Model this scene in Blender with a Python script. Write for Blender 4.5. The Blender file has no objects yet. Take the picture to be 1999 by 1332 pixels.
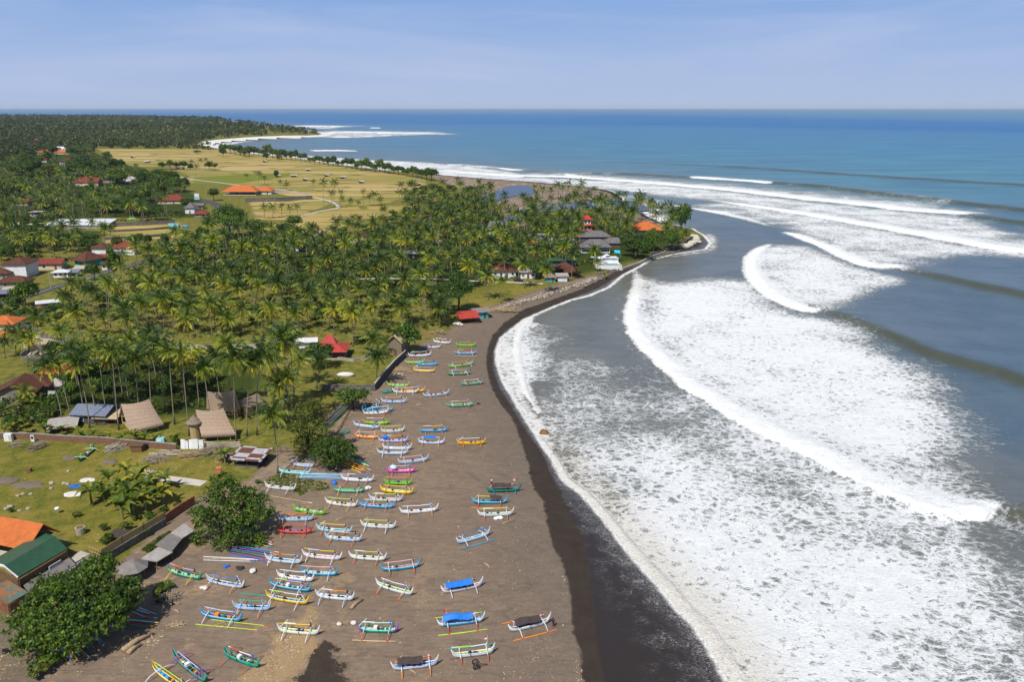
import bpy, bmesh, math, random
import numpy as np
from mathutils import Vector, Matrix, Euler
random.seed(11)
rng = np.random.default_rng(11)
S = bpy.context.scene
COL = S.collection
# ------------------------------------------------------------------ survey: photo bearings -> ground plan
F, CX, CY, H = 1554.0, 999.5, 666.0, 80.0
PITCH = math.atan(457.0 / F)
SP, CP = math.sin(PITCH), math.cos(PITCH)

def G0(px, py, z=0.0):
    px = np.asarray(px, float); py = np.asarray(py, float)
    u = (px - CX) / F; v = (py - CY) / F
    dz = -(SP + v * CP)
    t = (z - H) / dz
    return t * u, t * (CP - v * SP)

def G(px, py, z=None, it=3):
    zz = 2.5 if z is None else z
    x, y = G0(px, py, zz)
    if z is None:
        for _ in range(it):
            zz = float(land_z(np.array([float(x)]), np.array([float(y)]))[0])
            x, y = G0(px, py, zz)
    return Vector((float(x), float(y), float(zz)))

def PX(x, y, z):
    x = np.asarray(x, float); y = np.asarray(y, float)
    d = y * CP - (z - H) * SP
    return CX + F * x / d, CY + F * (-(y * SP) - (z - H) * CP) / d

def above(B, px, py):
    """point vertically above ground point B seen on the bearing px,py (same distance Y)"""
    u = (px - CX) / F; v = (py - CY) / F
    t = B.y / (CP - v * SP)
    return Vector((t * u, B.y, H - t * (SP + v * CP)))

def scale_at(B):
    return F / (B.y * CP - (B.z - H) * SP)

def sstep(a, b, x):
    t = np.clip((x - a) / (b - a), 0, 1)
    return t * t * (3 - 2 * t)

def seg_dist(X, Y, pts, closed=False, params=None):
    """distance to a polyline, side sign and interpolated params"""
    P = np.asarray(pts, np.float64)
    n = len(P); m = n if closed else n - 1
    best = np.full(X.shape, 1e18, np.float64); sgn = np.zeros(X.shape, np.float64)
    par = None if params is None else np.zeros((len(params[0]),) + X.shape, np.float64)
    for i in range(m):
        a = P[i]; b = P[(i + 1) % n]; e = b - a
        L2 = float(e @ e) + 1e-12
        t = np.clip(((X - a[0]) * e[0] + (Y - a[1]) * e[1]) / L2, 0, 1)
        dx = X - (a[0] + t * e[0]); dy = Y - (a[1] + t * e[1])
        d2 = dx * dx + dy * dy
        w = d2 < best
        best = np.where(w, d2, best)
        sgn = np.where(w, e[0] * dy - e[1] * dx, sgn)
        if par is not None:
            for k in range(par.shape[0]):
                par[k] = np.where(w, params[i][k] * (1 - t) + params[(i + 1) % n][k] * t, par[k])
    d = np.sqrt(best)
    return (d, np.sign(sgn), par) if par is not None else (d, np.sign(sgn))

def inside(X, Y, pts):
    P = np.asarray(pts, np.float64); n = len(P)
    r = np.zeros(X.shape, bool)
    for i in range(n):
        x1, y1 = P[i]; x2, y2 = P[(i + 1) % n]
        if y1 == y2: continue
        c = ((y1 > Y) != (y2 > Y)) & (X < (x2 - x1) * (Y - y1) / (y2 - y1) + x1)
        r ^= c
    return r

def sdist(X, Y, pts):
    d, _ = seg_dist(X, Y, pts, True)
    return np.where(inside(X, Y, pts), d, -d)

def W(pxs, z=0.0):
    a = np.asarray(pxs, float)
    x, y = G0(a[:, 0], a[:, 1], z)
    return np.stack([x, y], 1)

def smooth_poly(pts, k=3, closed=False):
    P = np.asarray(pts, float); n = len(P); out = []
    rg = n if closed else n - 1
    for i in range(rg):
        p0 = P[(i - 1) % n] if (closed or i > 0) else P[i]
        p1 = P[i]; p2 = P[(i + 1) % n]
        p3 = P[(i + 2) % n] if (closed or i + 2 < n) else p2
        for j in range(k):
            t = j / k
            out.append(0.5 * ((2 * p1) + (-p0 + p2) * t + (2 * p0 - 5 * p1 + 4 * p2 - p3) * t * t + (-p0 + 3 * p1 - 3 * p2 + p3) * t ** 3))
    if not closed: out.append(P[-1])
    return np.array(out)

# ------------------------------------------------------------------ shoreline plan
SHORE_PX = [(1620,1640),(1520,1480),(1440,1362),(1418,1325),(1389,1273),(1360,1227),(1324,1192),(1285,1143),(1246,1101),(1207,1052),(1175,1010),
 (1136,965),(1100,939),(1081,900),(1055,862),(1042,842),(1020,807),(1005,782),(982,745),(971,710),(970,685),(980,660),(998,645),(1025,624),(1075,602),
 (1112,587),(1150,577),(1187,562),(1217,537),(1250,520),(1270,507),(1312,497),(1345,492),(1377,487),(1386,475),(1374,460),(1352,447),(1320,440),(1290,434),
 (1268,424),(1248,412),(1230,404),(1212,398),(1218,388),(1205,378),(1190,372),(1150,366),(1100,361),(1050,356),(950,349),(875,343),(845,340),(760,333),(700,326),(640,318),
 (560,306),(480,299),(420,292),(387,286),(400,280),(440,276),(500,271),(560,268),(620,266),(632,262.5)]
SHORE = np.vstack([W(SHORE_PX), np.array([(-600,2560),(-900,3050),(-1556,4400),(-2500,5400),(-3900,6250),(-6500,7200),(-9000,6000),(-9000,-200),(200,-200)])])
SHORE[-1] = (SHORE[0][0] + 6, -100)

def hill(x, y):
    return 9.0 * sstep(1500, 2600, y) * sstep(-500, -1300, x) + 5 * sstep(900, 1500, y) * sstep(-420, -700, x)

def shore_d(x, y):
    return sdist(np.asarray(x, float), np.asarray(y, float), SHORE)

def land_z(x, y, d=None):
    x = np.asarray(x, float); y = np.asarray(y, float)
    if d is None: d = shore_d(x, y)
    z = np.where(d > 0, 2.6 * (1 - np.exp(-np.maximum(d, 0) / 16.0)), np.maximum(-3.0, d * 0.08))
    return z + hill(x, y)

# ------------------------------------------------------------------ object helpers
def mesh_np(name, V, Fa, mat, parent=None, attrs=None, smooth=False, mat_idx=None, mats=None):
    V = np.asarray(V, np.float32); 
    me = bpy.data.meshes.new(name)
    if isinstance(Fa, np.ndarray):
        k = Fa.shape[1]; nf = len(Fa); loops = Fa.reshape(-1).astype(np.int32)
        starts = np.arange(0, nf * k, k, dtype=np.int32)
    else:
        nf = len(Fa); loops = np.array([i for f in Fa for i in f], np.int32)
        lens = np.array([len(f) for f in Fa]); starts = (np.cumsum(lens) - lens).astype(np.int32)
    me.vertices.add(len(V)); me.vertices.foreach_set('co', V.reshape(-1))
    me.loops.add(len(loops)); me.loops.foreach_set('vertex_index', loops)
    me.polygons.add(nf); me.polygons.foreach_set('loop_start', starts)
    if mat_idx is not None: me.polygons.foreach_set('material_index', np.asarray(mat_idx, np.int32))
    me.polygons.foreach_set('use_smooth', np.full(nf, bool(smooth)))
    me.update(calc_edges=True)
    for k, v in (attrs or {}).items():
        a = me.attributes.new(k, 'FLOAT', 'POINT'); a.data.foreach_set('value', np.asarray(v, np.float32))
    for m in (mats or [mat]):
        if m: me.materials.append(m)
    o = bpy.data.objects.new(name, me); COL.objects.link(o)
    if parent: o.parent = parent
    return o

class MB:
    """collects shapes for ONE mesh"""
    def __init__(s): s.V = []; s.F = []; s.M = []; s.n = 0; s.mi = 0
    def add(s, V, Fs):
        s.V.extend([tuple(v) for v in V]); s.F.extend([tuple(i + s.n for i in f) for f in Fs]); s.M.extend([s.mi] * len(Fs)); s.n = len(s.V)
        return s
    def box(s, c, d, rz=0.0, top=None):
        cx, cy, cz = c; a, b, h = d[0] / 2, d[1] / 2, d[2] / 2
        ca, sa = math.cos(rz), math.sin(rz); tt = 1.0 if top is None else top
        V = []
        for z, k in ((-h, 1), (h, tt)):
            for x, y in ((-a, -b), (a, -b), (a, b), (-a, b)):
                V.append((cx + (x * ca - y * sa) * k, cy + (x * sa + y * ca) * k, cz + z))
        return s.add(V, [(3,2,1,0),(4,5,6,7),(0,1,5,4),(1,2,6,5),(2,3,7,6),(3,0,4,7)])
    def tube(s, pts, r, n=6, cap=True):
        pts = [Vector(p) for p in pts]; k = len(pts)
        rs = [r] * k if not hasattr(r, '__len__') else r
        V = []; Fs = []
        for i, p in enumerate(pts):
            t = (pts[min(i + 1, k - 1)] - pts[max(i - 1, 0)]).normalized()
            a = t.orthogonal().normalized() if abs(t.z) > .95 else Vector((-t.y, t.x, 0)).normalized()
            b = t.cross(a)
            for j in range(n):
                q = 2 * math.pi * j / n
                V.append(p + (a * math.cos(q) + b * math.sin(q)) * rs[i])
        for i in range(k - 1):
            for j in range(n):
                Fs.append((i * n + j, i * n + (j + 1) % n, (i + 1) * n + (j + 1) % n, (i + 1) * n + j))
        if cap: Fs.append(tuple(range(n - 1, -1, -1))); Fs.append(tuple((k - 1) * n + j for j in range(n)))
        return s.add(V, Fs)
    def cyl(s, c, r, h, n=12, r2=None):
        c = Vector(c); return s.tube([c, c + Vector((0, 0, h))], [r, r if r2 is None else r2], n)
    def poly(s, V): return s.add(V, [tuple(range(len(V)))])
    def slab(s, V, t):
        """polygon (top side) given thickness t downwards along its normal"""
        V = [Vector(v) for v in V]; n = (V[1] - V[0]).cross(V[2] - V[0]).normalized()
        if n.z < 0: V.reverse(); n = -n
        k = len(V); Lw = [v - n * t for v in V]
        return s.add(V + Lw, [tuple(range(k)), tuple(range(2 * k - 1, k - 1, -1))] + [(i, i + k, (i + 1) % k + k, (i + 1) % k) for i in range(k)])
    def blob(s, c, r, sub=2, jit=.25, flat=1.0, seed=None):
        rd = random.Random(seed if seed is not None else random.random())
        bm = bmesh.new(); bmesh.ops.create_icosphere(bm, subdivisions=sub, radius=1.0)
        rr = (r, r, r) if not hasattr(r, '__len__') else r
        V = []
        for v in bm.verts:
            k = 1 + rd.uniform(-jit, jit)
            V.append((c[0] + v.co.x * rr[0] * k, c[1] + v.co.y * rr[1] * k, c[2] + v.co.z * rr[2] * k * flat))
        Fs = [tuple(v.index for v in f.verts) for f in bm.faces]
        bm.free(); return s.add(V, Fs)
    def build(s, name, mat, parent=None, smooth=False):
        mats = mat if isinstance(mat, (list, tuple)) else [mat]
        return mesh_np(name, s.V, s.F, None, parent, smooth=smooth, mats=mats, mat_idx=s.M if len(mats) > 1 else None)

def tag(o, label=None, cat=None, group=None, kind=None):
    if label: o['label'] = label
    if cat: o['category'] = cat
    if group: o['group'] = group
    if kind: o['kind'] = kind
    return o

def thing(name, label, cat, loc=(0, 0, 0), rz=0.0, group=None):
    o = bpy.data.objects.new(name, None); COL.objects.link(o)
    o.empty_display_size = .5
    o.location = loc; o.rotation_euler = (0, 0, rz)
    return tag(o, label, cat, group)

def kids(o): return [c for c in COL.objects if c.parent == o]

# ------------------------------------------------------------------ node helpers
class NT:
    def __init__(s, name):
        s.m = bpy.data.materials.new(name); s.m.use_nodes = True
        s.t = s.m.node_tree; s.n = s.t.nodes; s.l = s.t.links
        s.b = s.n['Principled BSDF']; s.out = s.n['Material Output']
        s._pos = None
    def new(s, typ, **kw):
        n = s.n.new(typ)
        for k, v in kw.items(): setattr(n, k, v)
        return n
    def put(s, sock, v):
        if isinstance(v, bpy.types.NodeSocket): s.l.new(v, sock)
        elif v is not None: sock.default_value = (*v, 1) if (hasattr(v, '__len__') and len(v) == 3 and sock.type == 'RGBA') else v
    def pos(s, scale=(1, 1, 1), obj=False):
        if obj:
            c = s.new('ShaderNodeTexCoord').outputs['Object']
        else:
            if s._pos is None: s._pos = s.new('ShaderNodeNewGeometry').outputs['Position']
            c = s._pos
        if tuple(scale) == (1, 1, 1): return c
        m = s.new('ShaderNodeMapping'); s.l.new(c, m.inputs[0]); m.inputs['Scale'].default_value = scale
        return m.outputs[0]
    def rot(s, c, rz, scale=(1, 1, 1)):
        m = s.new('ShaderNodeMapping'); s.l.new(c, m.inputs[0]); m.inputs['Rotation'].default_value = (0, 0, rz); m.inputs['Scale'].default_value = scale
        return m.outputs[0]
    def noise(s, c, scale, detail=4, rough=.55, out=0, dist=0.0):
        n = s.new('ShaderNodeTexNoise'); s.put(n.inputs['Vector'], c); n.inputs['Scale'].default_value = scale
        n.inputs['Detail'].default_value = detail; n.inputs['Roughness'].default_value = rough; n.inputs['Distortion'].default_value = dist
        return n.outputs[out]
    def vor(s, c, scale, feat='F1', out='Distance', rnd=1.0):
        n = s.new('ShaderNodeTexVoronoi', feature=feat); s.put(n.inputs['Vector'], c); n.inputs['Scale'].default_value = scale
        n.inputs['Randomness'].default_value = rnd
        return n.outputs[out]
    def attr(s, name, out='Fac'):
        n = s.new('ShaderNodeAttribute'); n.attribute_name = name; return n.outputs[out]
    def M(s, op, a, b=None, c=None, clamp=False):
        n = s.new('ShaderNodeMath', operation=op, use_clamp=clamp)
        s.put(n.inputs[0], a)
        if b is not None: s.put(n.inputs[1], b)
        if c is not None: s.put(n.inputs[2], c)
        return n.outputs[0]
    def ss(s, x, a, b, lo=0.0, hi=1.0):
        n = s.new('ShaderNodeMapRange', interpolation_type='SMOOTHSTEP'); s.put(n.inputs[0], x)
        n.inputs[1].default_value = a; n.inputs[2].default_value = b; n.inputs[3].default_value = lo; n.inputs[4].default_value = hi
        return n.outputs[0]
    def mix(s, f, a, b, mode='MIX'):
        n = s.new('ShaderNodeMix', data_type='RGBA', blend_type=mode, clamp_factor=True)
        s.put(n.inputs[0], f); s.put(n.inputs[6], a); s.put(n.inputs[7], b)
        return n.outputs[2]
    def ramp(s, f, stops):
        n = s.new('ShaderNodeValToRGB'); s.put(n.inputs[0], f); e = n.color_ramp.elements
        while len(e) < len(stops): e.new(.5)
        for k, (p, c) in zip(e, stops): k.position = p; k.color = (*c, 1)
        return n.outputs[0]
    def bump(s, h, strength=.5, dist=.1):
        n = s.new('ShaderNodeBump'); s.put(n.inputs['Height'], h); s.put(n.inputs['Strength'], strength); n.inputs['Distance'].default_value = dist
        s.l.new(n.outputs[0], s.b.inputs['Normal']); return n
    def base(s, c=None, rough=None, spec=None, metal=None):
        if c is not None: s.put(s.b.inputs['Base Color'], c)
        if rough is not None: s.put(s.b.inputs['Roughness'], rough)
        if spec is not None: s.put(s.b.inputs['Specular IOR Level'], spec)
        if metal is not None: s.put(s.b.inputs['Metallic'], metal)
        return s.m

_mc = {}
def mat(name, c, rough=.6, var=.12, scale=3.0, spec=.35, bump=0.0, dirt=0.0, obj=True):
    """painted / plain surface with uneven tone"""
    k = (name,)
    if k in _mc: return _mc[k]
    t = NT(name); p = t.pos(obj=True) if obj else t.pos()
    n = t.noise(p, scale, 5, .6)
    lo = tuple(x * (1 - 1.6 * var) for x in c); hi = tuple(min(1, x * (1 + 1.2 * var)) for x in c)
    cc = t.ramp(n, [(.3, lo), (.7, hi)])
    if dirt:
        d = t.ss(t.noise(p, scale * .35, 6, .7), .48, .66)
        cc = t.mix(t.M('MULTIPLY', d, dirt), cc, (.12, .09, .06))
    t.base(cc, rough, spec)
    if bump: t.bump(n, bump, .05)
    _mc[k] = t.m
    return t.m
HAZE = 2.2e-5
# ------------------------------------------------------------------ camera, sky, sun
cam = bpy.data.cameras.new('camera'); cam.sensor_width = 36; cam.lens = 36 * F / 1999.0
cam.clip_start = 1; cam.clip_end = 120000
co = bpy.data.objects.new('camera', cam); COL.objects.link(co)
co.location = (0, 0, H); co.rotation_euler = (math.pi / 2 - PITCH, 0, 0)
S.camera = co
SUN_EL, SUN_AZ = math.radians(54), math.radians(24)      # light comes from behind the camera, 24 deg to its left
ld = Vector((math.sin(SUN_AZ) * math.cos(SUN_EL), math.cos(SUN_AZ) * math.cos(SUN_EL), -math.sin(SUN_EL)))
sl = bpy.data.lights.new('sun', 'SUN'); sl.energy = 5.0; sl.angle = math.radians(.5); sl.color = (1, .95, .86)
so = bpy.data.objects.new('sun', sl); COL.objects.link(so); so.rotation_euler = ld.to_track_quat('-Z', 'Y').to_euler()
wd = bpy.data.worlds.new('World'); S.world = wd; wd.use_nodes = True
wn = wd.node_tree.nodes; wl = wd.node_tree.links; bg = wn['Background']
sky = wn.new('ShaderNodeTexSky'); sky.sky_type = 'NISHITA'; sky.sun_disc = False
sky.sun_elevation = SUN_EL; sky.sun_rotation = math.radians(180) + SUN_AZ
sky.altitude = 0; sky.air_density = 1.0; sky.dust_density = .25; sky.ozone_density = 3.0
# thin high cirrus
tc = wn.new('ShaderNodeTexCoord'); mp = wn.new('ShaderNodeMapping'); mp.inputs['Scale'].default_value = (1.0, 1.0, 9.0); mp.inputs['Rotation'].default_value = (0, math.radians(4), 0)
wl.new(tc.outputs['Generated'], mp.inputs[0])
nz = wn.new('ShaderNodeTexNoise'); nz.inputs['Scale'].default_value = 1.7; nz.inputs['Detail'].default_value = 8; nz.inputs['Roughness'].default_value = .6; nz.inputs['Distortion'].default_value = .6
wl.new(mp.outputs[0], nz.inputs[0])
mr = wn.new('ShaderNodeMapRange'); mr.interpolation_type = 'SMOOTHSTEP'; mr.inputs[1].default_value = .42; mr.inputs[2].default_value = .74; mr.inputs[4].default_value = .55
wl.new(nz.outputs[0], mr.inputs[0])
mxn = wn.new('ShaderNodeMix'); mxn.data_type = 'RGBA'; wl.new(mr.outputs[0], mxn.inputs[0])
# marine haze lying low over the sea: the sky pales to lavender blue towards the horizon
sx = wn.new('ShaderNodeSeparateXYZ'); wl.new(tc.outputs['Generated'], sx.inputs[0])
hz = wn.new('ShaderNodeValToRGB'); wl.new(sx.outputs[2], hz.inputs[0])
BGS = .085
while len(hz.color_ramp.elements) < 4: hz.color_ramp.elements.new(.5)
for e_, (p_, c_) in zip(hz.color_ramp.elements, [(0.0, (.42, .53, .76)), (.02, (.395, .51, .77)), (.05, (.345, .475, .765)), (.125, (.23, .395, .75))]):
    e_.position = p_; e_.color = (*c_, 1)
sc_ = wn.new('ShaderNodeVectorMath'); sc_.operation = 'SCALE'; wl.new(hz.outputs[0], sc_.inputs[0]); sc_.inputs[3].default_value = 1 / BGS
fr = wn.new('ShaderNodeMapRange'); fr.interpolation_type = 'SMOOTHSTEP'; wl.new(sx.outputs[2], fr.inputs[0])
fr.inputs[1].default_value = .1; fr.inputs[2].default_value = .45; fr.inputs[3].default_value = .92; fr.inputs[4].default_value = .0
mx2 = wn.new('ShaderNodeMix'); mx2.data_type = 'RGBA'; wl.new(fr.outputs[0], mx2.inputs[0]); wl.new(sky.outputs[0], mx2.inputs[6]); wl.new(sc_.outputs[0], mx2.inputs[7])
wl.new(mx2.outputs[2], mxn.inputs[6]); mxn.inputs[7].default_value = (.50 / BGS, .58 / BGS, .80 / BGS, 1)
wl.new(mxn.outputs[2], bg.inputs[0]); bg.inputs[1].default_value = BGS
S.view_settings.view_transform = 'Standard'; S.view_settings.look = 'None'; S.view_settings.exposure = 0.0; S.view_settings.gamma = 1
S.cycles.max_bounces = 5; S.cycles.diffuse_bounces = 2; S.cycles.glossy_bounces = 2; S.cycles.transparent_max_bounces = 6
S.cycles.transmission_bounces = 3; S.cycles.volume_bounces = 0; S.cycles.caustics_reflective = False; S.cycles.caustics_refractive = False

# ------------------------------------------------------------------ ground plan polygons (surveyed outlines)
WETLINE = [(1240,1600),(1165,1400),(1138,1331),(1130,1273),(1116,1240),(1113,1176),(1100,1111),(1079,1072),(1070,1030),(1062,981),(1042,958),(1029,900),(1018,860),(1000,815),(975,785),(957,750),(950,715),(951,680),(960,655),(985,628),(1020,605),(1075,585),(1130,566),(1160,552),(1200,530),(1245,514),(1290,502),(1350,487),(1368,478)]
SAND = [(-500,1640),(-500,1260),(-60,1240),(40,1215),(150,1150),(225,1108),(300,1040),(350,1000),(392,968),(470,945),(492,932),(512,905),(538,880),(556,868),(585,900),(625,870),(655,830),(680,800),(715,768),(735,757),(792,693),(822,668),(866,650),(895,628),(925,606),(965,592),(1040,565),(1110,545),(1165,530),(1220,512),(1280,498),(1340,478),(1372,462),(1400,470),(1420,500),(1300,520),(1150,600),(1080,700),(1100,900),(1500,1300),(1700,1640)]
SPIT = [(838,338),(850,352),(905,372),(938,384),(965,396),(985,420),(1000,446),(1060,440),(1040,415),(1080,402),(1220,398),(1240,400),(1205,372),(1100,358),(950,346)]
BACKSAND = [(1205,398),(1232,404),(1300,432),(1352,446),(1330,462),(1240,446),(1215,420)]
FIELDS = [[(188,296),(300,296),(440,293),(540,302),(600,312),(700,330),(780,341),(832,352),(830,362),(800,380),(760,396),(700,404),(655,402),(640,390),(560,382),(505,368),(440,360),(370,358),(372,345),(330,325),(262,326),(235,318)],
 [(486,392),(560,394),(622,386),(645,398),(592,420),(560,430),(500,428)],
 [(505,447),(560,432),(600,420),(680,403),(790,402),(800,405),(765,420),(700,430),(640,455),(540,455)],
 [(205,437),(340,432),(360,440),(350,452),(210,458)],[(205,462),(345,450),(345,464),(205,476)]]
GREENFIELD = [(372,347),(470,340),(600,338),(560,346),(440,362),(372,372)]
LAWN = [(-400,870),(0,868),(150,862),(300,875),(430,890),(450,900),(440,925),(392,966),(330,1015),(200,1085),(130,1050),(0,1010),(-400,1010)]
PARK = [(930,555),(1000,545),(1085,553),(1075,568),(1020,585),(960,598),(930,606),(900,600)]
PALEYARD = [(40,668),(75,652),(120,652),(150,668),(180,690),(70,700),(50,700)]
DEBRIS = [(430,1345),(505,1300),(530,1262),(525,1235),(560,1240),(570,1215),(612,1188),(622,1205),(600,1228),(628,1262),(600,1290),(560,1345)]
PUDDLE = [(560,1360),(600,1305),(622,1262),(634,1250),(650,1265),(672,1310),(678,1380)]
MUDDY = [(-300,1130),(0,1160),(90,1250),(60,1400),(-300,1400)]
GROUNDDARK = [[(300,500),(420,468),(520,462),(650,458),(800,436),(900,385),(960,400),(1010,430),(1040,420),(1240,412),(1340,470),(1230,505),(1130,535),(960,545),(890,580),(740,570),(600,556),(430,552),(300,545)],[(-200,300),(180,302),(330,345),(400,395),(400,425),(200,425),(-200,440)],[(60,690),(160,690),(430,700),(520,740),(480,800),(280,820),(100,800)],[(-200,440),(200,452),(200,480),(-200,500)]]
GLOSS = [(1260,1600),(1190,1400),(1175,1331),(1162,1257),(1156,1192),(1149,1120),(1139,1052),(1110,997),(1095,960),(1078,925),(1058,880),(1036,850),(1012,815),(992,780),(975,755),(963,720),(962,690),(972,660),(990,640),(1040,610),(1110,583),(1170,560),(1205,538),(1240,522)]
def dry_polygon():
    return W(WETLINE + [(1366,462),(1345,450),(1290,438),(1262,425),(1240,413),(1215,404),(1204,392),(1190,377),(1150,369),(1050,359),(950,352),(845,343),(700,330),(560,311),(400,292)], 1.0).tolist() + [(-9000, 6000), (-9000, -200), (0, -200)]

def grid(pxs, pys, z=0.0):
    A, B = np.meshgrid(pxs, pys)
    x, y = G0(A, B, z)
    return A, B, x, y

def grid_faces(nr, nc, keep=None):
    i = np.arange(nr * nc).reshape(nr, nc)
    q = np.stack([i[:-1, :-1], i[1:, :-1], i[1:, 1:], i[:-1, 1:]], -1).reshape(-1, 4)
    if keep is not None:
        k = keep.reshape(nr, nc); kf = (k[:-1, :-1] | k[1:, :-1] | k[1:, 1:] | k[:-1, 1:]).reshape(-1)
        q = q[kf]
    return q

def compact(V, Fq, attrs):
    u, inv = np.unique(Fq.reshape(-1), return_inverse=True)
    return V[u], inv.reshape(Fq.shape), {k: a[u] for k, a in attrs.items()}

# ------------------------------------------------------------------ ground
LAGOON = [[(942,384),(960,378),(985,366),(1010,362),(1032,363),(1040,370),(1046,380),(1010,382),(985,386),(965,393),(950,392)],
          [(1012,410),(1040,402),(1090,396),(1150,392),(1222,392),(1250,399),(1262,410),(1232,412),(1190,408),(1120,408),(1060,414),(1020,424),(1000,440),(985,432)]]
LAG_W = [W(smooth_poly(q, 3, True), 1.1) for q in LAGOON]
pys = np.concatenate([np.arange(216, 240, 1.0), np.arange(240, 1340, 2.2), np.arange(1340, 1720, 8)])
pxs = np.concatenate([np.arange(-900, -60, 20), np.arange(-60, 1500, 4.0), np.arange(1500, 1700, 20)])
A, B, X, Y = grid(pxs, pys, 2.0)
d = shore_d(X, Y)
Z = land_z(X, Y, d)
def sdp(P, z=2.5, n=None):
    return sdist(X, Y, W(P, z))
clip = lambda a: np.clip(a, -40, 40)
a_wet = clip(sdist(X, Y, dry_polygon()))
a_sand = clip(np.maximum(np.maximum(sdp(SAND), sdp(SPIT, 1.5)), sdp(BACKSAND, 1.5)))
a_spit = clip(np.maximum(sdp(SPIT, 1.5), sdp(BACKSAND, 1.5)))
a_field = clip(np.max([sdp(p) for p in FIELDS], 0))
a_green = clip(sdp(GREENFIELD)); a_lawn = clip(np.maximum(sdp(LAWN), sdp(PARK)))
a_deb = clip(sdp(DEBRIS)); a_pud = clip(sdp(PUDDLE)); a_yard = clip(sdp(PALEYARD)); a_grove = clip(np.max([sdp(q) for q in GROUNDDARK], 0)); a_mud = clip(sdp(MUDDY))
gl = W(GLOSS, .8); dg, sg = seg_dist(X, Y, gl)
a_gloss = clip(dg * np.where(sg > 0, -1, 1))      # >0 on the sea side
kl = np.max([sstep(-12, 1, sdist(X, Y, q)) for q in LAG_W], 0); Z = Z * (1 - kl) + .3 * kl
# wind- and foot-worked relief of the dry beach
Z = Z + np.where(a_sand > 0, 1, 0) * np.where(d > 6, 1, 0) * .05 * np.sin(X * .9 + 1.7 * np.sin(Y * .31)) * np.sin(Y * .55 + X * .23)
Fq = grid_faces(len(pys), len(pxs), (d > -25))
V = np.stack([X, Y, Z], -1).reshape(-1, 3)
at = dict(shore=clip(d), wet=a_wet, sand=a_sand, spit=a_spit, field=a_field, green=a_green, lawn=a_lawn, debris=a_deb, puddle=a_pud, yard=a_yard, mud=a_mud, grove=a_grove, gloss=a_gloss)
at = {k: v.reshape(-1) for k, v in at.items()}
V, Fq, at = compact(V, Fq, at)

t = NT('ground_soil_sand_grass'); p = t.pos()
n1 = t.noise(p, .05, 5, .6); n2 = t.noise(p, .35, 5, .65); n3 = t.noise(p, 2.2, 5, .7); n4 = t.noise(p, 9, 3, .7)
wob = t.M('ADD', t.M('MULTIPLY_ADD', n2, 5.0, -2.5), t.M('MULTIPLY_ADD', n3, 2.0, -1.0))       # +-3 m edge wander
# dry sand with tracks and scattered light chips
sr = t.noise(t.rot(p, math.radians(-28), (.6, 1.15, 1)), 1.0, 8, .72, dist=.5)
sand = t.ramp(sr, [(.25, (.125, .095, .073)), (.5, (.212, .155, .11)), (.75, (.3, .217, .152))])
sand = t.mix(t.M('MULTIPLY', t.ss(n1, .38, .66), .6), sand, (.175, .128, .094))
sand = t.mix(t.M('MULTIPLY', t.ss(t.M('ADD', t.attr('wet'), t.M('MULTIPLY', wob, 1.5)), 20, 3), .75), sand, t.ramp(sr, [(.3, (.115, .09, .07)), (.7, (.18, .145, .115))]))
track = t.M('MAXIMUM', t.ss(t.noise(t.rot(p, math.radians(-38), (.1, 1.0, 1)), 1.1, 5, .65, dist=.9), .55, .66), t.M('MULTIPLY', t.ss(t.vor(t.rot(p, math.radians(-62), (.09, .55, 1)), .6, 'DISTANCE_TO_EDGE'), .05, .0), t.ss(n2, .42, .55)))
sand = t.mix(t.M('MULTIPLY', track, .65), sand, (.115, .085, .066))
gold = t.ss(t.M('MULTIPLY', t.ss(t.noise(p, .11, 4, .6), .46, .62), t.noise(t.rot(p, math.radians(-20), (.5, 1.5, 1)), 1.6, 6, .75)), .42, .56)
inland = t.ss(t.attr('wet'), 14, 32)
sand = t.mix(t.M('MULTIPLY', t.M('MULTIPLY', gold, inland), .5), sand, (.42, .29, .155))
sand = t.mix(t.M('MULTIPLY', t.ss(n3, .42, .68), .45), sand, t.mix(t.ss(n2, .4, .6), (.27, .185, .135), (.17, .15, .11)))
sand = t.mix(t.M('MULTIPLY', t.ss(n3, .46, .26), .5), sand, (.115, .082, .066))
chip = t.ss(t.vor(p, 1.5), .13, .07)
chip = t.M('MULTIPLY', chip, t.ss(t.noise(p, .25, 3, .6), .45, .7))
sand = t.mix(t.M('MULTIPLY', chip, .5), sand, (.5, .4, .28))
sand = t.mix(t.M('MULTIPLY', t.ss(n4, .4, .7), .22), sand, (.12, .088, .066))
# straw litter field
straw = t.ramp(t.noise(t.rot(p, .5, (1, 2.5, 1)), 3.2, 6, .8), [(.3, (.16, .105, .06)), (.5, (.33, .225, .115)), (.72, (.5, .36, .19))])
sand = t.mix(t.M('MULTIPLY', t.ss(t.M('ADD', t.attr('debris'), t.M('MULTIPLY_ADD', t.noise(p, .3, 6, .75), 9.0, -4.5)), -1.2, 1.2), .85), sand, straw)
# spit: paler, brown wrack
spit = t.ramp(t.noise(p, .14, 8, .75, dist=.6), [(.3, (.1, .073, .058)), (.5, (.21, .155, .115)), (.7, (.4, .31, .23))])
sand = t.mix(t.ss(t.attr('spit'), -1, 2), sand, spit)
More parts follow.
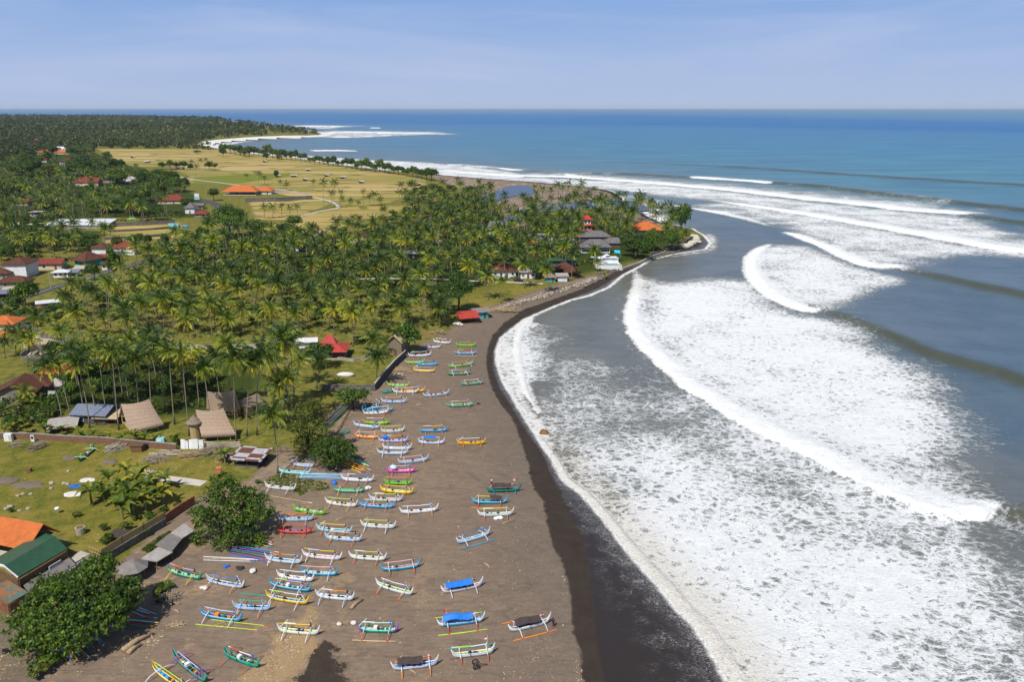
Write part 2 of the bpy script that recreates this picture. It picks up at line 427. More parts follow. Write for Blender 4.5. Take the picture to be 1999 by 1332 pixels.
# grove floor grass
gr = t.ramp(t.M('MULTIPLY_ADD', n2, .6, t.M('MULTIPLY', n3, .4)), [(.3, (.035, .05, .01)), (.43, (.09, .1, .018)), (.54, (.175, .16, .03)), (.7, (.27, .2, .065))])
gr = t.mix(t.ss(n1, .55, .72), gr, (.2, .14, .05))
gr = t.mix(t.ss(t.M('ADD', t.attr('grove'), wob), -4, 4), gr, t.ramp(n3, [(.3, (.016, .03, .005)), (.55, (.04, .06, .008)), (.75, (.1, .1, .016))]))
lawn = t.ramp(t.M('MULTIPLY_ADD', n1, .32, t.M('MULTIPLY_ADD', n2, .34, t.M('MULTIPLY', n3, .34))), [(.3, (.035, .06, .008)), (.42, (.085, .1, .014)), (.52, (.18, .155, .028)), (.6, (.24, .18, .05)), (.7, (.3, .22, .09))])
gr = t.mix(t.ss(t.M('ADD', t.attr('lawn'), wob), -1.5, 1.5), gr, lawn)
# stubble fields in bunded plots
rows = t.noise(t.rot(p, math.radians(8), (.06, .9, 1)), .28, 5, .65)
fld = t.ramp(rows, [(.32, (.19, .155, .04)), (.45, (.32, .235, .075)), (.58, (.43, .32, .115)), (.72, (.3, .24, .06))])
fld = t.mix(t.ss(t.noise(t.rot(p, .1, (.2, 1, 1)), .02, 4, .6), .5, .64), fld, (.19, .18, .035))
cellc = t.new('ShaderNodeSeparateColor'); t.put(cellc.inputs[0], t.vor(t.rot(p, math.radians(10), (.22, 1, 1)), .045, 'F1', 'Color', .8))
fld = t.mix(t.M('MULTIPLY', t.ss(cellc.outputs[0], .4, .8), .8), fld, (.24, .22, .05)); fld = t.mix(t.M('MULTIPLY', t.ss(cellc.outputs[1], .5, .85), .75), fld, (.46, .33, .15))
bund = t.ss(t.vor(t.rot(p, math.radians(10), (.22, 1, 1)), .045, 'DISTANCE_TO_EDGE', 'Distance', .8), .05, .012)
fld = t.mix(t.M('MULTIPLY', bund, .75), fld, (.1, .1, .02))
fld = t.mix(t.ss(t.attr('green'), -3, 6), fld, (.15, .17, .022))
gr = t.mix(t.ss(t.M('ADD', t.attr('field'), wob), -2, 2), gr, fld)
gr = t.mix(t.ss(t.M('ADD', t.attr('yard'), wob), -1, 1), gr, t.ramp(n3, [(.3, (.3, .24, .17)), (.7, (.5, .42, .31))]))
land = t.mix(t.ss(t.M('ADD', t.attr('sand'), t.M('MULTIPLY', wob, .8)), -.8, .8), gr, sand)
land = t.mix(t.M('MULTIPLY', t.ss(t.attr('mud'), -3, 3), .6), land, t.ramp(n3, [(.35, (.075, .062, .042)), (.65, (.16, .13, .085))]))
# damp and wet sand
wetc = t.ramp(n2, [(.3, (.034, .025, .019)), (.7, (.052, .038, .028))])
wob2 = t.M('ADD', t.M('MULTIPLY_ADD', n2, 2.4, -1.2), t.M('MULTIPLY_ADD', n3, .9, -.45))
iswet = t.ss(t.M('ADD', t.attr('wet'), wob2), .35, -.35)
pud = t.M('MULTIPLY', t.ss(t.M('ADD', t.attr('puddle'), t.M('MULTIPLY_ADD', t.noise(p, .5, 6, .75), 8.0, -4.0)), -.3, .3), t.ss(n4, .68, .6))
iswet = t.M('MAXIMUM', iswet, pud)
iswet = t.M('MULTIPLY', iswet, t.M('MAXIMUM', t.ss(t.attr('sand'), -2, 2), 0.0))
colr = t.mix(iswet, land, wetc)
# thin backwash film and its foam threads
film = t.ss(t.M('ADD', t.attr('gloss'), t.M('MULTIPLY', wob2, .35)), -.5, .6)
colr = t.mix(film, colr, (.031, .024, .021))
thr = t.noise(t.rot(p, math.radians(10), (.16, 1.9, 1)), 1.0, 8, .72, dist=.8)
thr2 = t.vor(t.rot(p, math.radians(12), (.4, 1.6, 1)), 1.8, 'DISTANCE_TO_EDGE')
near = t.ss(t.attr('shore'), 15, 1)
fth = t.M('ADD', t.M('MULTIPLY', t.ss(thr, .6, .74), .7), t.M('MULTIPLY', t.ss(thr2, .05, .0), t.M('MULTIPLY', t.ss(t.noise(p, .3, 4, .6), .45, .66), .7)))
fth = t.M('ADD', fth, t.M('MULTIPLY', t.ss(t.noise(t.rot(p, .2, (.7, 1.6, 1)), 3.5, 5, .8), .5, .68), t.ss(t.attr('shore'), 6, 0)))
fth = t.M('MULTIPLY', t.M('MULTIPLY', fth, film), t.M('MULTIPLY', near, .8), clamp=True)
edge = t.M('MULTIPLY', t.ss(t.M('ADD', t.attr('shore'), t.M('MULTIPLY', wob2, .6)), 1.3, .2), t.ss(n3, .3, .55))
fth = t.M('MAXIMUM', fth, t.M('MULTIPLY', edge, t.ss(t.attr('wet'), 5, 1)))
colr = t.mix(fth, colr, (.75, .74, .72))
dry_r = .95
rough = t.M('SUBTRACT', dry_r, t.M('MULTIPLY', iswet, .3)); rough = t.M('SUBTRACT', rough, t.M('MULTIPLY', film, .25))
rough = t.M('ADD', rough, t.M('MULTIPLY', fth, .5), clamp=True)
t.base(colr, rough, t.M('ADD', .12, t.M('MULTIPLY', film, .14)))
t.bump(t.M('MULTIPLY_ADD', n3, .8, t.M('MULTIPLY_ADD', n4, .12, t.M('MULTIPLY', sr, .8))), t.M('SUBTRACT', .5, t.M('MULTIPLY', iswet, .45)), .16)
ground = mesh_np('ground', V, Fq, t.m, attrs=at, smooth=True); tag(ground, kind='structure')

# ------------------------------------------------------------------ sea
# breakers: (px, py, height m, broken 0..1, white band m)
WAVES = [
 ([(1235,520,0,0,0),(1247,545,.5,.7,3),(1238,580,1.0,1,5),(1230,618,1.2,1,6),(1240,655,1.3,1,6),(1262,682,1.3,1,7),(1290,708,1.4,1,8),(1338,752,1.5,1,8),(1397,789,1.5,1,8),(1450,822,1.6,1,9),(1520,858,1.7,1,9),(1568,880,1.7,1,10),(1624,914,1.8,1,11),(1660,932,1.8,1,11),(1719,960,1.9,1,12),(1799,992,2.0,1,12),(1860,1008,2.2,1,9),(1890,1008,2.2,1,6),(1910,1002,2.3,.85,4),(1930,996,2.3,.6,2.6),(1955,999,2.3,.3,1.2),(1985,1011,2.3,.1,.6),(2010,1020,2.3,0,0),(2300,1130,2.3,0,0)], 3.2, 9.0),
 ([(1510,476,0,.3,1),(1490,485,.4,1,2),(1472,497,.8,1,4),(1464,514,1.1,1,6),(1469,541,1.3,1,7),(1490,566,1.5,1,8),(1520,587,1.6,1,9),(1550,600,1.7,1,9),(1580,608,1.7,1,7),(1604,606,1.8,.6,3),(1655,622,1.9,.1,1),(1700,641,2.0,0,0),(1760,665,2.1,0,0),(1820,694,2.3,0,0),(1880,711,2.3,0,0),(1940,727,2.4,0,0),(1999,746,2.4,0,0),(2400,900,2.4,0,0)], 4.5, 12.0),
 ([(1500,440,0,0,0),(1530,452,.3,.2,0),(1550,458,.6,1,3),(1610,481,1.0,1,5),(1640,498,1.4,1,7),(1670,511,1.6,1,8),(1706,522,1.7,1,8),(1740,522,1.8,.9,4),(1790,532,2.0,.3,2),(1850,545,2.1,.08,1),(1910,560,2.1,0,0),(1999,578,2.1,0,0),(2300,650,2.1,0,0)], 5.5, 14.0),
 ([(1340,383,0,0,0),(1400,392,.5,.6,2),(1454,401,1.0,1,5),(1520,411,1.3,1,8),(1595,423,1.6,1,10),(1670,437,1.8,1,13),(1760,453,2.0,1,16),(1850,470,2.1,1,18),(1940,487,2.2,1,20),(1999,494,2.2,1,20),(2300,530,2.2,1,20)], 6.0, 14.0),
 ([(840,331,0,.6,3),(900,336,.6,1,6),(1000,344,1.2,1,14),(1100,346,1.4,1,14),(1200,353,1.6,1,14),(1300,361,1.7,1,14),(1400,370,1.9,1,16),(1500,381,2.0,1,18),(1600,393,2.1,1,20),(1700,403,2.2,1,20),(1800,414,2.3,1,18),(1870,418,2.4,1,9),(1900,424,2.6,.35,3),(1940,430,2.6,.15,2),(1999,438,2.6,.1,2),(2300,470,2.6,0,0)], 6.0, 16.0),
 ([(1030,333,.3,.2,2),(1100,340,2.0,.25,2),(1112,343,2.0,.9,4),(1130,341,1.8,0,0),(1200,340,2.0,0,0),(1300,345,2.2,0,0),(1345,347,2.4,.3,2),(1360,348,2.4,1,8),(1420,352,2.4,.8,7),(1500,358,2.4,.9,7),(1515,359,2.6,0,0),(1600,366,2.8,0,0),(1700,378,2.8,0,0),(1850,395,2.6,0,0),(1999,412,2.4,0,0),(2300,440,2,0,0)], 8.0, 20.0),
 ([(1250,318,.6,0,0),(1450,327,1.4,0,0),(1700,344,1.6,0,0),(1999,362,1.6,0,0),(2400,390,1.6,0,0)], 14.0, 30.0),
 ([(880,322,.8,.8,6),(896,323,2.0,.5,6),(930,326,2.2,.6,6),(975,330,2.2,.5,5),(1000,332,1.0,1,8),(1030,334,.4,.2,0)], 8.0, 18.0),
 ([(612,294,0,1,8),(622,294.5,1.6,1,22),(660,295,1.8,1,22),(690,294.5,1.4,1,14),(705,293.5,0,0,0)], 10.0, 18.0),
 ([(590,246.3,0,1,20),(600,246,2.4,1,40),(650,247,2.6,1,40),(672,248.5,0,.3,5)], 20.0, 40.0),
 ([(680,248,0,1,10),(686,248.2,2.6,1,40),(697,248.2,2.6,1,40),(702,248.2,0,1,0)], 20.0, 40.0),
 ([(724,249.5,0,1,10),(729,249.6,2.6,1,40),(738,249.6,2.6,1,40),(743,249.6,0,1,0)], 20.0, 40.0),
 ([(620,262,0,.8,10),(650,259.5,1.6,1,40),(700,258.5,2.0,1,45),(760,260,1.6,1,40),(820,260,1.6,1,40),(868,260.5,0,.6,6)], 16.0, 40.0),
 ([(628,266.5,0,.8,6),(680,267,1,.9,14),(760,264.5,1,.7,12),(800,263,0,.4,4)], 16.0, 40.0),
 ([(1082,596,0,.3,1),(1045,613,.3,.8,1.5),(1024,630,.4,1,2.5),(1010,650,.5,1,3.2),(1004,685,.6,1,3.6),(1010,722,.6,1,3.4),(1020,755,.5,1,2.2),(1036,785,.4,.9,1.4),(1052,808,.2,.8,1)], 1.2, 3.0),
 ([(1240,404,0,0,0),(1262,408,.3,.9,3),(1290,410,.4,.9,4),(1330,409,.3,.5,3),(1350,408,0,0,0)], 5, 8),
 ([(1250,412,0,0,0),(1262,415,.3,.9,2),(1280,424,.4,1,3),(1297,434,.3,.8,3),(1305,440,0,0,0)], 4, 6),
 ([(1335,402,0,0,0),(1365,409,.4,.8,3),(1395,414,.6,1,6),(1440,424,.8,.8,7),(1490,437,.4,.5,4),(1520,448,0,0,0)], 5, 9),
]
# foam sheets left behind the breakers: (outline, density, edge softness m)
SHEETS = [
 ([(1250,556),(1310,552),(1400,545),(1470,552),(1500,580),(1560,612),(1620,622),(1680,645),(1725,690),(1790,715),(1840,752),(1855,790),(1885,820),(1890,870),(1868,920),(1915,985),(1890,1006),(1800,992),(1660,935),(1520,860),(1400,795),(1262,684),(1232,620)], .8, 17),
 ([(1470,500),(1505,480),(1580,482),(1650,512),(1720,535),(1760,545),(1690,575),(1640,605),(1590,612),(1500,570)], .72, 11),
 ([(1420,405),(1520,440),(1560,460),(1640,500),(1715,525),(1780,520),(1880,500),(2000,505),(2300,540),(2300,500),(1999,492),(1760,452),(1600,422),(1470,402)], .64, 20),
 ([(1000,346),(1200,353),(1400,371),(1600,394),(1800,415),(1890,424),(1960,448),(2010,470),(2010,492),(1850,470),(1670,437),(1520,411),(1400,394),(1280,382),(1215,374),(1100,362),(1000,353)], .64, 26),
 ([(385,287),(402,281),(440,277.5),(500,273.5),(470,279),(440,286),(470,294),(560,300),(624,305),(720,312),(800,315),(890,322),(1000,335),(1040,345),(1000,354),(875,345),(700,329),(560,309),(420,294)], .62, 16),
 ([(620,262),(640,255),(700,255.5),(860,259.5),(900,262),(800,264),(700,269),(625,268)], .5, 30),
 ([(590,245),(660,246),(650,252),(600,250)], .5, 30),
 ([(972,668),(990,650),(1008,648),(1004,690),(1018,750),(1045,802),(1072,840),(1088,872),(1058,870),(1020,810),(982,747),(968,705)], .74, 2.0),
 ([(1190,374),(1260,385),(1330,398),(1345,410),(1270,412),(1225,402),(1206,384)], .42, 8),
 ([(1345,404),(1400,415),(1470,432),(1545,454),(1600,470),(1600,440),(1470,403),(1400,394)], .5, 14),
 ([(1374,458),(1400,462),(1396,490),(1350,498),(1310,502),(1340,492),(1380,486)], .5, 4),
]
POOLS = np.array([(1020,700,.0),(1150,650,.0),(1050,735,.1),(1110,725,.34),(1160,720,.36),(1200,690,.1),(1250,720,.2),(1300,790,.36),(1090,800,.42),(1200,800,.44),(1400,850,.5),(1080,860,.5),(1150,900,.52),(1300,900,.55),(1500,920,.55),(1600,960,.58),(1250,1000,.62),(1400,1000,.68),(1700,1010,.6),(1850,1050,.55),(1930,1035,.2),(1985,1075,.22),(1985,1150,.5),(1900,1120,.66),(1300,1080,.7),(1500,1100,.76),(1700,1150,.8),(1400,1200,.74),(1600,1250,.8),(1900,1250,.68),(1480,1310,.78),(1990,1320,.62),(1200,960,.52),(1250,560,0),(1150,600,0),(1350,500,0),(1230,650,0),(1110,930,.5),(1130,760,.42),(1600,1500,.7),(2100,1200,.4),(2100,1400,.5),(1270,760,.28),(1335,800,.42)], float)

pys = np.concatenate([np.arange(212, 236, 1.0), np.arange(236, 326, 1.25), np.arange(326, 500, .75), np.arange(500, 1345, 2.0), np.arange(1345, 1660, 8)])
pxs = np.concatenate([np.arange(-900, 360, 30), np.arange(360, 2030, 3.2), np.arange(2030, 2700, 18)])
A, B, X, Y = grid(pxs, pys, 0.0)
d = shore_d(X, Y); sea = -d
Hh = np.zeros_like(X); foam = np.zeros_like(X); face = np.zeros_like(X)
deepw = sstep(20, 200, sea)
dist = np.hypot(X, Y)
# ground swell: long crested lines bending towards the bay
ang = math.radians(-18)
u = X * math.sin(ang) + Y * math.cos(ang)
sw = np.sin(u / 11.0 + 1.2 * np.sin(X / 130.0) + .8 * np.sin(Y / 210.0)) * (.5 + .5 * np.sin(X / 83.0 + Y / 310.0)) \
   + .6 * np.sin(u / 17.0 + .9 * np.sin(X / 71.0 + 1.0)) * (.5 + .5 * np.sin(X / 190.0 - Y / 260.0 + 2))
Hh += .22 * deepw * sw * np.clip(1.3 - dist / 4500, .25, 1)
Hh += .05 * np.sin(X * .33 + np.sin(Y * .21) * 1.5) * np.sin(Y * .41 + X * .11) * sstep(2, 20, sea)
for pts, wf, wb in WAVES:
    pp = smooth_poly([(a, b) for a, b, *_ in pts], 3)
    pr = np.repeat(np.array([q[2:] for q in pts], float), 3, 0)
    ar = np.array([q[2:] for q in pts], float); k = 3; pr = []
    for i in range(len(ar) - 1):
        for j in range(k): pr.append(ar[i] * (1 - j / k) + ar[i + 1] * j / k)
    pr.append(ar[-1])
    m = (A > pp[:, 0].min() - 140) & (A < pp[:, 0].max() + 140) & (B > pp[:, 1].min() - 60) & (B < pp[:, 1].max() + 90)
    dd, sg, par = seg_dist(X[m], Y[m], W(pp), False, [list(q) for q in pr])
    s = dd * sg * (-1 if pts[0][0] < pts[-1][0] and False else 1)
    amp, brk, bw = par
    s = s * 1.0
    nr = np.clip(1.6 - dist[m] / 260, 0, 1); lump = 1 + nr * brk * (.12 * np.sin(X[m] * .47 + Y[m] * .31 + 2 * np.sin(X[m] * .13)) + .08 * np.sin(X[m] * 1.3 - Y[m] * .83))
    w = np.where(s < 0, wf * (.8 - .1 * brk), wb * (1.45 - .1 * brk))
    Hh[m] += amp * (1 - .42 * brk) * lump * np.exp(-(s / w) ** 2)
    j = nr * (.3 * np.sin(X[m] * 1.13 + 1.3 * np.sin(Y[m] * .71)) + .45 * np.sin(X[m] * .43 + Y[m] * .37 + 2.1 * np.sin(X[m] * .09)))
    fw = np.clip(dist[m] / 160, 1.0, 5); f = brk * sstep(-wf * .8 - 1.1 * fw, -wf * .8 + .9 * fw, s + j) * sstep(bw * 2.3 + .1, -bw * .2, s) * (bw > .05)
    foam[m] = np.maximum(foam[m], 1.12 * f)
    foam[m] = np.maximum(foam[m], (bw > 2.5) * brk * sstep(-wf * .7, .5, s) * np.exp(-np.maximum(s, 0) / (bw * 3.4 + .1)) * .97)
    face[m] = np.maximum(face[m], (1 - brk) * np.clip(amp / 1.5, 0, 1) * np.exp(-((s + wf * .6) / (wf * .75)) ** 2))
for pg, den, soft in SHEETS:
    q = np.array(pg); m = (A > q[:, 0].min() - 90) & (A < q[:, 0].max() + 90) & (B > q[:, 1].min() - 30) & (B < q[:, 1].max() + 30)
    sd = sdist(X[m], Y[m], W(smooth_poly(pg, 3, True)))
    foam[m] = np.maximum(foam[m], den * sstep(-soft, soft, sd))
w1 = WAVES[0][0]
inner_px = [(1250,540)] + [(a, b) for a, b, *_ in w1[2:]] + [(2700,1300),(2700,1700),(1500,1700)] + SHORE_PX[1:24]
m = (A > 940) & (B > 520)
ins = inside(X[m], Y[m], W(inner_px))
wts = 1.0 / (((A[m][:, None] - POOLS[None, :, 0]) / 1.3) ** 2 + (B[m][:, None] - POOLS[None, :, 1]) ** 2 + 60.0) ** 1.6
dens = (wts * POOLS[None, :, 2]).sum(1) / wts.sum(1)
foam[m] = np.maximum(foam[m], np.where(ins, dens * 1.05 + .03 * (dens > .3), 0))
# runup edge foam, thicker in the near field
ew = np.interp(B, [500, 640, 870, 950, 1100, 1332], [1.3, 1.6, 2.0, 3.0, 4.2, 5.5])
edge = sstep(ew * 1.4, ew * .3, sea) * np.where((A > 930) | (B < 420), 1, 0) * np.where(B > 860, 1.0, .78)
foam = np.maximum(foam, np.where(B > 330, edge, 0))
Hh *= sstep(0, 6, sea)
Hh += foam * .12 * np.clip(sea, 0, 1)
turb = np.clip(np.interp(sea, [0, 60, 140, 240, 420, 900], [1, .95, .78, .5, .25, .05]), 0, 1)
turb *= np.interp(A, [1000, 1350, 1600, 1999], [1, .9, .62, .48]) * np.where(B < 470, .8, 1)
turb = np.maximum(turb, sstep(760, 960, B) * sstep(2300, 1900, A - .0 * B) * .95)
silt = np.maximum(sstep(14, 2, sea) * np.interp(B, [600, 860, 900], [.3, .6, 1.0]), .75 * np.exp(-(((A - 1225) / 60) ** 2 + ((B - 555) / 28) ** 2)))
far = np.interp(B - np.interp(A, [300, 1300, 2000], [-4, 2, 16]), [209, 216, 226, 240, 250, 290, 330], [.3, .5, 1.0, 1.0, .55, .22, 0])
far = np.clip(far + .1 * np.sin(np.log(dist + 1) * 60 + 2.0 * np.sin(X / 900)) * sstep(900, 2500, dist), 0, 1)
Fq = grid_faces(len(pys), len(pxs), (d < 14))
V = np.stack([X, Y, Hh], -1).reshape(-1, 3)
at = {k: v.reshape(-1) for k, v in dict(foam=foam, turb=turb, silt=silt, far=far, face=face, near=sstep(340, 470, B)).items()}
V, Fq, at = compact(V, Fq, at)

t = NT('sea_water'); p = t.pos()
f0 = t.attr('foam')
wv = t.noise(p, .11, 3, .5, out=1)
pw = t.mix(.5, p, p)
vm = t.new('ShaderNodeVectorMath', operation='MULTIPLY_ADD'); t.put(vm.inputs[0], wv); vm.inputs[1].default_value = (5, 5, 0); t.put(vm.inputs[2], p)
wp = vm.outputs[0]
wv2 = t.noise(p, .8, 3, .6, out=1)
vm2 = t.new('ShaderNodeVectorMath', operation='MULTIPLY_ADD'); t.put(vm2.inputs[0], wv2); vm2.inputs[1].default_value = (1.5, 1.5, 0); t.put(vm2.inputs[2], wp)
wp = vm2.outputs[0]
mpn = t.rot(wp, math.radians(12), (.8, 1.0, 1.0))
e1 = t.vor(mpn, .5, 'DISTANCE_TO_EDGE'); e2 = t.vor(mpn, 1.35, 'DISTANCE_TO_EDGE'); e3 = t.vor(t.rot(wp, .6), 3.4, 'DISTANCE_TO_EDGE')
fb = t.noise(p, .3, 7, .7, dist=.5); fb2 = t.noise(p, 2.2, 5, .7); fbl = t.noise(p, .045, 5, .6)
# pattern value: low on the foam threads, high in the open holes
pat = t.M('ADD', t.M('MULTIPLY', t.ss(e1, 0, .36), .3), t.M('MULTIPLY', t.ss(e2, 0, .36), .22))
pat = t.M('ADD', pat, t.M('MULTIPLY', t.ss(e3, 0, .3), .14))
pat = t.M('ADD', pat, t.M('MULTIPLY_ADD', fb, 1.15, -.575))
pat = t.M('ADD', pat, t.M('MULTIPLY_ADD', fb2, .26, -.13))
pat = t.M('ADD', pat, t.M('MULTIPLY_ADD', fbl, 1.0, -.5))
fm = t.M('SUBTRACT', t.M('MULTIPLY_ADD', f0, 1.16, -.42), pat)
fm = t.M('MULTIPLY', t.ss(fm, -.36, .2), t.ss(f0, .02, .22))
blue = t.mix(t.ss(t.noise(t.pos((.3, 1, 1)), .02, 5, .6), .35, .65), (.016, .12, .19), (.036, .2, .27))
blue = t.mix(t.attr('near'), blue, t.mix(t.ss(fbl, .35, .65), (.03, .088, .155), (.045, .105, .17)))
blue = t.mix(t.attr('far'), blue, (.004, .11, .3))
grey = t.mix(t.ss(fbl, .3, .7), (.108, .115, .11), (.15, .155, .15))
sea_c = t.mix(t.attr('turb'), blue, grey)
sea_c = t.mix(t.attr('silt'), sea_c, (.105, .098, .056))
sea_c = t.mix(t.M('MULTIPLY', t.attr('face'), .85), sea_c, (.06, .064, .038))  # greenish-brown wave fronts, with the weaker sky reflection painted in as extra dark
sea_c = t.mix(t.M('MULTIPLY', t.ss(f0, .1, .8), .35), sea_c, (.2, .22, .16))
foamc = t.mix(t.M('MULTIPLY', t.attr('silt'), t.ss(fb2, .3, .75)), t.mix(t.ss(f0, .8, 1.05), t.ramp(t.M('MULTIPLY_ADD', fb2, .5, t.M('MULTIPLY', fb, .5)), [(.3, (.54, .57, .6)), (.5, (.7, .715, .72)), (.66, (.8, .8, .8))]), t.ramp(t.M('MULTIPLY_ADD', fb2, .6, t.M('MULTIPLY', fb, .4)), [(.36, (.6, .63, .65)), (.5, (.78, .79, .79)), (.62, (.86, .86, .86))])), (.5, .42, .3))
rip = t.noise(t.rot(p, math.radians(-15), (.45, 1, 1)), .55, 6, .62); rip2 = t.noise(p, .12, 3, .5); rip3 = t.noise(t.rot(p, math.radians(-15), (.22, 1, 1)), .05, 5, .6)
hgt = t.M('ADD', t.M('MULTIPLY', rip, .5), t.M('MULTIPLY', rip2, 1.2))
hgt = t.M('MULTIPLY_ADD', t.M('MULTIPLY', rip3, t.M('MULTIPLY_ADD', fm, -.9, 1.0)), 4.0, hgt); hgt = t.M('ADD', hgt, t.M('MULTIPLY', fm, .5)); hgt = t.M('ADD', hgt, t.M('MULTIPLY', t.M('MULTIPLY', fb2, fm), .7)); hgt = t.M('ADD', hgt, t.M('MULTIPLY', t.M('MULTIPLY', fb, t.ss(f0, .75, 1.0)), 1.6))
t.base(t.mix(fm, sea_c, foamc), t.M('MULTIPLY_ADD', fm, .65, .28), t.M('MULTIPLY', t.M('MULTIPLY_ADD', fm, -.2, .24), t.M('MULTIPLY_ADD', t.attr('far'), -.95, 1.0)))
t.b.inputs['IOR'].default_value = 1.33
t.bump(hgt, .8, .55)
sea_o = mesh_np('sea', V, Fq, t.m, attrs=at, smooth=True); tag(sea_o, kind='structure')
# lagoon at the river mouth
tm = NT('lagoon_water'); pp_ = tm.pos(); tm.base(tm.ramp(tm.noise(pp_, .05, 4), [(.3, (.01, .02, .045)), (.7, (.035, .048, .065))]), .2, .14)
tm.bump(tm.noise(pp_, .8, 4), .25, .15)
mb = MB()
for q in LAG_W:
    c = q.mean(0); mb.poly([(c[0] + (a - c[0]) * 1.04, c[1] + (b - c[1]) * 1.04, 1.1) for a, b in q][::-1])
tag(mb.build('river_water', tm.m), kind='structure')

# ------------------------------------------------------------------ sea air
_v = [(sx * 44000, sy * 44000 + 2000, z) for z in (-8, 130) for sx, sy in ((-1, -1), (1, -1), (1, 1), (-1, 1))]
hm = bpy.data.materials.new('sea_air'); hm.use_nodes = True; hm.node_tree.nodes.clear()
_o = hm.node_tree.nodes.new('ShaderNodeOutputMaterial'); _p = hm.node_tree.nodes.new('ShaderNodeVolumePrincipled')
_p.inputs['Color'].default_value = (.8, .88, 1, 1); _p.inputs['Density'].default_value = HAZE; _p.inputs['Anisotropy'].default_value = .0
hm.node_tree.links.new(_p.outputs[0], _o.inputs['Volume'])
tag(mesh_np('haze', _v, [(3,2,1,0),(4,5,6,7),(0,1,5,4),(1,2,6,5),(2,3,7,6),(3,0,4,7)], hm), kind='stuff')
# ------------------------------------------------------------------ foliage materials
def leaf_mat(name, stops, trans=.3):
    t = NT(name)
    oi = t.new('ShaderNodeObjectInfo').outputs['Random']
    f = t.M('ADD', t.attr('tint'), t.M('MULTIPLY_ADD', oi, .34, -.18), clamp=True)
    c = t.ramp(f, stops)
    t.base(c, .5, .3)
    tr = t.new('ShaderNodeBsdfTranslucent'); t.l.new(t.mix(.35, c, (.25, .3, .01), 'ADD'), tr.inputs[0])
    mx = t.new('ShaderNodeMixShader'); mx.inputs[0].default_value = trans
    t.l.new(t.b.outputs[0], mx.inputs[1]); t.l.new(tr.outputs[0], mx.inputs[2]); t.l.new(mx.outputs[0], t.out.inputs[0])
    return t.m
M_FROND = leaf_mat('palm_frond', [(0, (.02, .046, .006)), (.3, (.065, .115, .01)), (.56, (.235, .28, .015)), (.84, (.52, .47, .02)), (1, (.36, .21, .05))], .27)
M_LEAF = leaf_mat('broad_leaf', [(0, (.014, .038, .005)), (.4, (.042, .09, .01)), (.7, (.085, .155, .014)), (1, (.2, .25, .02))], .24)
M_LEAF2 = leaf_mat('olive_leaf', [(0, (.022, .038, .007)), (.4, (.06, .085, .012)), (.7, (.12, .15, .018)), (1, (.22, .21, .03))], .22)
M_BANANA = leaf_mat('banana_leaf', [(0, (.03, .06, .008)), (.4, (.08, .13, .014)), (.75, (.19, .23, .02)), (1, (.42, .34, .03))], .35)
M_DRYTREE = leaf_mat('bare_twigs', [(0, (.09, .07, .05)), (.6, (.17, .14, .09)), (1, (.2, .18, .1))], .05)
M_FAR = leaf_mat('hazed_forest_leaf', [(0, (.022, .04, .014)), (.4, (.045, .068, .02)), (.7, (.075, .1, .028)), (1, (.13, .14, .04))], .15)  # greyer and bluer than near leaves: distance haze put into the colour
t = NT('palm_bark'); p = t.pos(obj=True); rg = t.new('ShaderNodeTexWave', bands_direction='Z'); t.put(rg.inputs[0], p); rg.inputs['Scale'].default_value = 1.6; rg.inputs['Distortion'].default_value = 1.5
t.base(t.mix(t.M('MULTIPLY', rg.outputs[1], .35), t.ramp(t.noise(p, .9, 4), [(.3, (.2, .165, .125)), (.7, (.34, .29, .23))]), (.11, .09, .07)), .9, .1); M_BARK = t.m
M_WOODT = mat('tree_bark', (.13, .1, .075), .9, .25, 1.5, .1)

def frond(L, el, seg, rd, tint0):
    """one coconut frond in the x-z plane pointing +x: arching rib with drooping leaflets"""
    V = []; Q = []; T = []
    n = seg; a = el; x = z = 0.0; P = [(0, 0)]; A_ = []
    sag = rd.uniform(1.0, 1.5) * (1.0 if el > 0 else .55)
    for i in range(n):
        A_.append(a); x += math.cos(a) * L / n; z += math.sin(a) * L / n; P.append((x, z)); a -= sag / n * (.5 + 1.1 * i / n)
    yaw = rd.uniform(-.12, .12)
    for i in range(n):
        u = (i + .5) / n
        if u < .1: continue
        ll = (1.05 * math.sin(math.pi * min(1, u * .83 + .16)) ** .8 + .12) * L / 4.6
        aa = A_[i]
        for sd in (-1, 1):
            if rd.random() < .06: continue
            x0, z0 = P[i]; x1, z1 = P[i + 1]
            dr = rd.uniform(.35, .85) * ll; fw = ll * rd.uniform(.3, .5); ou = ll * .5
            b = len(V)
            dx, dz = math.cos(aa) * fw, math.sin(aa) * fw
            V += [(x0, 0, z0), (x1, 0, z1), (x1 + dx, sd * ou, z1 + dz - dr), (x0 + dx * .9, sd * ou * .95, z0 + dz * .9 - dr)]
            k = .3
            m0 = V[b + 2]; m1 = V[b + 3]
            V[b + 3] = tuple(m1[j] * k + m0[j] * (1 - k) for j in range(3))
            Q.append((b, b + 1, b + 2, b + 3)); T += [min(1, max(0, tint0 + rd.uniform(-.1, .1)))] * 4
    return np.array(V), np.array(Q), T

def rotz(V, a):
    c, s = math.cos(a), math.sin(a); o = V.copy(); o[:, 0] = V[:, 0] * c - V[:, 1] * s; o[:, 1] = V[:, 0] * s + V[:, 1] * c; return o

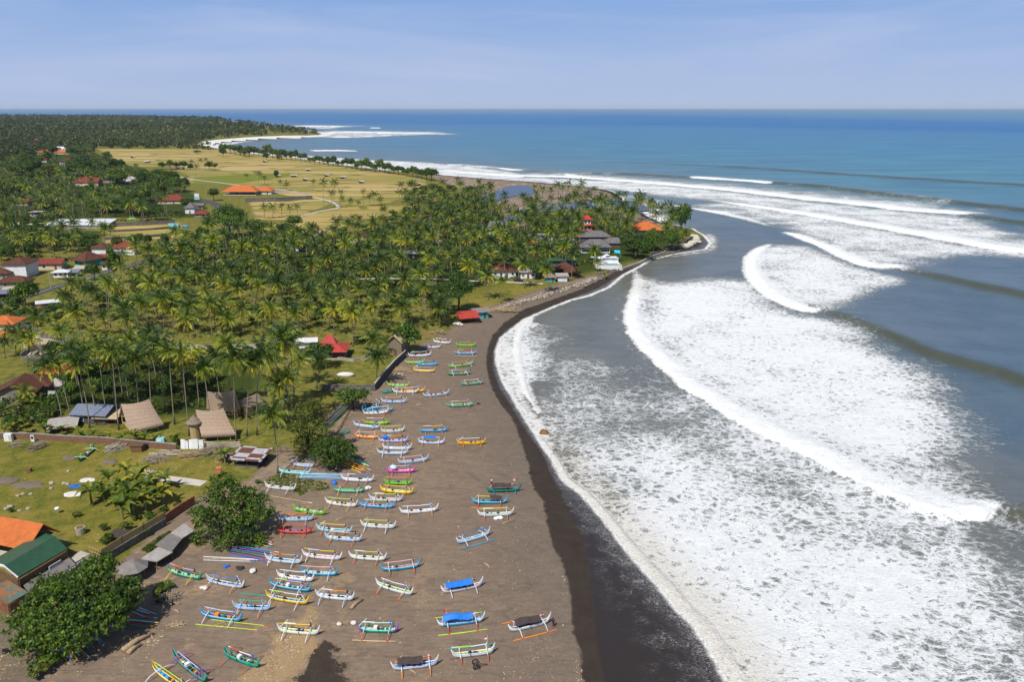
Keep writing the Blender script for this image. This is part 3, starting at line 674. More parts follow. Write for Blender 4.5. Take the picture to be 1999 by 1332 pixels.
def palm_crown_mesh(seed, nf=26, seg=13, L0=4.4):
    rd = random.Random(seed); VV = []; QQ = []; TT = []; n = 0
    yl = rd.uniform(-.14, .1)
    for i in range(nf):
        k = i / (nf - 1)
        el = math.radians(84 - 128 * k ** .95 + rd.uniform(-10, 10)); L = L0 * rd.uniform(.88, 1.1) * (.8 + .3 * math.sin(math.pi * min(1, k + .25)))
        tint = .08 + .62 * k + rd.uniform(-.2, .2) + yl
        if k > .86 and rd.random() < .5: tint = 1.0
        V, Q, T = frond(L, el, seg, rd, tint)
        V = rotz(V, i * 2.39996 + rd.uniform(-.2, .2)); V[:, 2] += .15
        VV.append(V); QQ.append(Q + n); TT += T; n += len(V)
    o = mesh_np('crown', np.vstack(VV), np.vstack(QQ), M_FROND, attrs=dict(tint=TT))
    me = o.data; bpy.data.objects.remove(o); return me

PALM_CROWNS = [palm_crown_mesh(100 + i, 24 + i % 4 * 2) for i in range(9)]
PALM_CROWNS_S = [palm_crown_mesh(200 + i, 20, 8) for i in range(6)]

def trunk_mesh(h, lean, seed, n=6):
    """trunk from 0 to (lean,0,h), curved and flared"""
    rd = random.Random(seed); c = rd.uniform(-.35, .35); pts = []; rs = []
    for i in range(8):
        u = i / 7
        pts.append((lean * u ** 1.4 + c * math.sin(math.pi * u) * .6, c * .8 * math.sin(math.pi * u), h * u)); rs.append(.155 * (1 - .35 * u) + .16 * max(0, .08 - u) / .08)
    mb = MB(); mb.tube(pts, rs, n)
    b = len(mb.V)
    for j in range(5):
        a = j * 1.26; mb.blob((lean + .3 * math.cos(a), .3 * math.sin(a), h - .25), .17, 1, .1, seed=j)
    return mb
PALMS = []
def palm(base, crown_px=None, height=None, lean=None, label=None, group=None, crown=None, sc=1.0):
    """coconut palm: thing > trunk, crown"""
    k = len(PALMS); rd = random.Random(500 + k)
    B = base if isinstance(base, Vector) else G(*base)
    if crown_px is not None:
        C = above(B, *crown_px); h = C.z - B.z; lean = C.x - B.x
    else:
        h = height or rd.uniform(9, 15); lean = rd.uniform(-1.2, 1.2) if lean is None else lean
    h = max(2.2, h)
    s_ = 1.1 * sc * rd.uniform(.74, 1.18) * min(1, .6 + h / 20)
    PALMS.append((B, h, lean, dict(label=label, group=group, rot=(rd.uniform(-.12, .12), rd.uniform(-.12, .12), rd.uniform(0, 6.28)), s=(s_, s_, s_ * rd.uniform(.92, 1.1)), k=k, keep=crown_px is not None)))
MASS_V = []; MASS_F = []; MASS_T = []
def crown_arrays(me):
    V = np.empty(len(me.vertices) * 3, np.float32); me.vertices.foreach_get('co', V)
    Q = np.empty(len(me.loops), np.int32); me.loops.foreach_get('vertex_index', Q)
    T = np.empty(len(me.vertices), np.float32); me.attributes['tint'].data.foreach_get('value', T); return V.reshape(-1, 3), Q.reshape(-1, 4), T
def plant_palms(limit=300):
    order = sorted(range(len(PALMS)), key=lambda i: PALMS[i][0].y - (90 if PALMS[i][3]['keep'] else 0)); near = set(order[:limit]); n = 0
    arr = {}; tv = []; tq = []; tn = 0
    for i, (B, h, lean, q) in enumerate(PALMS):
        me = (PALM_CROWNS if B.y < 520 else PALM_CROWNS_S)[i % 6 if B.y >= 520 else i % 9]
        if i in near:
            r = thing('coconut_palm', q['label'], 'palm tree', (B.x, B.y, B.z - .15), 0, q['group'])
            trunk_mesh(h + .15, lean, i).build('trunk', M_BARK, r, True)
            c = bpy.data.objects.new('crown', me); COL.objects.link(c); c.parent = r; c.location = (lean, 0, h + .15); c.rotation_euler = q['rot']; c.scale = q['s']
        else:
            if me.name not in arr: arr[me.name] = crown_arrays(me)
            V, Q, T = arr[me.name]; R = np.array((Matrix.LocRotScale(Vector((B.x + lean, B.y, B.z + h)), Euler(q['rot']), Vector(q['s']))))
            MASS_V.append(V @ R[:3, :3].T + R[:3, 3]); MASS_F.append(Q + n); MASS_T.append(np.clip(T + random.uniform(-.1, .1), 0, 1)); n += len(V)
            tb = MB(); tb.tube([(B.x, B.y, B.z - .2), (B.x + lean * .4, B.y, B.z + h * .55), (B.x + lean, B.y, B.z + h)], [.25, .17, .13], 5, False); tv += tb.V; tq += [tuple(j + tn for j in f) for f in tb.F]; tn += len(tb.V)
    tv = np.array(tv); V = np.vstack(MASS_V + [tv]); F_ = np.vstack(MASS_F + [np.array(tq) + n]); T = np.concatenate(MASS_T + [np.zeros(len(tv))])
    o = mesh_np('far_palm_grove', V, F_, None, attrs=dict(tint=T), mats=[M_FROND, M_BARK], mat_idx=np.concatenate([np.zeros(sum(len(f) for f in MASS_F), int), np.ones(len(tq), int)])); tag(o, kind='stuff')

# ------------------------------------------------------------------ broad-leaved trees
def leaf_cloud(lobes, n, size, rd, droop=.2, flat=1.0, clump=1):
    """n small leaves on and inside overlapping lobes (cx,cy,cz,r): returns V,Q,tint"""
    w = np.array([l[3] ** 2 for l in lobes]); w /= w.sum()
    idx = rd.choice(len(lobes), n, p=w); Lb = np.array(lobes)[idx]
    u = rd.normal(size=(n, 3)); u /= np.linalg.norm(u, axis=1)[:, None]; u[:, 2] = np.where(u[:, 2] < -.35, -u[:, 2] * .6, u[:, 2])
    rr = Lb[:, 3] * (1 - .38 * rd.random(n) ** 2.0) * (1 + .16 * rd.normal(size=n))
    c = Lb[:, :3] + u * rr[:, None] * np.array([1, 1, .78 * flat])
    if clump > 1:                                # leaves gathered in rosettes at the twig ends
        g = (np.arange(n) // clump) * clump; c = c[g] + rd.normal(size=(n, 3)) * size * .85; u = u[g] * .6 + rd.normal(size=(n, 3)) * .35; u /= np.linalg.norm(u, axis=1)[:, None]; idx = idx[g]
    nm = u + rd.normal(size=(n, 3)) * .55 + np.array([0, 0, .35]); nm /= np.linalg.norm(nm, axis=1)[:, None]
    a = np.cross(nm, rd.normal(size=(n, 3))); a /= np.linalg.norm(a, axis=1)[:, None] + 1e-9; b = np.cross(nm, a)
    s = size * (.6 + .8 * rd.random(n))[:, None]
    V = np.stack([c + a * s, c + b * s * .55 - nm * s * .1, c - a * s * .9, c - b * s * .55 + nm * s * .1], 1).reshape(-1, 3)
    Q = np.arange(n * 4).reshape(n, 4)
    lt = rd.random(len(lobes))[idx] * .3
    T = np.repeat(np.clip(.3 + lt + rd.normal(size=n) * .17, 0, 1), 4)
    return V, Q, T

def crown_lobes(R, hc, rd, n=14, flat=.8, irregular=.35):
    L = []
    for i in range(n):
        a = rd.random() * 6.283; q = R * math.sqrt(rd.random()) * .78; z = hc + (rd.random() - .35) * R * flat * (1.15 - q / R)
        L.append((q * math.cos(a) * (1 + irregular * (rd.random() - .5)), q * math.sin(a), z, R * (.26 + .24 * rd.random())))
    L.append((0, 0, hc + R * .2, R * .5)); return L

def tree_crown_mesh(seed, R, hc, n, size, m, nl=14, flat=.8):
    rd = np.random.default_rng(seed); lb = crown_lobes(R, hc, rd, nl, flat); V, Q, T = leaf_cloud(lb, n, size, rd)
    o = mesh_np('crown', V, Q, m, attrs=dict(tint=T)); me = o.data; bpy.data.objects.remove(o); return me

def limb_mesh(seed, R, hc, r=.25):
    rd = random.Random(seed); mb = MB(); top = (rd.uniform(-.3, .3), rd.uniform(-.3, .3), hc * .62)
    mb.tube([(0, 0, -.3), (top[0] * .4, top[1] * .4, hc * .3), top], [r * 1.35, r, r * .8], 7)
    for i in range(6):
        a = i * 1.05 + rd.uniform(-.3, .3); e = (math.cos(a) * R * rd.uniform(.5, .75), math.sin(a) * R * rd.uniform(.5, .75), hc + rd.uniform(-.1, .4) * R)
        mid = tuple(top[j] * .5 + e[j] * .5 + (0, 0, -.1 * R)[j] for j in range(3))
        mb.tube([top, mid, e], [r * .6, r * .4, r * .12], 5)
    o = mb.build('trunk', M_WOODT, smooth=True); me = o.data; bpy.data.objects.remove(o); return me

TR = []
for i in range(8): TR.append((tree_crown_mesh(30 + i, 4.2, 5.2, 1500, .42, (M_LEAF, M_LEAF, M_LEAF2)[i % 3], 16, .75 + .1 * (i % 3)), limb_mesh(i, 4.2, 5.2)))
TRB = [tree_crown_mesh(50 + i, 4.2, 5.2, 6500, .2, M_LEAF, 22, .85) for i in range(2)]
SHRUB = [tree_crown_mesh(60 + i, 1.5, 1.1, 340, .26, (M_LEAF, M_LEAF2)[i % 2], 8, .6) for i in range(5)]
TREES = []
def broad(base, width_px=None, crown_px=None, label=None, group=None, var=None, size=None, name='broadleaf_tree', cat='tree'):
    """broad-leaved tree placed by its foot; width and crown middle as surveyed"""
    k = len(TREES); B = base if isinstance(base, Vector) else G(*base); rd = random.Random(900 + k)
    sc = scale_at(B); R = (width_px / sc / 2) if width_px else (size or rd.uniform(2.8, 4.4))
    hc = (above(B, *crown_px).z - B.z) if crown_px else R * 1.2
    v = TR[(var if var is not None else k) % 8]
    if width_px and R > 6.5: v = (TRB[k % 2], v[1])
    r = thing(name, label, cat, B, 0, group)
    for nm, me in (('trunk', v[1]), ('crown', v[0])):
        o = bpy.data.objects.new(nm, me); COL.objects.link(o); o.parent = r; o.rotation_euler = (0, 0, k * 1.3); f = R / 4.2; zs = max(.5 * f, hc / 5.2) * (1.38 if nm == 'crown' else 1.0); o.scale = (f, f, zs); o.location.z = hc - 5.2 * zs if nm == 'crown' else 0
    TREES.append((B, R, hc, r)); return r
def shrub(base, size=1.0, label=None, group=None, name='shrub'):
    k = len(TREES); B = base if isinstance(base, Vector) else G(*base)
    o = bpy.data.objects.new(name, SHRUB[k % 5]); COL.objects.link(o); o.location = B; o.rotation_euler = (0, 0, k * 2.1); o.scale = (size, size, size * .95)
    tag(o, label, 'shrub', group); TREES.append((B, size * 1.5, size, o)); return o
def big_tree(base, lobes_px, n, leaf, label, m=None, trunk_r=.35, seed=5):
    """large near tree: lobes given as bearings (px,py,radius px, dY) so the outline follows the survey"""
    B = G(*base); sc = scale_at(B); rd = np.random.default_rng(seed); L = []
    for px, py, rp, dy in lobes_px:
        Bq = Vector((B.x, B.y + dy, B.z)); C = above(Bq, px, py); L.append((C.x - B.x, C.y - B.y, C.z - B.z, rp / sc))
    L0 = list(L)
    for q in range(3 * len(L0)):                 # small shoots breaking the outline
        l = L0[q % len(L0)]; u = rd.normal(size=3); u /= np.linalg.norm(u); u[2] = abs(u[2]) * .8; k = l[3] * rd.uniform(.75, 1.12); L.append((l[0] + u[0] * k, l[1] + u[1] * k, l[2] + u[2] * k * .8, l[3] * rd.uniform(.16, .34)))
    V, Q, T = leaf_cloud(L, n, leaf, rd, clump=9); T = np.clip(T + np.repeat(np.repeat(rd.normal(size=n // 9 + 1), 9)[:n] * .16, 4), 0, 1)
    V[:, 2] = np.maximum(V[:, 2], .25)
    r = thing('broadleaf_tree', label, 'tree', B)
    mesh_np('crown', V, Q, m or M_LEAF, r, dict(tint=T))
    mb = MB(); cz = sum(l[2] for l in L0) / len(L0)
    mb.tube([(0, 0, -.3), (.2, .1, cz * .45)], [trunk_r * 1.3, trunk_r], 8)
    for l in L0: mb.tube([(.2, .1, cz * .4), (l[0] * .5, l[1] * .5, (cz * .5 + l[2]) * .5), (l[0], l[1], l[2])], [trunk_r * .6, trunk_r * .4, trunk_r * .15], 5)
    mb.build('trunk', M_WOODT, r, True); TREES.append((B, 4, 4, r)); return r

# banana plants: short stem and a sheaf of broad arching leaves
def banana_mesh(seed):
    rd = random.Random(seed); V = []; Q = []; T = []; n = 9
    for i in range(n):
        a = i * 2.4 + rd.uniform(-.3, .3); el = math.radians(rd.uniform(35, 82)); L = rd.uniform(1.7, 2.6); w = rd.uniform(.28, .4); x = 0; z = 1.5; P = []
        for s in range(6):
            P.append((x, z, w * math.sin(math.pi * min(1, .12 + s / 5.3)))); x += math.cos(el) * L / 5; z += math.sin(el) * L / 5; el -= .36
        ca, sa = math.cos(a), math.sin(a); tn = rd.uniform(.15, .85)
        for s in range(5):
            for sd in (-1, 1):
                b = len(V)
                for (xx, zz, ww), o in ((P[s], 0), (P[s + 1], 0), (P[s + 1], 1), (P[s], 1)):
                    y = sd * ww * o; V.append((xx * ca - y * sa, xx * sa + y * ca, zz + .12 * o)); T.append(min(1, tn + .1 * s * .3 + rd.uniform(-.05, .05)))
                Q.append((b, b + 1, b + 2, b + 3))
    o = mesh_np('leaves', V, np.array(Q), M_BANANA, attrs=dict(tint=T)); me = o.data; bpy.data.objects.remove(o); return me
BAN = [banana_mesh(i) for i in range(5)]
_b = MB(); _b.tube([(0, 0, -.2), (.05, 0, .8), (0, 0, 1.6)], [.16, .13, .08], 6); _o = _b.build('stem', mat('banana_stem', (.2, .19, .07), .7, .2)); BSTEM = _o.data; bpy.data.objects.remove(_o)
NB = [0]
def banana(base, s=1.0, label=None, group=None):
    k = NB[0]; NB[0] += 1; B = base if isinstance(base, Vector) else G(*base)
    r = thing('banana_plant', label, 'banana plant', B, k * 1.7, group); r.scale = (s, s, s)
    for nm, me in (('stem', BSTEM), ('leaves', BAN[k % 5])):
        o = bpy.data.objects.new(nm, me); COL.objects.link(o); o.parent = r
    return r

# ------------------------------------------------------------------ planting
# surveyed palms: (foot px, crown px)
P_HUT = [((122,821),(92,716)),((139,815),(113,702)),((175,836),(152,712)),((191,821),(165,690)),((207,800),(193,676)),((232,840),(218,686)),((225,790),(211,698)),((252,787),(243,686)),((275,822),(265,702)),((296,797),(290,686)),((322,802),(312,676)),((341,829),(330,686)),((370,851),(355,690)),((390,795),(382,690)),((417,842),(398,720)),((450,797),(440,672)),((462,865),(457,700)),((482,852),(490,710)),((502,850),(510,690)),((522,805),(526,705)),((541,806),(546,752)),((551,837),(562,738)),((567,822),(586,704)),((542,925),(532,812)),((165,812),(140,690)),((432,800),(420,705)),((520,800),(548,668)),((575,795),(566,668)),((560,765),(556,652))]
P_LAWN = [((735,752),(737,698)),((689,677),(687,612)),((654,655),(652,605)),((634,647),(630,612)),((601,642),(600,600)),((511,650),(512,610)),((523,648),(525,615)),((420,640),(419,610)),((446,660),(446,625)),((184,635),(179,568)),((129,622),(127,578)),((142,622),(139,553)),((216,640),(212,553)),((210,610),(207,548)),((247,660),(245,605)),((275,566),(272,535)),((320,552),(318,520)),((336,557),(335,508)),((309,635),(307,578)),((322,655),(317,585)),((271,642),(269,590)),((340,652),(337,598)),((362,632),(360,575)),((377,610),(377,578)),((300,560),(297,515)),((360,560),(362,528)),((345,610),(348,578)),((395,560),(410,540)),((398,600),(402,575)),
  ((953,585),(952,540)),((978,592),(980,550)),((1024,563),(1022,515)),((870,632),(866,590)),((858,640),(857,600)),((832,632),(827,560)),((800,632),(797,583)),((785,640),(783,600)),((740,606),(738,560)),((727,636),(729,596)),((700,610),(701,565)),((1070,574),(1067,525)),((1012,545),(1013,500)),((1116,548),(1118,498)),((560,640),(562,600)),((730,700),(728,660)),((618,760),(625,705)),((580,648),(575,612)),((470,640),(474,604)),((540,600),(545,560)),((612,606),(610,566)),((660,610),(658,575)),((640,590),(644,552)),((575,585),(572,550)),((500,600),(505,560)),((440,590),(436,555))]
P_LEFT = [((21,497),(18,455)),((51,497),(49,463)),((80,490),(80,462)),((122,472),(120,440)),((145,466),(143,435)),((179,462),(179,435)),((202,478),(201,440)),((98,472),(97,450)),((10,700),(8,668)),((30,690),(28,655)),((48,800),(50,765))]
P_FIELD = [((505,362),(505,340)),((517,362),(516,348)),((547,368),(547,356)),((559,372),(559,360)),((632,408),(631,358)),((652,395),(652,358)),((665,402),(666,376)),((648,400),(648,378)),((660,405),(668,388)),((710,403),(710,375)),((722,402),(722,384)),((730,402),(731,380)),((684,403),(685,393)),((700,404),(700,396)),((779,396),(780,376)),((793,395),(792,377)),((516,427),(516,406)),((533,426),(533,406)),((550,423),(550,403)),((566,423),(566,407)),((581,421),(580,404)),((610,375),(612,355)),((742,400),(742,390)),((480,352),(481,343)),((383,345),(383,325)),((400,330),(402,312)),((390,331),(391,313)),((372,331),(374,316)),((412,331),(414,318))]
P_PEN = [((1045,404),(1044,365)),((1059,398),(1060,370)),((1075,396),(1076,372)),((1090,402),(1090,362)),((1107,398),(1110,360)),((1098,396),(1098,368)),((1130,396),(1130,368)),((1135,400),(1136,358)),((1160,398),(1160,370)),((1173,398),(1174,380)),((1120,404),(1121,375)),((1147,404),(1150,378)),((960,440),(960,395)),((985,440),(985,398)),((983,420),(985,382)),((1030,436),(1030,418)),((1005,440),(1004,405)),((1065,452),(1066,422)),((1090,455),(1092,420)),((1118,450),(1119,415)),((1130,440),(1130,400)),((1157,440),(1158,410)),((1180,440),(1182,400)),((1190,430),(1192,398)),((1200,420),(1202,385)),((1238,435),(1238,398)),((1230,455),(1232,422)),((1203,468),(1200,450)),((1290,455),(1292,408)),((1308,450),(1310,405)),((1280,448),(1282,420)),((1318,455),(1316,418)),((1300,470),(1300,440)),((1320,478),(1320,455)),((1330,468),(1330,448)),((1340,476),(1338,455)),((1132,478),(1134,440)),((1105,470),(1106,430)),((1212,440),(1214,405)),((1222,446),(1224,415)),((1168,450),(1168,415)),((1145,442),(1147,408)),((1108,440),(1108,395)),((1080,440),(1080,405)),((1060,430),(1062,400)),((1125,490),(1128,455)),((1160,520),(1160,490)),((1092,510),(1092,478)),((1065,505),(1064,470)),((1040,500),(1042,462)),((925,440),(926,400)),((940,446),(942,408)),((870,400),(870,375)),((890,420),(892,390)),((910,430),(912,392)),((850,390),(852,368)),((826,420),(826,396)),((800,400),(800,380)),((838,440),(838,405)),((860,436),(862,402)),((905,455),(904,420)),((1165,530),(1166,512))]
LABELLED = {0: 'leftmost coconut palm of the tall row, leaning left beside the brick house', 22: 'coconut palm leaning strongly right at the end of the hut row', 23: 'yellow-fronded coconut palm standing alone by the sandy beach track', }
for i, (b, c) in enumerate(P_HUT):
    palm(b, c, label=LABELLED.get(i, 'tall slender coconut palm in the row around the thatched huts'), group=None if i in LABELLED else 'palms around the thatched huts', sc=1.0 if b[1] < 900 else .9)
L2 = {0: 'small coconut palm on the lawn just inside the dark beach wall', 1: 'coconut palm standing alone behind the red pavilion', 29: 'coconut palm on the seaside lawn, left of the pair', 30: 'coconut palm on the seaside lawn nearest the stone bank'}
for i, (b, c) in enumerate(P_LAWN):
    palm(b, c, label=L2.get(i, 'coconut palm standing free in the grassy clearings of the grove'), group=None if i in L2 else 'palms in the grassy clearings')
for i, (b, c) in enumerate(P_LEFT):
    palm(b, c, label='coconut palm rising behind the village houses beside the road', group='palms behind the village houses')
for i, (b, c) in enumerate(P_FIELD):
    palm(b, c, label='one of five evenly spaced palms in a row across the stubble plot' if 16 <= i <= 20 else 'coconut palm standing among the dry golden rice fields', group='row of five field palms' if 16 <= i <= 20 else 'palms among the rice fields')
for i, (b, c) in enumerate(P_PEN):
    palm(b, c, label='coconut palm of the stand on the headland by the river mouth', group='palms on the headland')
def taken(x, y, lim):
    return any((B.x - x) ** 2 + (B.y - y) ** 2 < lim * lim for B, *_ in PALMS)
KEEP_CLEAR = []
def plant_zone(poly_px, n, gap, fn, seed, avoid=True):
    rd = random.Random(seed); xs = [p[0] for p in poly_px]; ys = [p[1] for p in poly_px]; k = 0; tries = 0; pts = []
    PP = np.array(poly_px, float)
    while k < n and tries < n * 60:
        tries += 1; px = rd.uniform(min(xs), max(xs)); py = rd.uniform(min(ys), max(ys))
        if not inside(np.array([px]), np.array([py]), PP)[0]: continue
        if any(abs(px - c[0]) < c[2] and -c[3] * .2 < py - c[1] < c[3] for c in KEEP_CLEAR): continue
        B = G(px, py, 2.6)
        if any((q.x - B.x) ** 2 + (q.y - B.y) ** 2 < gap * gap for q in pts): continue
        if avoid and taken(B.x, B.y, gap): continue
        B.z = float(land_z(np.array([B.x]), np.array([B.y]))[0]); pts.append(B); fn(B, rd, k); k += 1
# windows kept open so that buildings and clearings stay in view: (px, py, half width, rows in front)
KEEP_CLEAR += [(45,540,40,30),(152,520,30,22),(198,500,24,22),(247,497,30,25),(480,378,55,18),(150,445,62,12),(240,448,120,30),(330,398,40,12),(968,458,22,16),(862,492,16,18),(1148,458,16,40),(1180,480,40,24),(1262,446,26,10),(1195,520,40,30),(1085,548,55,20),(640,690,50,30),(905,625,40,25),(705,700,70,30),(620,460,16,14),(700,470,18,14),(116,300,12,8),(90,296,10,8),(132,322,14,10),(100,560,110,20),(445,455,22,25),(385,395,30,12),(372,420,16,14),(550,560,0,0),(20,560,40,20),(775,675,16,26),(1015,562,75,10),(390,548,0,0)]
GROVE = [(300,500),(420,470),(520,468),(650,462),(760,440),(880,432),(980,452),(1080,470),(1130,530),(1100,545),(960,548),(890,580),(740,575),(600,560),(430,565),(280,560),(230,530)]
MIDGROVE = [(150,560),(400,560),(600,560),(900,575),(860,640),(700,640),(560,660),(380,660),(200,660),(150,640)]
plant_zone(GROVE, 110, 5.5, lambda B, rd, k: palm(B, height=rd.uniform(8, 14), label='coconut palm in the dense grove between the fields and the beach', group='palms of the dense grove'), 1)
plant_zone(MIDGROVE, 46, 6.0, lambda B, rd, k: palm(B, height=rd.uniform(7, 12), label='coconut palm scattered over the grassy half of the grove', group='palms over the grassy half'), 2)
plant_zone([(-120,440),(200,440),(240,500),(120,520),(0,500),(-120,520)], 22, 7, lambda B, rd, k: palm(B, height=rd.uniform(8, 13), label='coconut palm rising behind the village houses beside the road', group='palms behind the village houses'), 3)
plant_zone([(0,320),(200,320),(330,360),(360,400),(300,440),(0,440),(-100,430),(-100,330)], 70, 11, lambda B, rd, k: palm(B, height=rd.uniform(9, 15), label='coconut palm in the mixed woodland round the hillside village', group='palms of the hillside woodland', sc=1.15), 4)
plant_zone([(790,385),(960,372),(1000,430),(1040,470),(900,470),(820,440)], 30, 7, lambda B, rd, k: palm(B, height=rd.uniform(8, 13), label='coconut palm in the belt between rice fields and river mouth', group='palms of the river belt'), 5)
plant_zone([(1010,415),(1260,408),(1330,450),(1345,476),(1240,470),(1100,500),(1010,470)], 34, 6, lambda B, rd, k: palm(B, height=rd.uniform(8, 13), label='coconut palm of the stand on the headland by the river mouth', group='palms on the headland'), 6)
plant_zone([(40,690),(150,660),(380,690),(420,780),(250,790),(60,780)], 14, 6, lambda B, rd, k: palm(B, height=rd.uniform(8, 15), label='tall slender coconut palm in the row around the thatched huts', group='palms around the thatched huts'), 7)
plant_zone(GROVE, 90, 4.6, lambda B, rd, k: palm(B, height=rd.uniform(8, 14), label='coconut palm in the dense grove between the fields and the beach', group='palms of the dense grove'), 8)
plant_zone([(1000,415),(1260,405),(1330,450),(1345,470),(1240,470),(1100,500),(1010,470)], 50, 5, lambda B, rd, k: palm(B, height=rd.uniform(10, 17), label='coconut palm of the stand on the headland by the river mouth', group='palms on the headland'), 9)
plant_zone([(780,385),(960,372),(1000,430),(1040,470),(900,470),(800,440)], 40, 5.5, lambda B, rd, k: palm(B, height=rd.uniform(8, 14), label='coconut palm in the belt between rice fields and river mouth', group='palms of the river belt'), 10)
plant_zone([(-150,300),(180,310),(330,360),(360,400),(300,440),(-150,440)], 110, 9, lambda B, rd, k: palm(B, height=rd.uniform(9, 16), label='coconut palm in the mixed woodland round the hillside village', group='palms of the hillside woodland', sc=1.2), 11)
plant_palms(300)
# broad-leaved trees surveyed one by one: foot, width px, crown middle, label
BT = [((448,464),84,(448,428),'huge dark spreading tree between the road bend and the orange-roofed hall'),
 ((418,392),22,(418,377),'dark rounded tree touching the left end of the orange-roofed hall'),
 ((368,535),46,(365,498),'dark broad tree standing over the palms near the middle of the grove'),
 ((385,530),34,(388,515),'dark tree with a hanging crown beside the dark broad tree in the grove'),
 ((895,610),75,(893,565),'large dense tree at the edge of the seaside lawn above the red shack'),
 ((800,690),56,(800,655),'dense green tree beside the small gabled hut at the beach edge'),
 ((690,800),62,(689,775),'round dark tree leaning over the boats at the beach edge'),
 ((622,720),60,(622,690),'dark airy tree in front of the red pavilion'),
 ((50,600),60,(55,572),'bright green tree beside the main road bend'),
 ((30,612),40,(38,590),'low round tree below the bright green roadside tree'),
 ((1240,505),60,(1243,478),'wide flat-topped green tree on the headland beside the pool terrace'),
 ((1270,490),50,(1275,466),'leafy green tree on the headland below the orange roof'),
 ((1330,462),36,(1325,425),'tall flat-crowned tree at the very tip of the headland'),
 ((1310,490),46,(1308,465),'yellow-green leafy tree at the tip of the headland'),
 ((1050,545),36,(1048,525),'bright green round tree between the beach kiosks'),
 ((425,565),34,(416,555),'vivid lime-green tree among the palms of the grove'),
 ((95,812),42,(92,800),'low rounded green tree left of the blue metal roof'),
 ((140,790),46,(130,762),'rounded green tree behind the blue metal roof'),
 ((960,450),30,(958,432),'dark round bush-like tree by the lagoon edge'),
 ((975,470),28,(973,455),'dark green tree beside the grey-roofed villa'),
 ((260,418),60,(258,395),'bright green rounded tree above the terraced yard wall'),
 ((200,415),70,(205,398),'wide dark tree above the white warehouse roof'),
 ((305,430),40,(330,412),'yellow-green tree in front of the red-roofed house'),
 ((500,455),56,(510,442),'dark round tree on the near side of the road bend'),
 ((560,470),60,(555,450),'tall airy tree at the near edge of the stubble plot'),
 ((575,450),34,(574,432),'small airy tree beside the concrete field path'),
 ((225,555),30,(228,515),'dark narrow tree beside the white roadside house'),
 ((185,548),30,(182,528),'round dark tree in front of the turquoise house'),
 ((118,520),26,(124,512),'small round tree between the turquoise house and the white house'),
 ((470,580),34,(486,600),'dark shrubby tree in the grassy clearing'),
 ((540,352),10,(540,340),'single small round tree standing in the rice fields'),
 ((385,300),14,(384,296),'single small tree at the far edge of the fields'),
 ((170,345),90,(175,328),'wide bright green tree on the village hillside beside the fields'),
 ((230,360),70,(232,345),'dark wide tree on the village hillside above the fields'),
 ((310,360),60,(315,345),'dark tree at the corner of the rice fields'),
 ((345,375),40,(352,358),'brownish tree at the corner of the rice fields'),
 ((60,340),80,(50,325),'broad dark tree on the village hillside'),
]
for i, (b, w, c, l) in enumerate(BT): broad(b, w, c, l, var=[0,1,3,4,6,7,0,1,3,4,6,7][i % 12])
MIX = lambda lab, grp, a, b: (lambda B, rd, k: broad(B, None, None, lab, grp, size=rd.uniform(a, b)))
plant_zone([(-150,300),(180,300),(330,350),(400,400),(380,425),(180,425),(-150,440)], 62, 12, MIX('rounded broad-leaved tree in the mixed woodland of the village hillside', 'trees of the hillside woodland', 5, 8), 21)
plant_zone([(430,480),(560,470),(760,445),(900,440),(1080,490),(1060,530),(900,540),(700,530),(400,540),(300,520)], 34, 7, MIX('leafy broad-leaved tree standing among the palms of the dense grove', 'broad-leaved trees of the dense grove', 2.4, 4.2), 22)
plant_zone([(800,380),(900,372),(940,400),(980,450),(860,450),(790,420)], 26, 7, MIX('bushy broad-leaved tree in the belt beside the river mouth', 'trees of the river belt', 3, 5), 23)
plant_zone([(1020,440),(1250,430),(1340,470),(1230,500),(1110,520),(1030,500)], 22, 6, MIX('leafy broad-leaved tree among the headland palms', 'broad-leaved trees of the headland', 2.4, 4), 24)
plant_zone([(230,450),(440,470),(430,500),(280,510),(40,480),(40,455)], 16, 8, MIX('leafy tree between the terraced yard and the village road', 'trees by the terraced yard', 2.5, 4.2), 25)
plant_zone([(60,720),(160,700),(420,735),(400,775),(280,780),(120,770)], 14, 6, MIX('dark leafy tree under the tall palms behind the thatched huts', 'trees behind the thatched huts', 2.2, 3.4), 26)
plant_zone([(0,470),(120,480),(290,470),(300,500),(220,510),(120,500),(0,510)], 24, 5, MIX('leafy tree packed between the roadside houses', 'trees between the roadside houses', 2.2, 3.8), 27)
plant_zone([(-40,600),(60,605),(160,590),(260,560),(240,600),(120,640),(0,640)], 16, 5, MIX('leafy tree on the slope below the main road', 'trees below the main road', 1.8, 3.0), 28)
plant_zone([(60,700),(140,690),(430,700),(430,760),(240,790),(100,790)], 16, 5, MIX('dark leafy tree under the tall palms behind the thatched huts', 'trees behind the thatched huts', 2.0, 3.4), 29)
plant_zone([(0,425),(200,455),(200,475),(0,470)], 16, 7, MIX('leafy tree in front of the warehouse and garage', 'trees before the warehouse', 2.4, 4.0), 30)
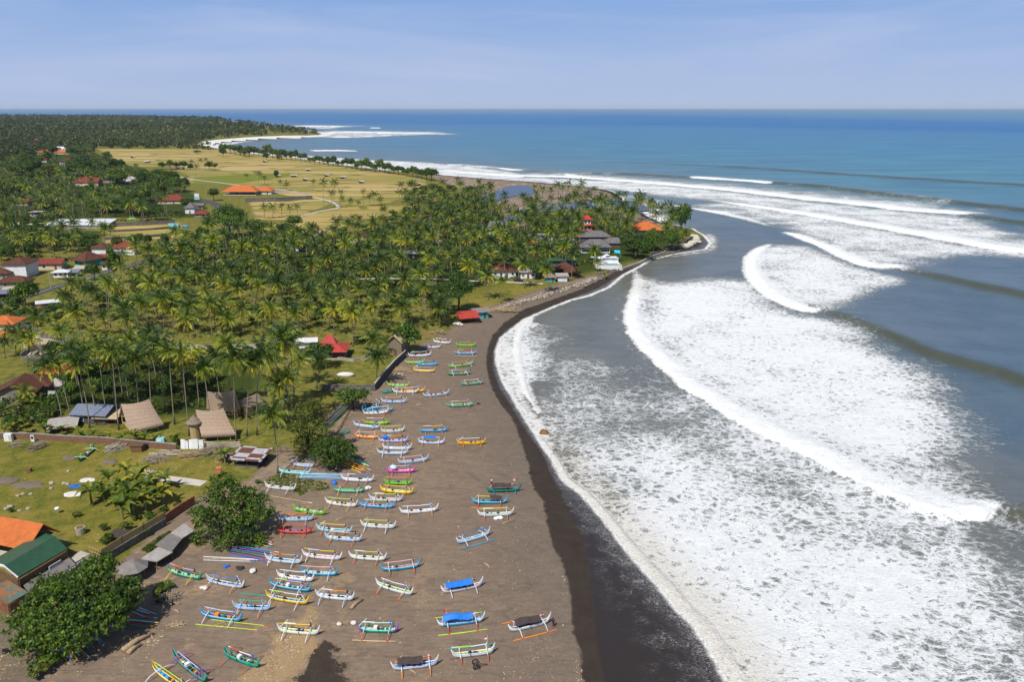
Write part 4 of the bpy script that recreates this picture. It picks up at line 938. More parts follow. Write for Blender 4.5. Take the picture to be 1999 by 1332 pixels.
# hedge trees along the far shore
for i in range(46):
    u = i / 45; px = 432 + u * 410; py = np.interp(px, [432,480,560,640,700,760,845], [297,303.5,311,323,331,337.5,352]) + random.uniform(-1.5, 1.5)
    broad((px, py), None, None, 'bushy tree in the windbreak between the rice fields and the surf', 'trees of the shore windbreak', size=random.uniform(4.2, 7.5) * (1.25 if px < 560 else .95))
for px, py, s in [(470,304,7),(478,306,8),(486,304,7),(318,331,6),(332,331,7),(345,331,6),(360,331,7),(420,331,5),(372,331,5),(408,331,6),(436,306,8),(520,313,7),(545,314,6)]:
    broad((px, py), None, None, 'tree of a small clump standing in the rice fields', 'trees of the field clumps', size=s * .8)
plant_zone([(470,318),(540,316),(560,310),(480,304),(440,302)], 14, 9, lambda B, rd, k: palm(B, height=rd.uniform(7, 11), label='small palm of the clump at the shore corner of the fields', group='palms of the shore corner clump'), 31)
# great trees in the near field
big_tree((155,1262), [(60,1215,38,0),(95,1180,44,1),(140,1150,44,3),(185,1125,38,5),(200,1105,28,7),(110,1225,46,-2),(160,1200,48,0),(215,1170,46,3),(245,1160,36,5),(150,1245,40,-3),(65,1255,34,-3),(205,1215,36,0),(95,1150,30,3),(235,1190,30,3)], 27000, .255, 'huge dense dark-green tree spreading over the near corner beside the green roof', trunk_r=.45, seed=3)
big_tree((455,1050), [(445,965,38,2),(420,990,34,0),(480,985,36,1),(500,1010,28,0),(455,1010,38,0),(410,1030,28,-1),(470,1040,36,-2),(505,1055,20,-2),(400,1010,22,0),(440,1062,24,-3),(475,1072,20,-3),(385,1050,14,-2),(432,945,24,3),(392,1070,16,-2),(500,980,24,2),(520,1000,14,0),(385,1005,18,0)], 12500, .235, 'large airy tree shading the stacked outriggers beside the beach track', trunk_r=.4, seed=4)
big_tree((650,915), [(650,878,30,0),(628,888,24,0),(674,890,24,0),(650,902,24,-1),(640,868,16,1),(668,872,16,1)], 9000, .19, 'rounded glossy tree standing on the sand among the hauled-up boats', trunk_r=.25, seed=6)
big_tree((600,880), [(600,805,30,2),(608,835,32,1),(585,840,22,1),(615,862,24,0),(590,865,20,0),(612,792,16,2),(625,880,16,0)], 8500, .2, 'tall dark olive tree at the beach edge behind the glossy round tree', m=M_LEAF2, trunk_r=.28, seed=7)
# banana plants
for i, (px, py) in enumerate([(205,990),(222,975),(240,965),(255,985),(270,955),(290,970),(305,985),(235,1000),(262,1005),(215,955),(250,940),(280,945),(318,985),(325,955),(200,970),(285,1000),(240,1015),(180,985),(300,955)]):
    banana((px, py), random.uniform(1.3, 1.8), 'banana plant in the big clump in the middle of the garden', 'banana plants of the garden clump')
for i, (px, py) in enumerate([(10,850),(22,846),(52,848),(90,852),(122,850),(150,856),(215,862),(240,866),(262,864),(285,866),(345,870),(305,868),(160,862),(185,858),(40,838)]):
    banana((px, py), random.uniform(.9, 1.3), 'banana plant growing along the terracotta garden wall', 'banana plants along the garden wall')
plant_zone([(20,600),(130,640),(200,650),(240,680),(100,650),(10,640)], 26, 3, lambda B, rd, k: banana(B, rd.uniform(1.1, 1.6), 'banana plant in the patch below the main road', 'banana plants below the main road'), 41)
for i, (px, py) in enumerate([(50,800),(60,806),(70,798),(186,760),(200,770),(330,770),(350,765),(745,630),(755,634),(765,632),(1160,505),(1180,545),(440,905),(560,800)]):
    banana((px, py), random.uniform(1.1, 1.5), 'banana plant tucked between the trees and huts', 'banana plants between huts')
plant_zone([(600,470),(760,450),(860,470),(820,500),(640,500)], 30, 5, lambda B, rd, k: banana(B, rd.uniform(1.5, 2.1), 'banana plant in the hollow at the edge of the dense grove', 'banana plants of the grove hollow'), 42)
# shrubs
plant_zone([(150,560),(500,545),(900,575),(850,645),(600,650),(300,660),(150,650)], 46, 5, lambda B, rd, k: shrub(B, rd.uniform(.8, 1.7), 'low leafy shrub on the grassy floor of the grove', 'shrubs on the grove floor'), 51)
plant_zone([(0,760),(110,780),(120,830),(0,840)], 22, 3, lambda B, rd, k: shrub(B, rd.uniform(1.0, 1.8), 'leafy shrub in the thicket left of the blue metal roof', 'shrubs of the thicket'), 52)
plant_zone([(200,1030),(320,1000),(380,965),(330,1010),(260,1070),(210,1080)], 12, 2, lambda B, rd, k: shrub(B, rd.uniform(.5, .9), 'low shrub against the inside of the bamboo fence', 'shrubs by the bamboo fence'), 53)
plant_zone([(780,410),(900,390),(860,430),(780,450),(690,455)], 22, 8, lambda B, rd, k: shrub(B, rd.uniform(1.4, 2.6), 'scrubby bush on the slope between field and palms', 'bushes on the field slope'), 54)
plant_zone([(835,640),(880,615),(900,600),(870,600),(820,640)], 10, 3, lambda B, rd, k: shrub(B, rd.uniform(.8, 1.4), 'green shrub on the bank above the beach', 'shrubs on the beach bank'), 55)
for px, py, s in [(150,1010,.6),(20,1000,.5),(90,1305,1.2),(75,1322,1.0),(110,1296,.8),(340,862,.7),(505,945,.5),(330,1150,.7),(312,1165,.8),(850,600,1.2)]:
    shrub((px, py), s, 'low weedy bush on open ground near the beach', 'weedy bushes')

# ------------------------------------------------------------------ undergrowth, far woods (nobody could count these)
def scatter_px(poly, n, seed):
    r = np.random.default_rng(seed); P = np.array(poly, float); o = []
    while len(o) < n:
        q = np.stack([r.uniform(P[:, 0].min(), P[:, 0].max(), n), r.uniform(P[:, 1].min(), P[:, 1].max(), n)], 1)
        o += q[inside(q[:, 0], q[:, 1], P)].tolist()
    return np.array(o[:n])
def clumps(pts, nl, r, size, seed, flat=.8, h=.5):
    """leaf clumps of radius r at ground points: V,Q,T"""
    rd = np.random.default_rng(seed); n = len(pts); N = n * nl
    c = np.repeat(pts, nl, 0); rr = np.repeat(r, nl)
    u = rd.normal(size=(N, 3)); u /= np.linalg.norm(u, axis=1)[:, None]; u[:, 2] = np.abs(u[:, 2]) 
    pos = c + u * (rr * (.6 + .5 * rd.random(N)))[:, None] * np.array([1, 1, flat]); pos[:, 2] += rr * h
    nm = u + rd.normal(size=(N, 3)) * .5; nm /= np.linalg.norm(nm, axis=1)[:, None]
    a = np.cross(nm, rd.normal(size=(N, 3))); a /= np.linalg.norm(a, axis=1)[:, None]; b = np.cross(nm, a)
    s = (np.repeat(size, nl) * (.6 + .8 * rd.random(N)))[:, None]
    V = np.stack([pos + a * s, pos + b * s * .6, pos - a * s, pos - b * s * .6], 1).reshape(-1, 3)
    T = np.repeat(np.clip(np.repeat(rd.random(n), nl) * .55 + .12 + rd.normal(size=N) * .14, 0, 1), 4)
    return V, np.arange(N * 4).reshape(N, 4), T
q = np.vstack([scatter_px(GROVE, 2700, 1), scatter_px([(0,300),(200,300),(360,370),(400,420),(300,435),(0,440)], 900, 2), scatter_px([(60,700),(150,690),(420,720),(480,790),(300,800),(60,790)], 420, 3),
               scatter_px([(790,385),(950,372),(1000,440),(1100,480),(1000,480),(800,440)], 650, 4), scatter_px([(1020,440),(1250,430),(1340,468),(1230,500),(1110,520),(1030,500)], 500, 5), scatter_px([(-60,440),(440,470),(300,520),(-60,520)], 420, 6), scatter_px(MIDGROVE, 800, 7)])
x, y = G0(q[:, 0], q[:, 1], 2.6); z = land_z(x, y)
ok = np.array([not any(abs(a - c[0]) < c[2] * .8 and -c[3] * .5 < b - c[1] < c[3] for c in KEEP_CLEAR) for a, b in q])
pts = np.stack([x, y, z], 1)[ok]; r_ = np.random.default_rng(9).uniform(.6, 1.7, len(pts)) * np.clip(pts[:, 1] / 420, .8, 2.2)
V, Q, T = clumps(pts, 16, r_, r_ * .32, 10, .7, .1)
tag(mesh_np('undergrowth', V, Q, M_LEAF2, attrs=dict(tint=T)), kind='stuff')
# far woods across the bay
fp = [(-650,217),(-200,219.5),(0,220),(300,223),(450,232),(520,240),(600,256),(625,264),(560,267),(500,270),(440,275),(395,282),(385,287),(420,296),(300,296),(190,296),(180,305),(0,310),(-650,310)]
rd9 = np.random.default_rng(77); q = scatter_px(fp, 7400, 8)
qe = scatter_px([(-200,216.5),(0,217),(300,220.5),(450,230),(520,240),(450,240),(0,232),(-200,232)], 2600, 12)
q = np.vstack([q, qe, scatter_px([(-600,300),(-110,300),(-110,470),(-600,470)], 700, 15)])
x, y = G0(q[:, 0], q[:, 1], 2.6); dd = shore_d(x, y); k = dd > 6; x, y = x[k], y[k]; z = land_z(x, y)
R_ = np.clip(np.hypot(x, y) / 400, 3.6, 11) * rd9.uniform(.7, 1.25, len(x))
hh = rd9.uniform(6, 13, len(x)); pts = np.stack([x, y, z + hh - R_ * .4], 1)
V, Q, T = clumps(pts, 30, R_, R_ * .3, 13, 1.0, 0)
V2, Q2, T2 = clumps(np.stack([x, y, z + 1], 1), 10, R_ * 1.1, R_ * .5, 14, .8, .2)
tag(mesh_np('far_woods', np.vstack([V, V2]), np.vstack([Q, Q2 + len(V)]), M_FAR, attrs=dict(tint=np.clip(np.concatenate([T, T2 * .5]) + .14 * np.sin(np.concatenate([V, V2])[:, 0] / 140 + 2 * np.sin(np.concatenate([V, V2])[:, 1] / 260)), 0, 1))), kind='stuff')
# ------------------------------------------------------------------ building materials
def tile_mat(name, c, dark=.55, sc=2.2):
    t = NT(name); p = t.pos(obj=True)
    w = t.new('ShaderNodeTexWave', bands_direction='Z', wave_profile='SAW'); t.put(w.inputs[0], p); w.inputs['Scale'].default_value = sc; w.inputs['Distortion'].default_value = .4
    n = t.noise(p, .8, 5, .7); n2 = t.noise(p, 5, 3, .7)
    a = t.ramp(n, [(.28, tuple(x * dark for x in c)), (.55, c), (.8, tuple(min(1, x * 1.25) for x in c))])
    a = t.mix(t.M('MULTIPLY', t.ss(n2, .5, .75), .4), a, tuple(x * .45 + .02 for x in c))
    t.base(t.mix(t.M('MULTIPLY', t.ss(w.outputs[1], .75, 1.0), .45), a, tuple(x * .4 for x in c)), .85, .15); t.bump(w.outputs[1], .4, .06)
    return t.m
def thatch_mat(name, a, b):
    t = NT(name); p = t.pos(obj=True)
    n = t.noise(t.rot(p, .2, (3, 3, .5)), 2.6, 6, .75); w = t.new('ShaderNodeTexWave', bands_direction='Z', wave_profile='SAW'); t.put(w.inputs[0], p); w.inputs['Scale'].default_value = .42; w.inputs['Distortion'].default_value = 1.2; w.inputs['Detail Scale'].default_value = 2
    c = t.mix(t.ss(n, .3, .7), a, b); c = t.mix(t.M('MULTIPLY', t.ss(w.outputs[1], .8, 1), .5), c, tuple(x * .4 for x in a))
    t.base(c, .95, .05); t.bump(t.M('ADD', n, w.outputs[1]), .6, .08); return t.m
def metal_mat(name, c, rust=0.0, sc=6.0, dirz='X'):
    t = NT(name); p = t.pos(obj=True)
    w = t.new('ShaderNodeTexWave', bands_direction=dirz); t.put(w.inputs[0], p); w.inputs['Scale'].default_value = sc
    n = t.noise(p, 1.1, 6, .7)
    cc = t.mix(t.ss(n, .35, .7), tuple(x * .75 for x in c), c)
    if rust: cc = t.mix(t.M('MULTIPLY', t.ss(t.noise(p, .7, 6, .75), .42, .58), rust), cc, (.42, .13, .04))
    cc = t.mix(t.M('MULTIPLY', t.ss(w.outputs[1], .55, .1), .35), cc, tuple(x * .5 for x in c))
    t.base(cc, .5, .4); t.bump(w.outputs[1], .5, .05); return t.m
def block_mat(name, a, b, sc=1.0):
    t = NT(name); p = t.pos(obj=True); v = t.vor(p, 2.2 * sc, 'F1', 'Color'); e = t.vor(p, 2.2 * sc, 'DISTANCE_TO_EDGE')
    hs = t.new('ShaderNodeSeparateColor'); t.put(hs.inputs[0], v)
    c = t.mix(hs.outputs[0], a, b); c = t.mix(t.ss(e, .06, .01), c, tuple(x * .35 for x in a)); c = t.mix(t.M('MULTIPLY', t.ss(t.noise(p, .5, 5, .7), .45, .7), .5), c, tuple(x * .5 for x in a))
    t.base(c, .95, .1); t.bump(t.ss(e, 0, .15), .5, .06); return t.m
T_BROWN = tile_mat('roof_brown_tiles', (.115, .047, .031)); T_RED = tile_mat('roof_red_tiles', (.21, .05, .036)); T_ORANGE = tile_mat('roof_orange_tiles', (.52, .145, .042), .7)
T_DARK = tile_mat('roof_dark_tiles', (.075, .05, .045)); T_GREY = tile_mat('roof_grey_shingles', (.16, .15, .155)); T_SCARLET = tile_mat('roof_scarlet_tiles', (.46, .055, .034), .7)
T_PAV = metal_mat('roof_red_sheet', (.52, .05, .045), .35, 3); T_GREEN = metal_mat('roof_green_sheet', (.04, .125, .065), 0, 5.5)
T_RUST = metal_mat('roof_rusty_sheet', (.1, .2, .16), 1.0, 4); T_BLUE = metal_mat('roof_blue_grey_sheet', (.19, .24, .34), .12, 3); T_TIN = metal_mat('roof_pale_tin', (.48, .47, .44), .25, 4)
T_WHITE = metal_mat('roof_white_sheet', (.74, .76, .8), .04, 2); T_CREAM = metal_mat('roof_cream_sheet', (.6, .52, .33), .2, 3); T_ASB = metal_mat('roof_asbestos_grey', (.27, .25, .235), .08, 5)
t = NT('roof_patchwork_sheets'); p = t.pos((.32, .42, 1), obj=True); ck = t.new('ShaderNodeTexChecker'); t.put(ck.inputs[0], p); ck.inputs['Scale'].default_value = .95
t.base(t.mix(t.M('MULTIPLY', t.ss(t.noise(t.pos(obj=True), 1.5, 5, .7), .45, .65), .5), t.mix(ck.outputs[1], (.42, .42, .45), (.12, .045, .035)), (.16, .1, .07)), .6, .3); T_CHECK = t.m
THATCH = thatch_mat('thatch_dry', (.27, .19, .14), (.48, .36, .27)); THATCH_D = thatch_mat('thatch_old', (.16, .125, .095), (.3, .235, .17))
W_WHITE = mat('plaster_white', (.72, .72, .74), .85, .06, .8, .1, dirt=.25); W_CREAM = mat('plaster_cream', (.6, .53, .4), .85, .08, .8, .1, dirt=.3)
W_GREY = mat('plaster_grey', (.3, .29, .27), .9, .14, .9, .1, dirt=.4); W_TURQ = mat('plaster_turquoise', (.03, .42, .45), .8, .06, .8, .15, dirt=.15)
W_DARKC = mat('wall_dark_grey', (.085, .085, .09), .85, .12, 1.2, .1); W_BLOCK = block_mat('wall_grey_block', (.2, .17, .14), (.34, .3, .25)); W_STONE = block_mat('wall_stone', (.12, .11, .1), (.26, .24, .21), 1.4)
W_BRICK = block_mat('wall_brick', (.2, .085, .045), (.34, .16, .09), 2.2); W_TERRA = mat('wall_terracotta', (.2, .108, .074), .9, .16, 1.5, .1, dirt=.4); W_PALE = block_mat('wall_pale_stone', (.4, .36, .3), (.62, .57, .5), 1.2)
W_BAMBOO = thatch_mat('bamboo_mat', (.36, .26, .11), (.55, .42, .2)); W_WOOD = mat('timber', (.16, .095, .05), .8, .22, 2.5, .2); W_CONC = mat('concrete', (.42, .38, .32), .9, .12, 1.0, .1, dirt=.35)
GLASS = mat('window_dark_glass', (.02, .028, .035), .12, .1, 1, .5); FRAMEM = mat('window_frame', (.55, .5, .42), .6); DOORM = mat('door_wood', (.13, .07, .035), .7); YELLOW_BAND = mat('band_yellow', (.75, .5, .04), .7)

def roof_mb(w, d, z, rise, kind, ov, th=.22, ridge=.5):
    a, b = w / 2 + ov, d / 2 + ov; mb = MB()
    if kind == 'gable':      # ridge along x
        mb.slab([(-a, -b, z), (a, -b, z), (a, 0, z + rise), (-a, 0, z + rise)], th); mb.slab([(-a, 0, z + rise), (a, 0, z + rise), (a, b, z), (-a, b, z)], th)
    elif kind == 'gabley':
        mb.slab([(-a, -b, z), (0, -b, z + rise), (0, b, z + rise), (-a, b, z)], th); mb.slab([(a, b, z), (0, b, z + rise), (0, -b, z + rise), (a, -b, z)], th)
    elif kind == 'shed':
        mb.slab([(-a, -b, z), (a, -b, z), (a, b, z + rise), (-a, b, z + rise)], th)
    elif kind == 'flat':
        mb.box((0, 0, z + .12), (2 * a, 2 * b, .24))
    else:
        r = 0 if kind == 'pyramid' else max(0, (a - b) if a > b else (b - a))
        if a >= b: p, q = (-r, 0, z + rise), (r, 0, z + rise)
        else: p, q = (0, -r, z + rise), (0, r, z + rise)
        if a >= b:
            mb.add([(-a, -b, z), (a, -b, z), (a, b, z), (-a, b, z), p, q], [(0, 1, 5, 4), (2, 3, 4, 5), (1, 2, 5), (3, 0, 4)])
        else:
            mb.add([(-a, -b, z), (a, -b, z), (a, b, z), (-a, b, z), p, q], [(0, 1, 4), (1, 2, 5, 4), (2, 3, 5), (3, 0, 4, 5)])
        mb.slab([(-a, -b, z), (a, -b, z), (a, b, z), (-a, b, z)], th)
        if r > .05: mb.tube([(p[0], p[1], p[2] + .05), (q[0], q[1], q[2] + .05)], .14, 5)
        for c in ((-a, -b, z), (a, -b, z), (a, b, z), (-a, b, z)):
            e = min((p, q), key=lambda k: (k[0] - c[0]) ** 2 + (k[1] - c[1]) ** 2); mb.tube([c, (e[0], e[1], e[2] + .04)], .11, 5)
    return mb

def house(label, c, w, d, h, kind, rise, wallm, roofm, rz=0.0, ov=.8, cat='house', name='house', nwin=2, door=True, open_front=False, storeys=1, band=None, group=None, dz=0, sidewin=1):
    """c = ground point (px,py) of the middle of the front wall; front faces the camera when rz = 0"""
    B = G(*c) if not isinstance(c, Vector) else c
    r = thing(name, label, cat, B, rz, group)
    ca = Vector((-math.sin(rz), math.cos(rz), 0)); r.location = B + ca * (d / 2)
    mb = MB()
    if open_front:
        for sx in (-1, 0, 1):
            for sy in (-1, 1): mb.box((sx * (w / 2 - .2), sy * (d / 2 - .2), h / 2), (.2, .2, h))
        mb.box((0, d / 2 - .1, h / 2), (w - .5, .12, h - .1)); mb.box((0, 0, .1), (w, d, .3))
    else:
        mb.box((0, 0, h / 2 - .2), (w, d, h + .4))
        if kind == 'gable':
            for sx in (-1, 1): mb.slab([(sx * w / 2, -d / 2, h), (sx * w / 2, d / 2, h), (sx * w / 2, 0, h + rise * .86)], .2)
        if kind == 'gabley':
            for sy in (-1, 1): mb.slab([(-w / 2, sy * d / 2, h), (w / 2, sy * d / 2, h), (0, sy * d / 2, h + rise * .86)], .2)
    mb.build('wall', wallm, r)
    roof_mb(w, d, h, rise, kind, ov).build('roof', roofm, r)
    if band: MB().box((0, -d / 2 - .04, h - .35), (w + .1, .1, .6)).build('trim', band, r)
    if not open_front and nwin:
        fh = h / storeys
        for s in range(storeys):
            for i in range(nwin):
                x = (i + .5) / nwin * w - w / 2
                if door and s == 0 and i == nwin // 2:
                    MB().box((x, -d / 2 - .03, 1.05), (1.0, .08, 2.1)).build('door', DOORM, r); continue
                f = MB().box((x, -d / 2 - .03, s * fh + fh * .55), (1.25, .1, 1.25)).build('window', FRAMEM, r)
                MB().box((x, -d / 2 - .085, s * fh + fh * .55), (1.0, .03, 1.0)).build('pane', GLASS, f)
            for i in range(sidewin):
                y = (i + .5) / sidewin * d - d / 2
                f = MB().box((w / 2 + .03, y, s * fh + fh * .55), (.1, 1.25, 1.25)).build('window', FRAMEM, r)
                MB().box((w / 2 + .085, y, s * fh + fh * .55), (.03, 1.0, 1.0)).build('pane', GLASS, f)
    return r

V3 = lambda px, py, z: Vector((*[float(q) for q in G0(px, py, z)], z))
GZ = 2.6
# --- roadside village
house('white two-storey house with a brown hipped roof beside the main road', (31,543), 10.5, 11, 6.6, 'hip', 2.6, W_WHITE, T_BROWN, .05, storeys=2, nwin=0, sidewin=3)
house('turquoise house under a tall dark brown pyramid roof by the road', (158,521), 9, 9, 3.4, 'pyramid', 4.2, W_TURQ, T_BROWN, -.5, ov=1.6, nwin=3)
house('small white house with a brown hipped roof right of the turquoise house', (194,499), 7.5, 7, 4.3, 'hip', 1.8, W_WHITE, T_BROWN, 0, nwin=0)
house('white house with a red hipped roof and a yellow band under the eaves', (243,498), 11, 8, 4.2, 'hip', 2.6, W_WHITE, T_RED, 0, band=YELLOW_BAND, nwin=0)
house('long low building with a dull red roof behind the white roadside kiosks', (98,527), 11, 7, 3, 'gable', 2.2, W_CREAM, T_RED, .1)
house('low house with a bright red ridge roof in front of the small white house', (200,516), 9, 7, 2.6, 'gable', 2.2, W_GREY, T_RED, .1)
house('little white hut with a dark roof at the roadside', (208,527), 4, 4, 2.8, 'gable', 1.2, W_WHITE, T_DARK, .1, nwin=2)
house('dark brown tiled house at the edge beside the white two-storey house', (0,546), 8, 9, 3, 'hip', 2.2, W_GREY, T_BROWN, 0)
house('wide dark-roofed house along the road below the white two-storey house', (25,563), 12, 7, 2.8, 'hip', 2.0, W_GREY, T_BROWN, .1)
house('roadside stall under a pale yellow sheet roof', (28,578), 8.5, 4, 2.4, 'shed', .8, W_WOOD, T_CREAM, .25, cat='stall', name='market_stall', open_front=True)
house('roadside stall under a pale blue sheet roof', (4,584), 5, 4, 2.4, 'shed', .7, W_WOOD, T_BLUE, .25, cat='stall', name='market_stall', open_front=True)
house('white-roofed kiosk with white shutters beside the main road', (119,542), 6.5, 4, 2.6, 'hip', .9, W_WHITE, T_WHITE, .15, cat='kiosk', name='roadside_kiosk', nwin=3, door=False)
house('kiosk with a light blue awning roof beside the white-roofed kiosk', (140,541), 5, 3.5, 2.3, 'shed', .7, W_CREAM, T_BLUE, .15, cat='kiosk', name='roadside_kiosk', open_front=True)
house('kiosk with a cream roof and teal front, nearest the turquoise house', (156,534), 4.5, 3.5, 2.4, 'shed', .8, W_TURQ, T_CREAM, .15, cat='kiosk', name='roadside_kiosk', nwin=2)
house('white-topped low shed among the palms below the road', (96,602), 7.5, 4, 2.3, 'gable', .8, W_DARKC, T_WHITE, .5, cat='shed', name='shed', nwin=0)
house('tiny brown-roofed shelter below the roadside tree', (75,612), 4.2, 3.5, 1.8, 'hip', 1.2, W_WOOD, T_BROWN, .2, cat='shelter', name='shelter', open_front=True)
# --- yard, warehouse, temple side
house('long low warehouse with a bright white sheet roof', (150,447), 40, 14, 2.6, 'shed', 2.2, W_GREY, T_WHITE, .03, cat='warehouse', name='warehouse', nwin=0, ov=.5)
house('grey concrete block building half hidden in trees behind the warehouse', (70,424), 8, 8, 3.4, 'flat', 0, W_GREY, W_CONC, .1, nwin=2)
house('dark low garage left of the white warehouse', (48,447), 16, 8, 2.6, 'flat', 0, W_DARKC, W_CONC, .05, cat='garage', name='garage', nwin=0)
house('house with a broad red tiled roof among trees above the yard', (332,398), 24, 12, 2.8, 'hip', 4.2, W_CREAM, T_RED, .1, nwin=4)
house('small dark annex left of the broad red-roofed house', (292,402), 9, 8, 2.8, 'hip', 2.2, W_WHITE, T_DARK, .1)
house('white temple gatehouse with a small grey tiered roof', (371,417), 7, 6, 4.2, 'pyramid', 4, W_WHITE, T_GREY, 0, cat='gatehouse', name='gatehouse', nwin=1, ov=.8)
house('red-brown roofed house right of the white temple gatehouse', (392,424), 9, 6, 2.4, 'hip', 2.2, W_GREY, T_RED, .1)
house('grey-roofed shrine building behind the white temple gatehouse', (385,408), 9, 6, 2.6, 'gable', 1.8, W_GREY, T_GREY, .2)
house('big open hall with a bright orange hipped roof beside the fields', (468,381), 30, 14, 3.2, 'hip', 5.0, W_WHITE, T_ORANGE, -.04, cat='hall', name='community_hall', open_front=True, ov=1.5)
house('smaller orange-roofed pavilion right of the big orange hall', (514,379), 15, 10, 3.0, 'hip', 3.6, W_WHITE, T_ORANGE, -.04, cat='pavilion', name='pavilion', nwin=2, ov=1.2)
# --- hillside village
for lb, c, w, d, h, k, ri, wm, rm in [
 ('house with a white roof on the village hillside, farthest up', (116,297), 22, 12, 5, 'hip', 4, W_WHITE, T_WHITE), ('orange-roofed house below the white hillside roof', (118,301), 24, 10, 3, 'hip', 4, W_CREAM, T_ORANGE),
 ('orange-roofed house left of the white hillside roof', (87,301), 22, 12, 3, 'hip', 4, W_CREAM, T_ORANGE), ('white two-storey hillside house with a brown roof', (133,327), 20, 14, 8, 'hip', 4, W_WHITE, T_BROWN),
 ('small white hillside house with a dark red roof', (83,318), 11, 9, 4, 'hip', 3, W_WHITE, T_RED), ('long dark-roofed hillside house in the trees', (200,357), 32, 14, 3.5, 'gable', 5, W_GREY, T_DARK),
 ('dull red-roofed hillside house below the long dark roof', (170,363), 22, 12, 3.5, 'gable', 5, W_CREAM, T_RED), ('white-gabled house at the corner of the rice fields', (254,354), 18, 12, 3.5, 'gabley', 4.5, W_WHITE, T_BROWN),
 ('dark red-roofed house high in the woodland', (67,279), 22, 14, 4, 'hip', 5, W_GREY, T_RED), ('red-roofed house low in the woodland by the left edge', (38,402), 13, 9, 3, 'hip', 3, W_GREY, T_RED), ('brown-roofed hillside house between the dark roof and the white house', (158,340), 20, 12, 4, 'hip', 4, W_GREY, T_BROWN)]:
    house(lb, c, w, d, h, k, ri, wm, rm, .1, nwin=2)
# --- field huts
for i, (px, py, w) in enumerate([(286,318,7),(345,331,16),(371,328,8),(602,334,5),(574,346,6),(670,349,5),(707,358,4),(598,353,4),(640,345,4),(545,346,4),(813,363,14),(520,317,5),(548,309,6),(262,308,6)]):
    house('tiny field shelter with a tin roof in the rice stubble' if w < 9 else ('long low farm shed in the palm clump in the fields' if px < 400 else 'long dark farm shed at the shore end of the fields'), (px, py), w, 4, 1.9, 'gable', 1.2, W_WOOD, T_TIN, .1 * i, cat='hut', name='field_hut', nwin=0, open_front=w < 9, group='field shelters' if w < 9 else None)
# --- houses inside the grove
house('house with a steep red-brown gable roof and white edges in the grove', (623,468), 9, 9, 3, 'gabley', 5, W_CREAM, T_BROWN, .4)
house('white house with a dark brown roof in the grove', (700,474), 11, 8, 4, 'hip', 2.6, W_CREAM, T_BROWN, .1, nwin=3)
house('brown-roofed house half hidden by palms near the stubble plot', (567,490), 9, 8, 3, 'hip', 3, W_WHITE, T_DARK, 0)
house('rust-orange roofed house half hidden by the dark broad trees', (401,500), 9, 8, 4, 'gable', 3, W_CREAM, T_BROWN, .5)
house('villa with a steep grey roof and white gable beside the lagoon', (972,460), 15, 9, 3.2, 'gable', 5, W_WHITE, T_GREY, -.5)
house('steep thatched hut with a pointed gable among the palms', (863,496), 8, 7, 2.2, 'gabley', 5.2, W_WOOD, THATCH_D, .5, name='thatched_hut', cat='hut')
house('grey tin roof deep among the grove palms', (795,505), 8, 6, 2.6, 'gable', 1.8, W_GREY, T_TIN, .3)
# --- headland resort
r = thing('pagoda', 'three-tiered pagoda with scarlet roofs among the headland palms', 'pagoda', G(1147,462), .1)
z = 0
for i, (w, hh) in enumerate([(8.5, 3.4), (7.2, 3.6), (6, 3.6)]):
    MB().box((0, 4, z + hh / 2), (w * .72, w * .72, hh)).build('storey', W_GREY if i < 2 else W_WHITE, r)
    rb = roof_mb(w * .72, w * .72, z + hh, 1.5 if i < 2 else 2.6, 'pyramid', w * .17); rb.V = [(a, b + 4, c) for a, b, c in rb.V]; rb.build('roof', T_SCARLET, r)
    f = MB()
    for s in (-1, 1): f.box((s * w * .18, 4 - w * .36 - .04, z + hh * .5), (1.2, .1, 1.5))
    f.build('window', GLASS, r); z += hh
house('long grey-roofed resort building behind the pagoda foot', (1160,472), 19, 9, 3, 'hip', 3, W_DARKC, T_GREY, .05, nwin=3)
house('grey double-roofed restaurant above the pool terrace', (1163,494), 16, 9, 3.4, 'hip', 3.6, W_WHITE, T_GREY, .05, open_front=True, cat='restaurant', name='restaurant')
house('long grey hipped roof right of the restaurant roof', (1206,484), 17, 8, 2.8, 'hip', 2.6, W_DARKC, T_GREY, -.1, nwin=3)
house('hall with a wide bright orange roof near the tip of the headland', (1263,458), 18, 14, 3, 'hip', 4.2, W_CREAM, T_ORANGE, 0, ov=1.5, nwin=4)
house('white resort bungalow left of the grey restaurant', (1108,480), 8, 7, 3, 'flat', 0, W_WHITE, W_CONC, .1)
house('low white flat-roofed villa in the palms left of the bungalow', (1056,470), 14, 7, 3, 'flat', 0, W_WHITE, W_CONC, .1)
house('small orange-roofed hut in the palms behind the beach houses', (1039,483), 5, 5, 2.4, 'hip', 1.6, W_CREAM, T_ORANGE, .1)
house('white house with a brown roof facing the seaside lawn', (984,543), 11, 8, 3.6, 'hip', 2.6, W_WHITE, T_BROWN, .1, nwin=4)
house('white low veranda building right of the brown-roofed white house', (1031,544), 7, 6, 3.2, 'flat', 0, W_WHITE, W_CONC, .1, nwin=3)
house('turquoise beach kiosk with a thatched top', (1075,551), 4.2, 3.5, 2.4, 'hip', 1.4, W_TURQ, THATCH_D, .1, cat='kiosk', name='beach_kiosk')
house('white sheet-walled beach shack right of the turquoise kiosk', (1098,550), 4.4, 3.5, 2.8, 'shed', .5, W_WHITE, T_TIN, .1, cat='shack', name='beach_shack', nwin=0)
house('brown-roofed beach hut nearest the stone bank', (1120,541), 6, 5, 2.2, 'hip', 2.2, W_WOOD, T_BROWN, .2, cat='hut', name='beach_hut', open_front=True)
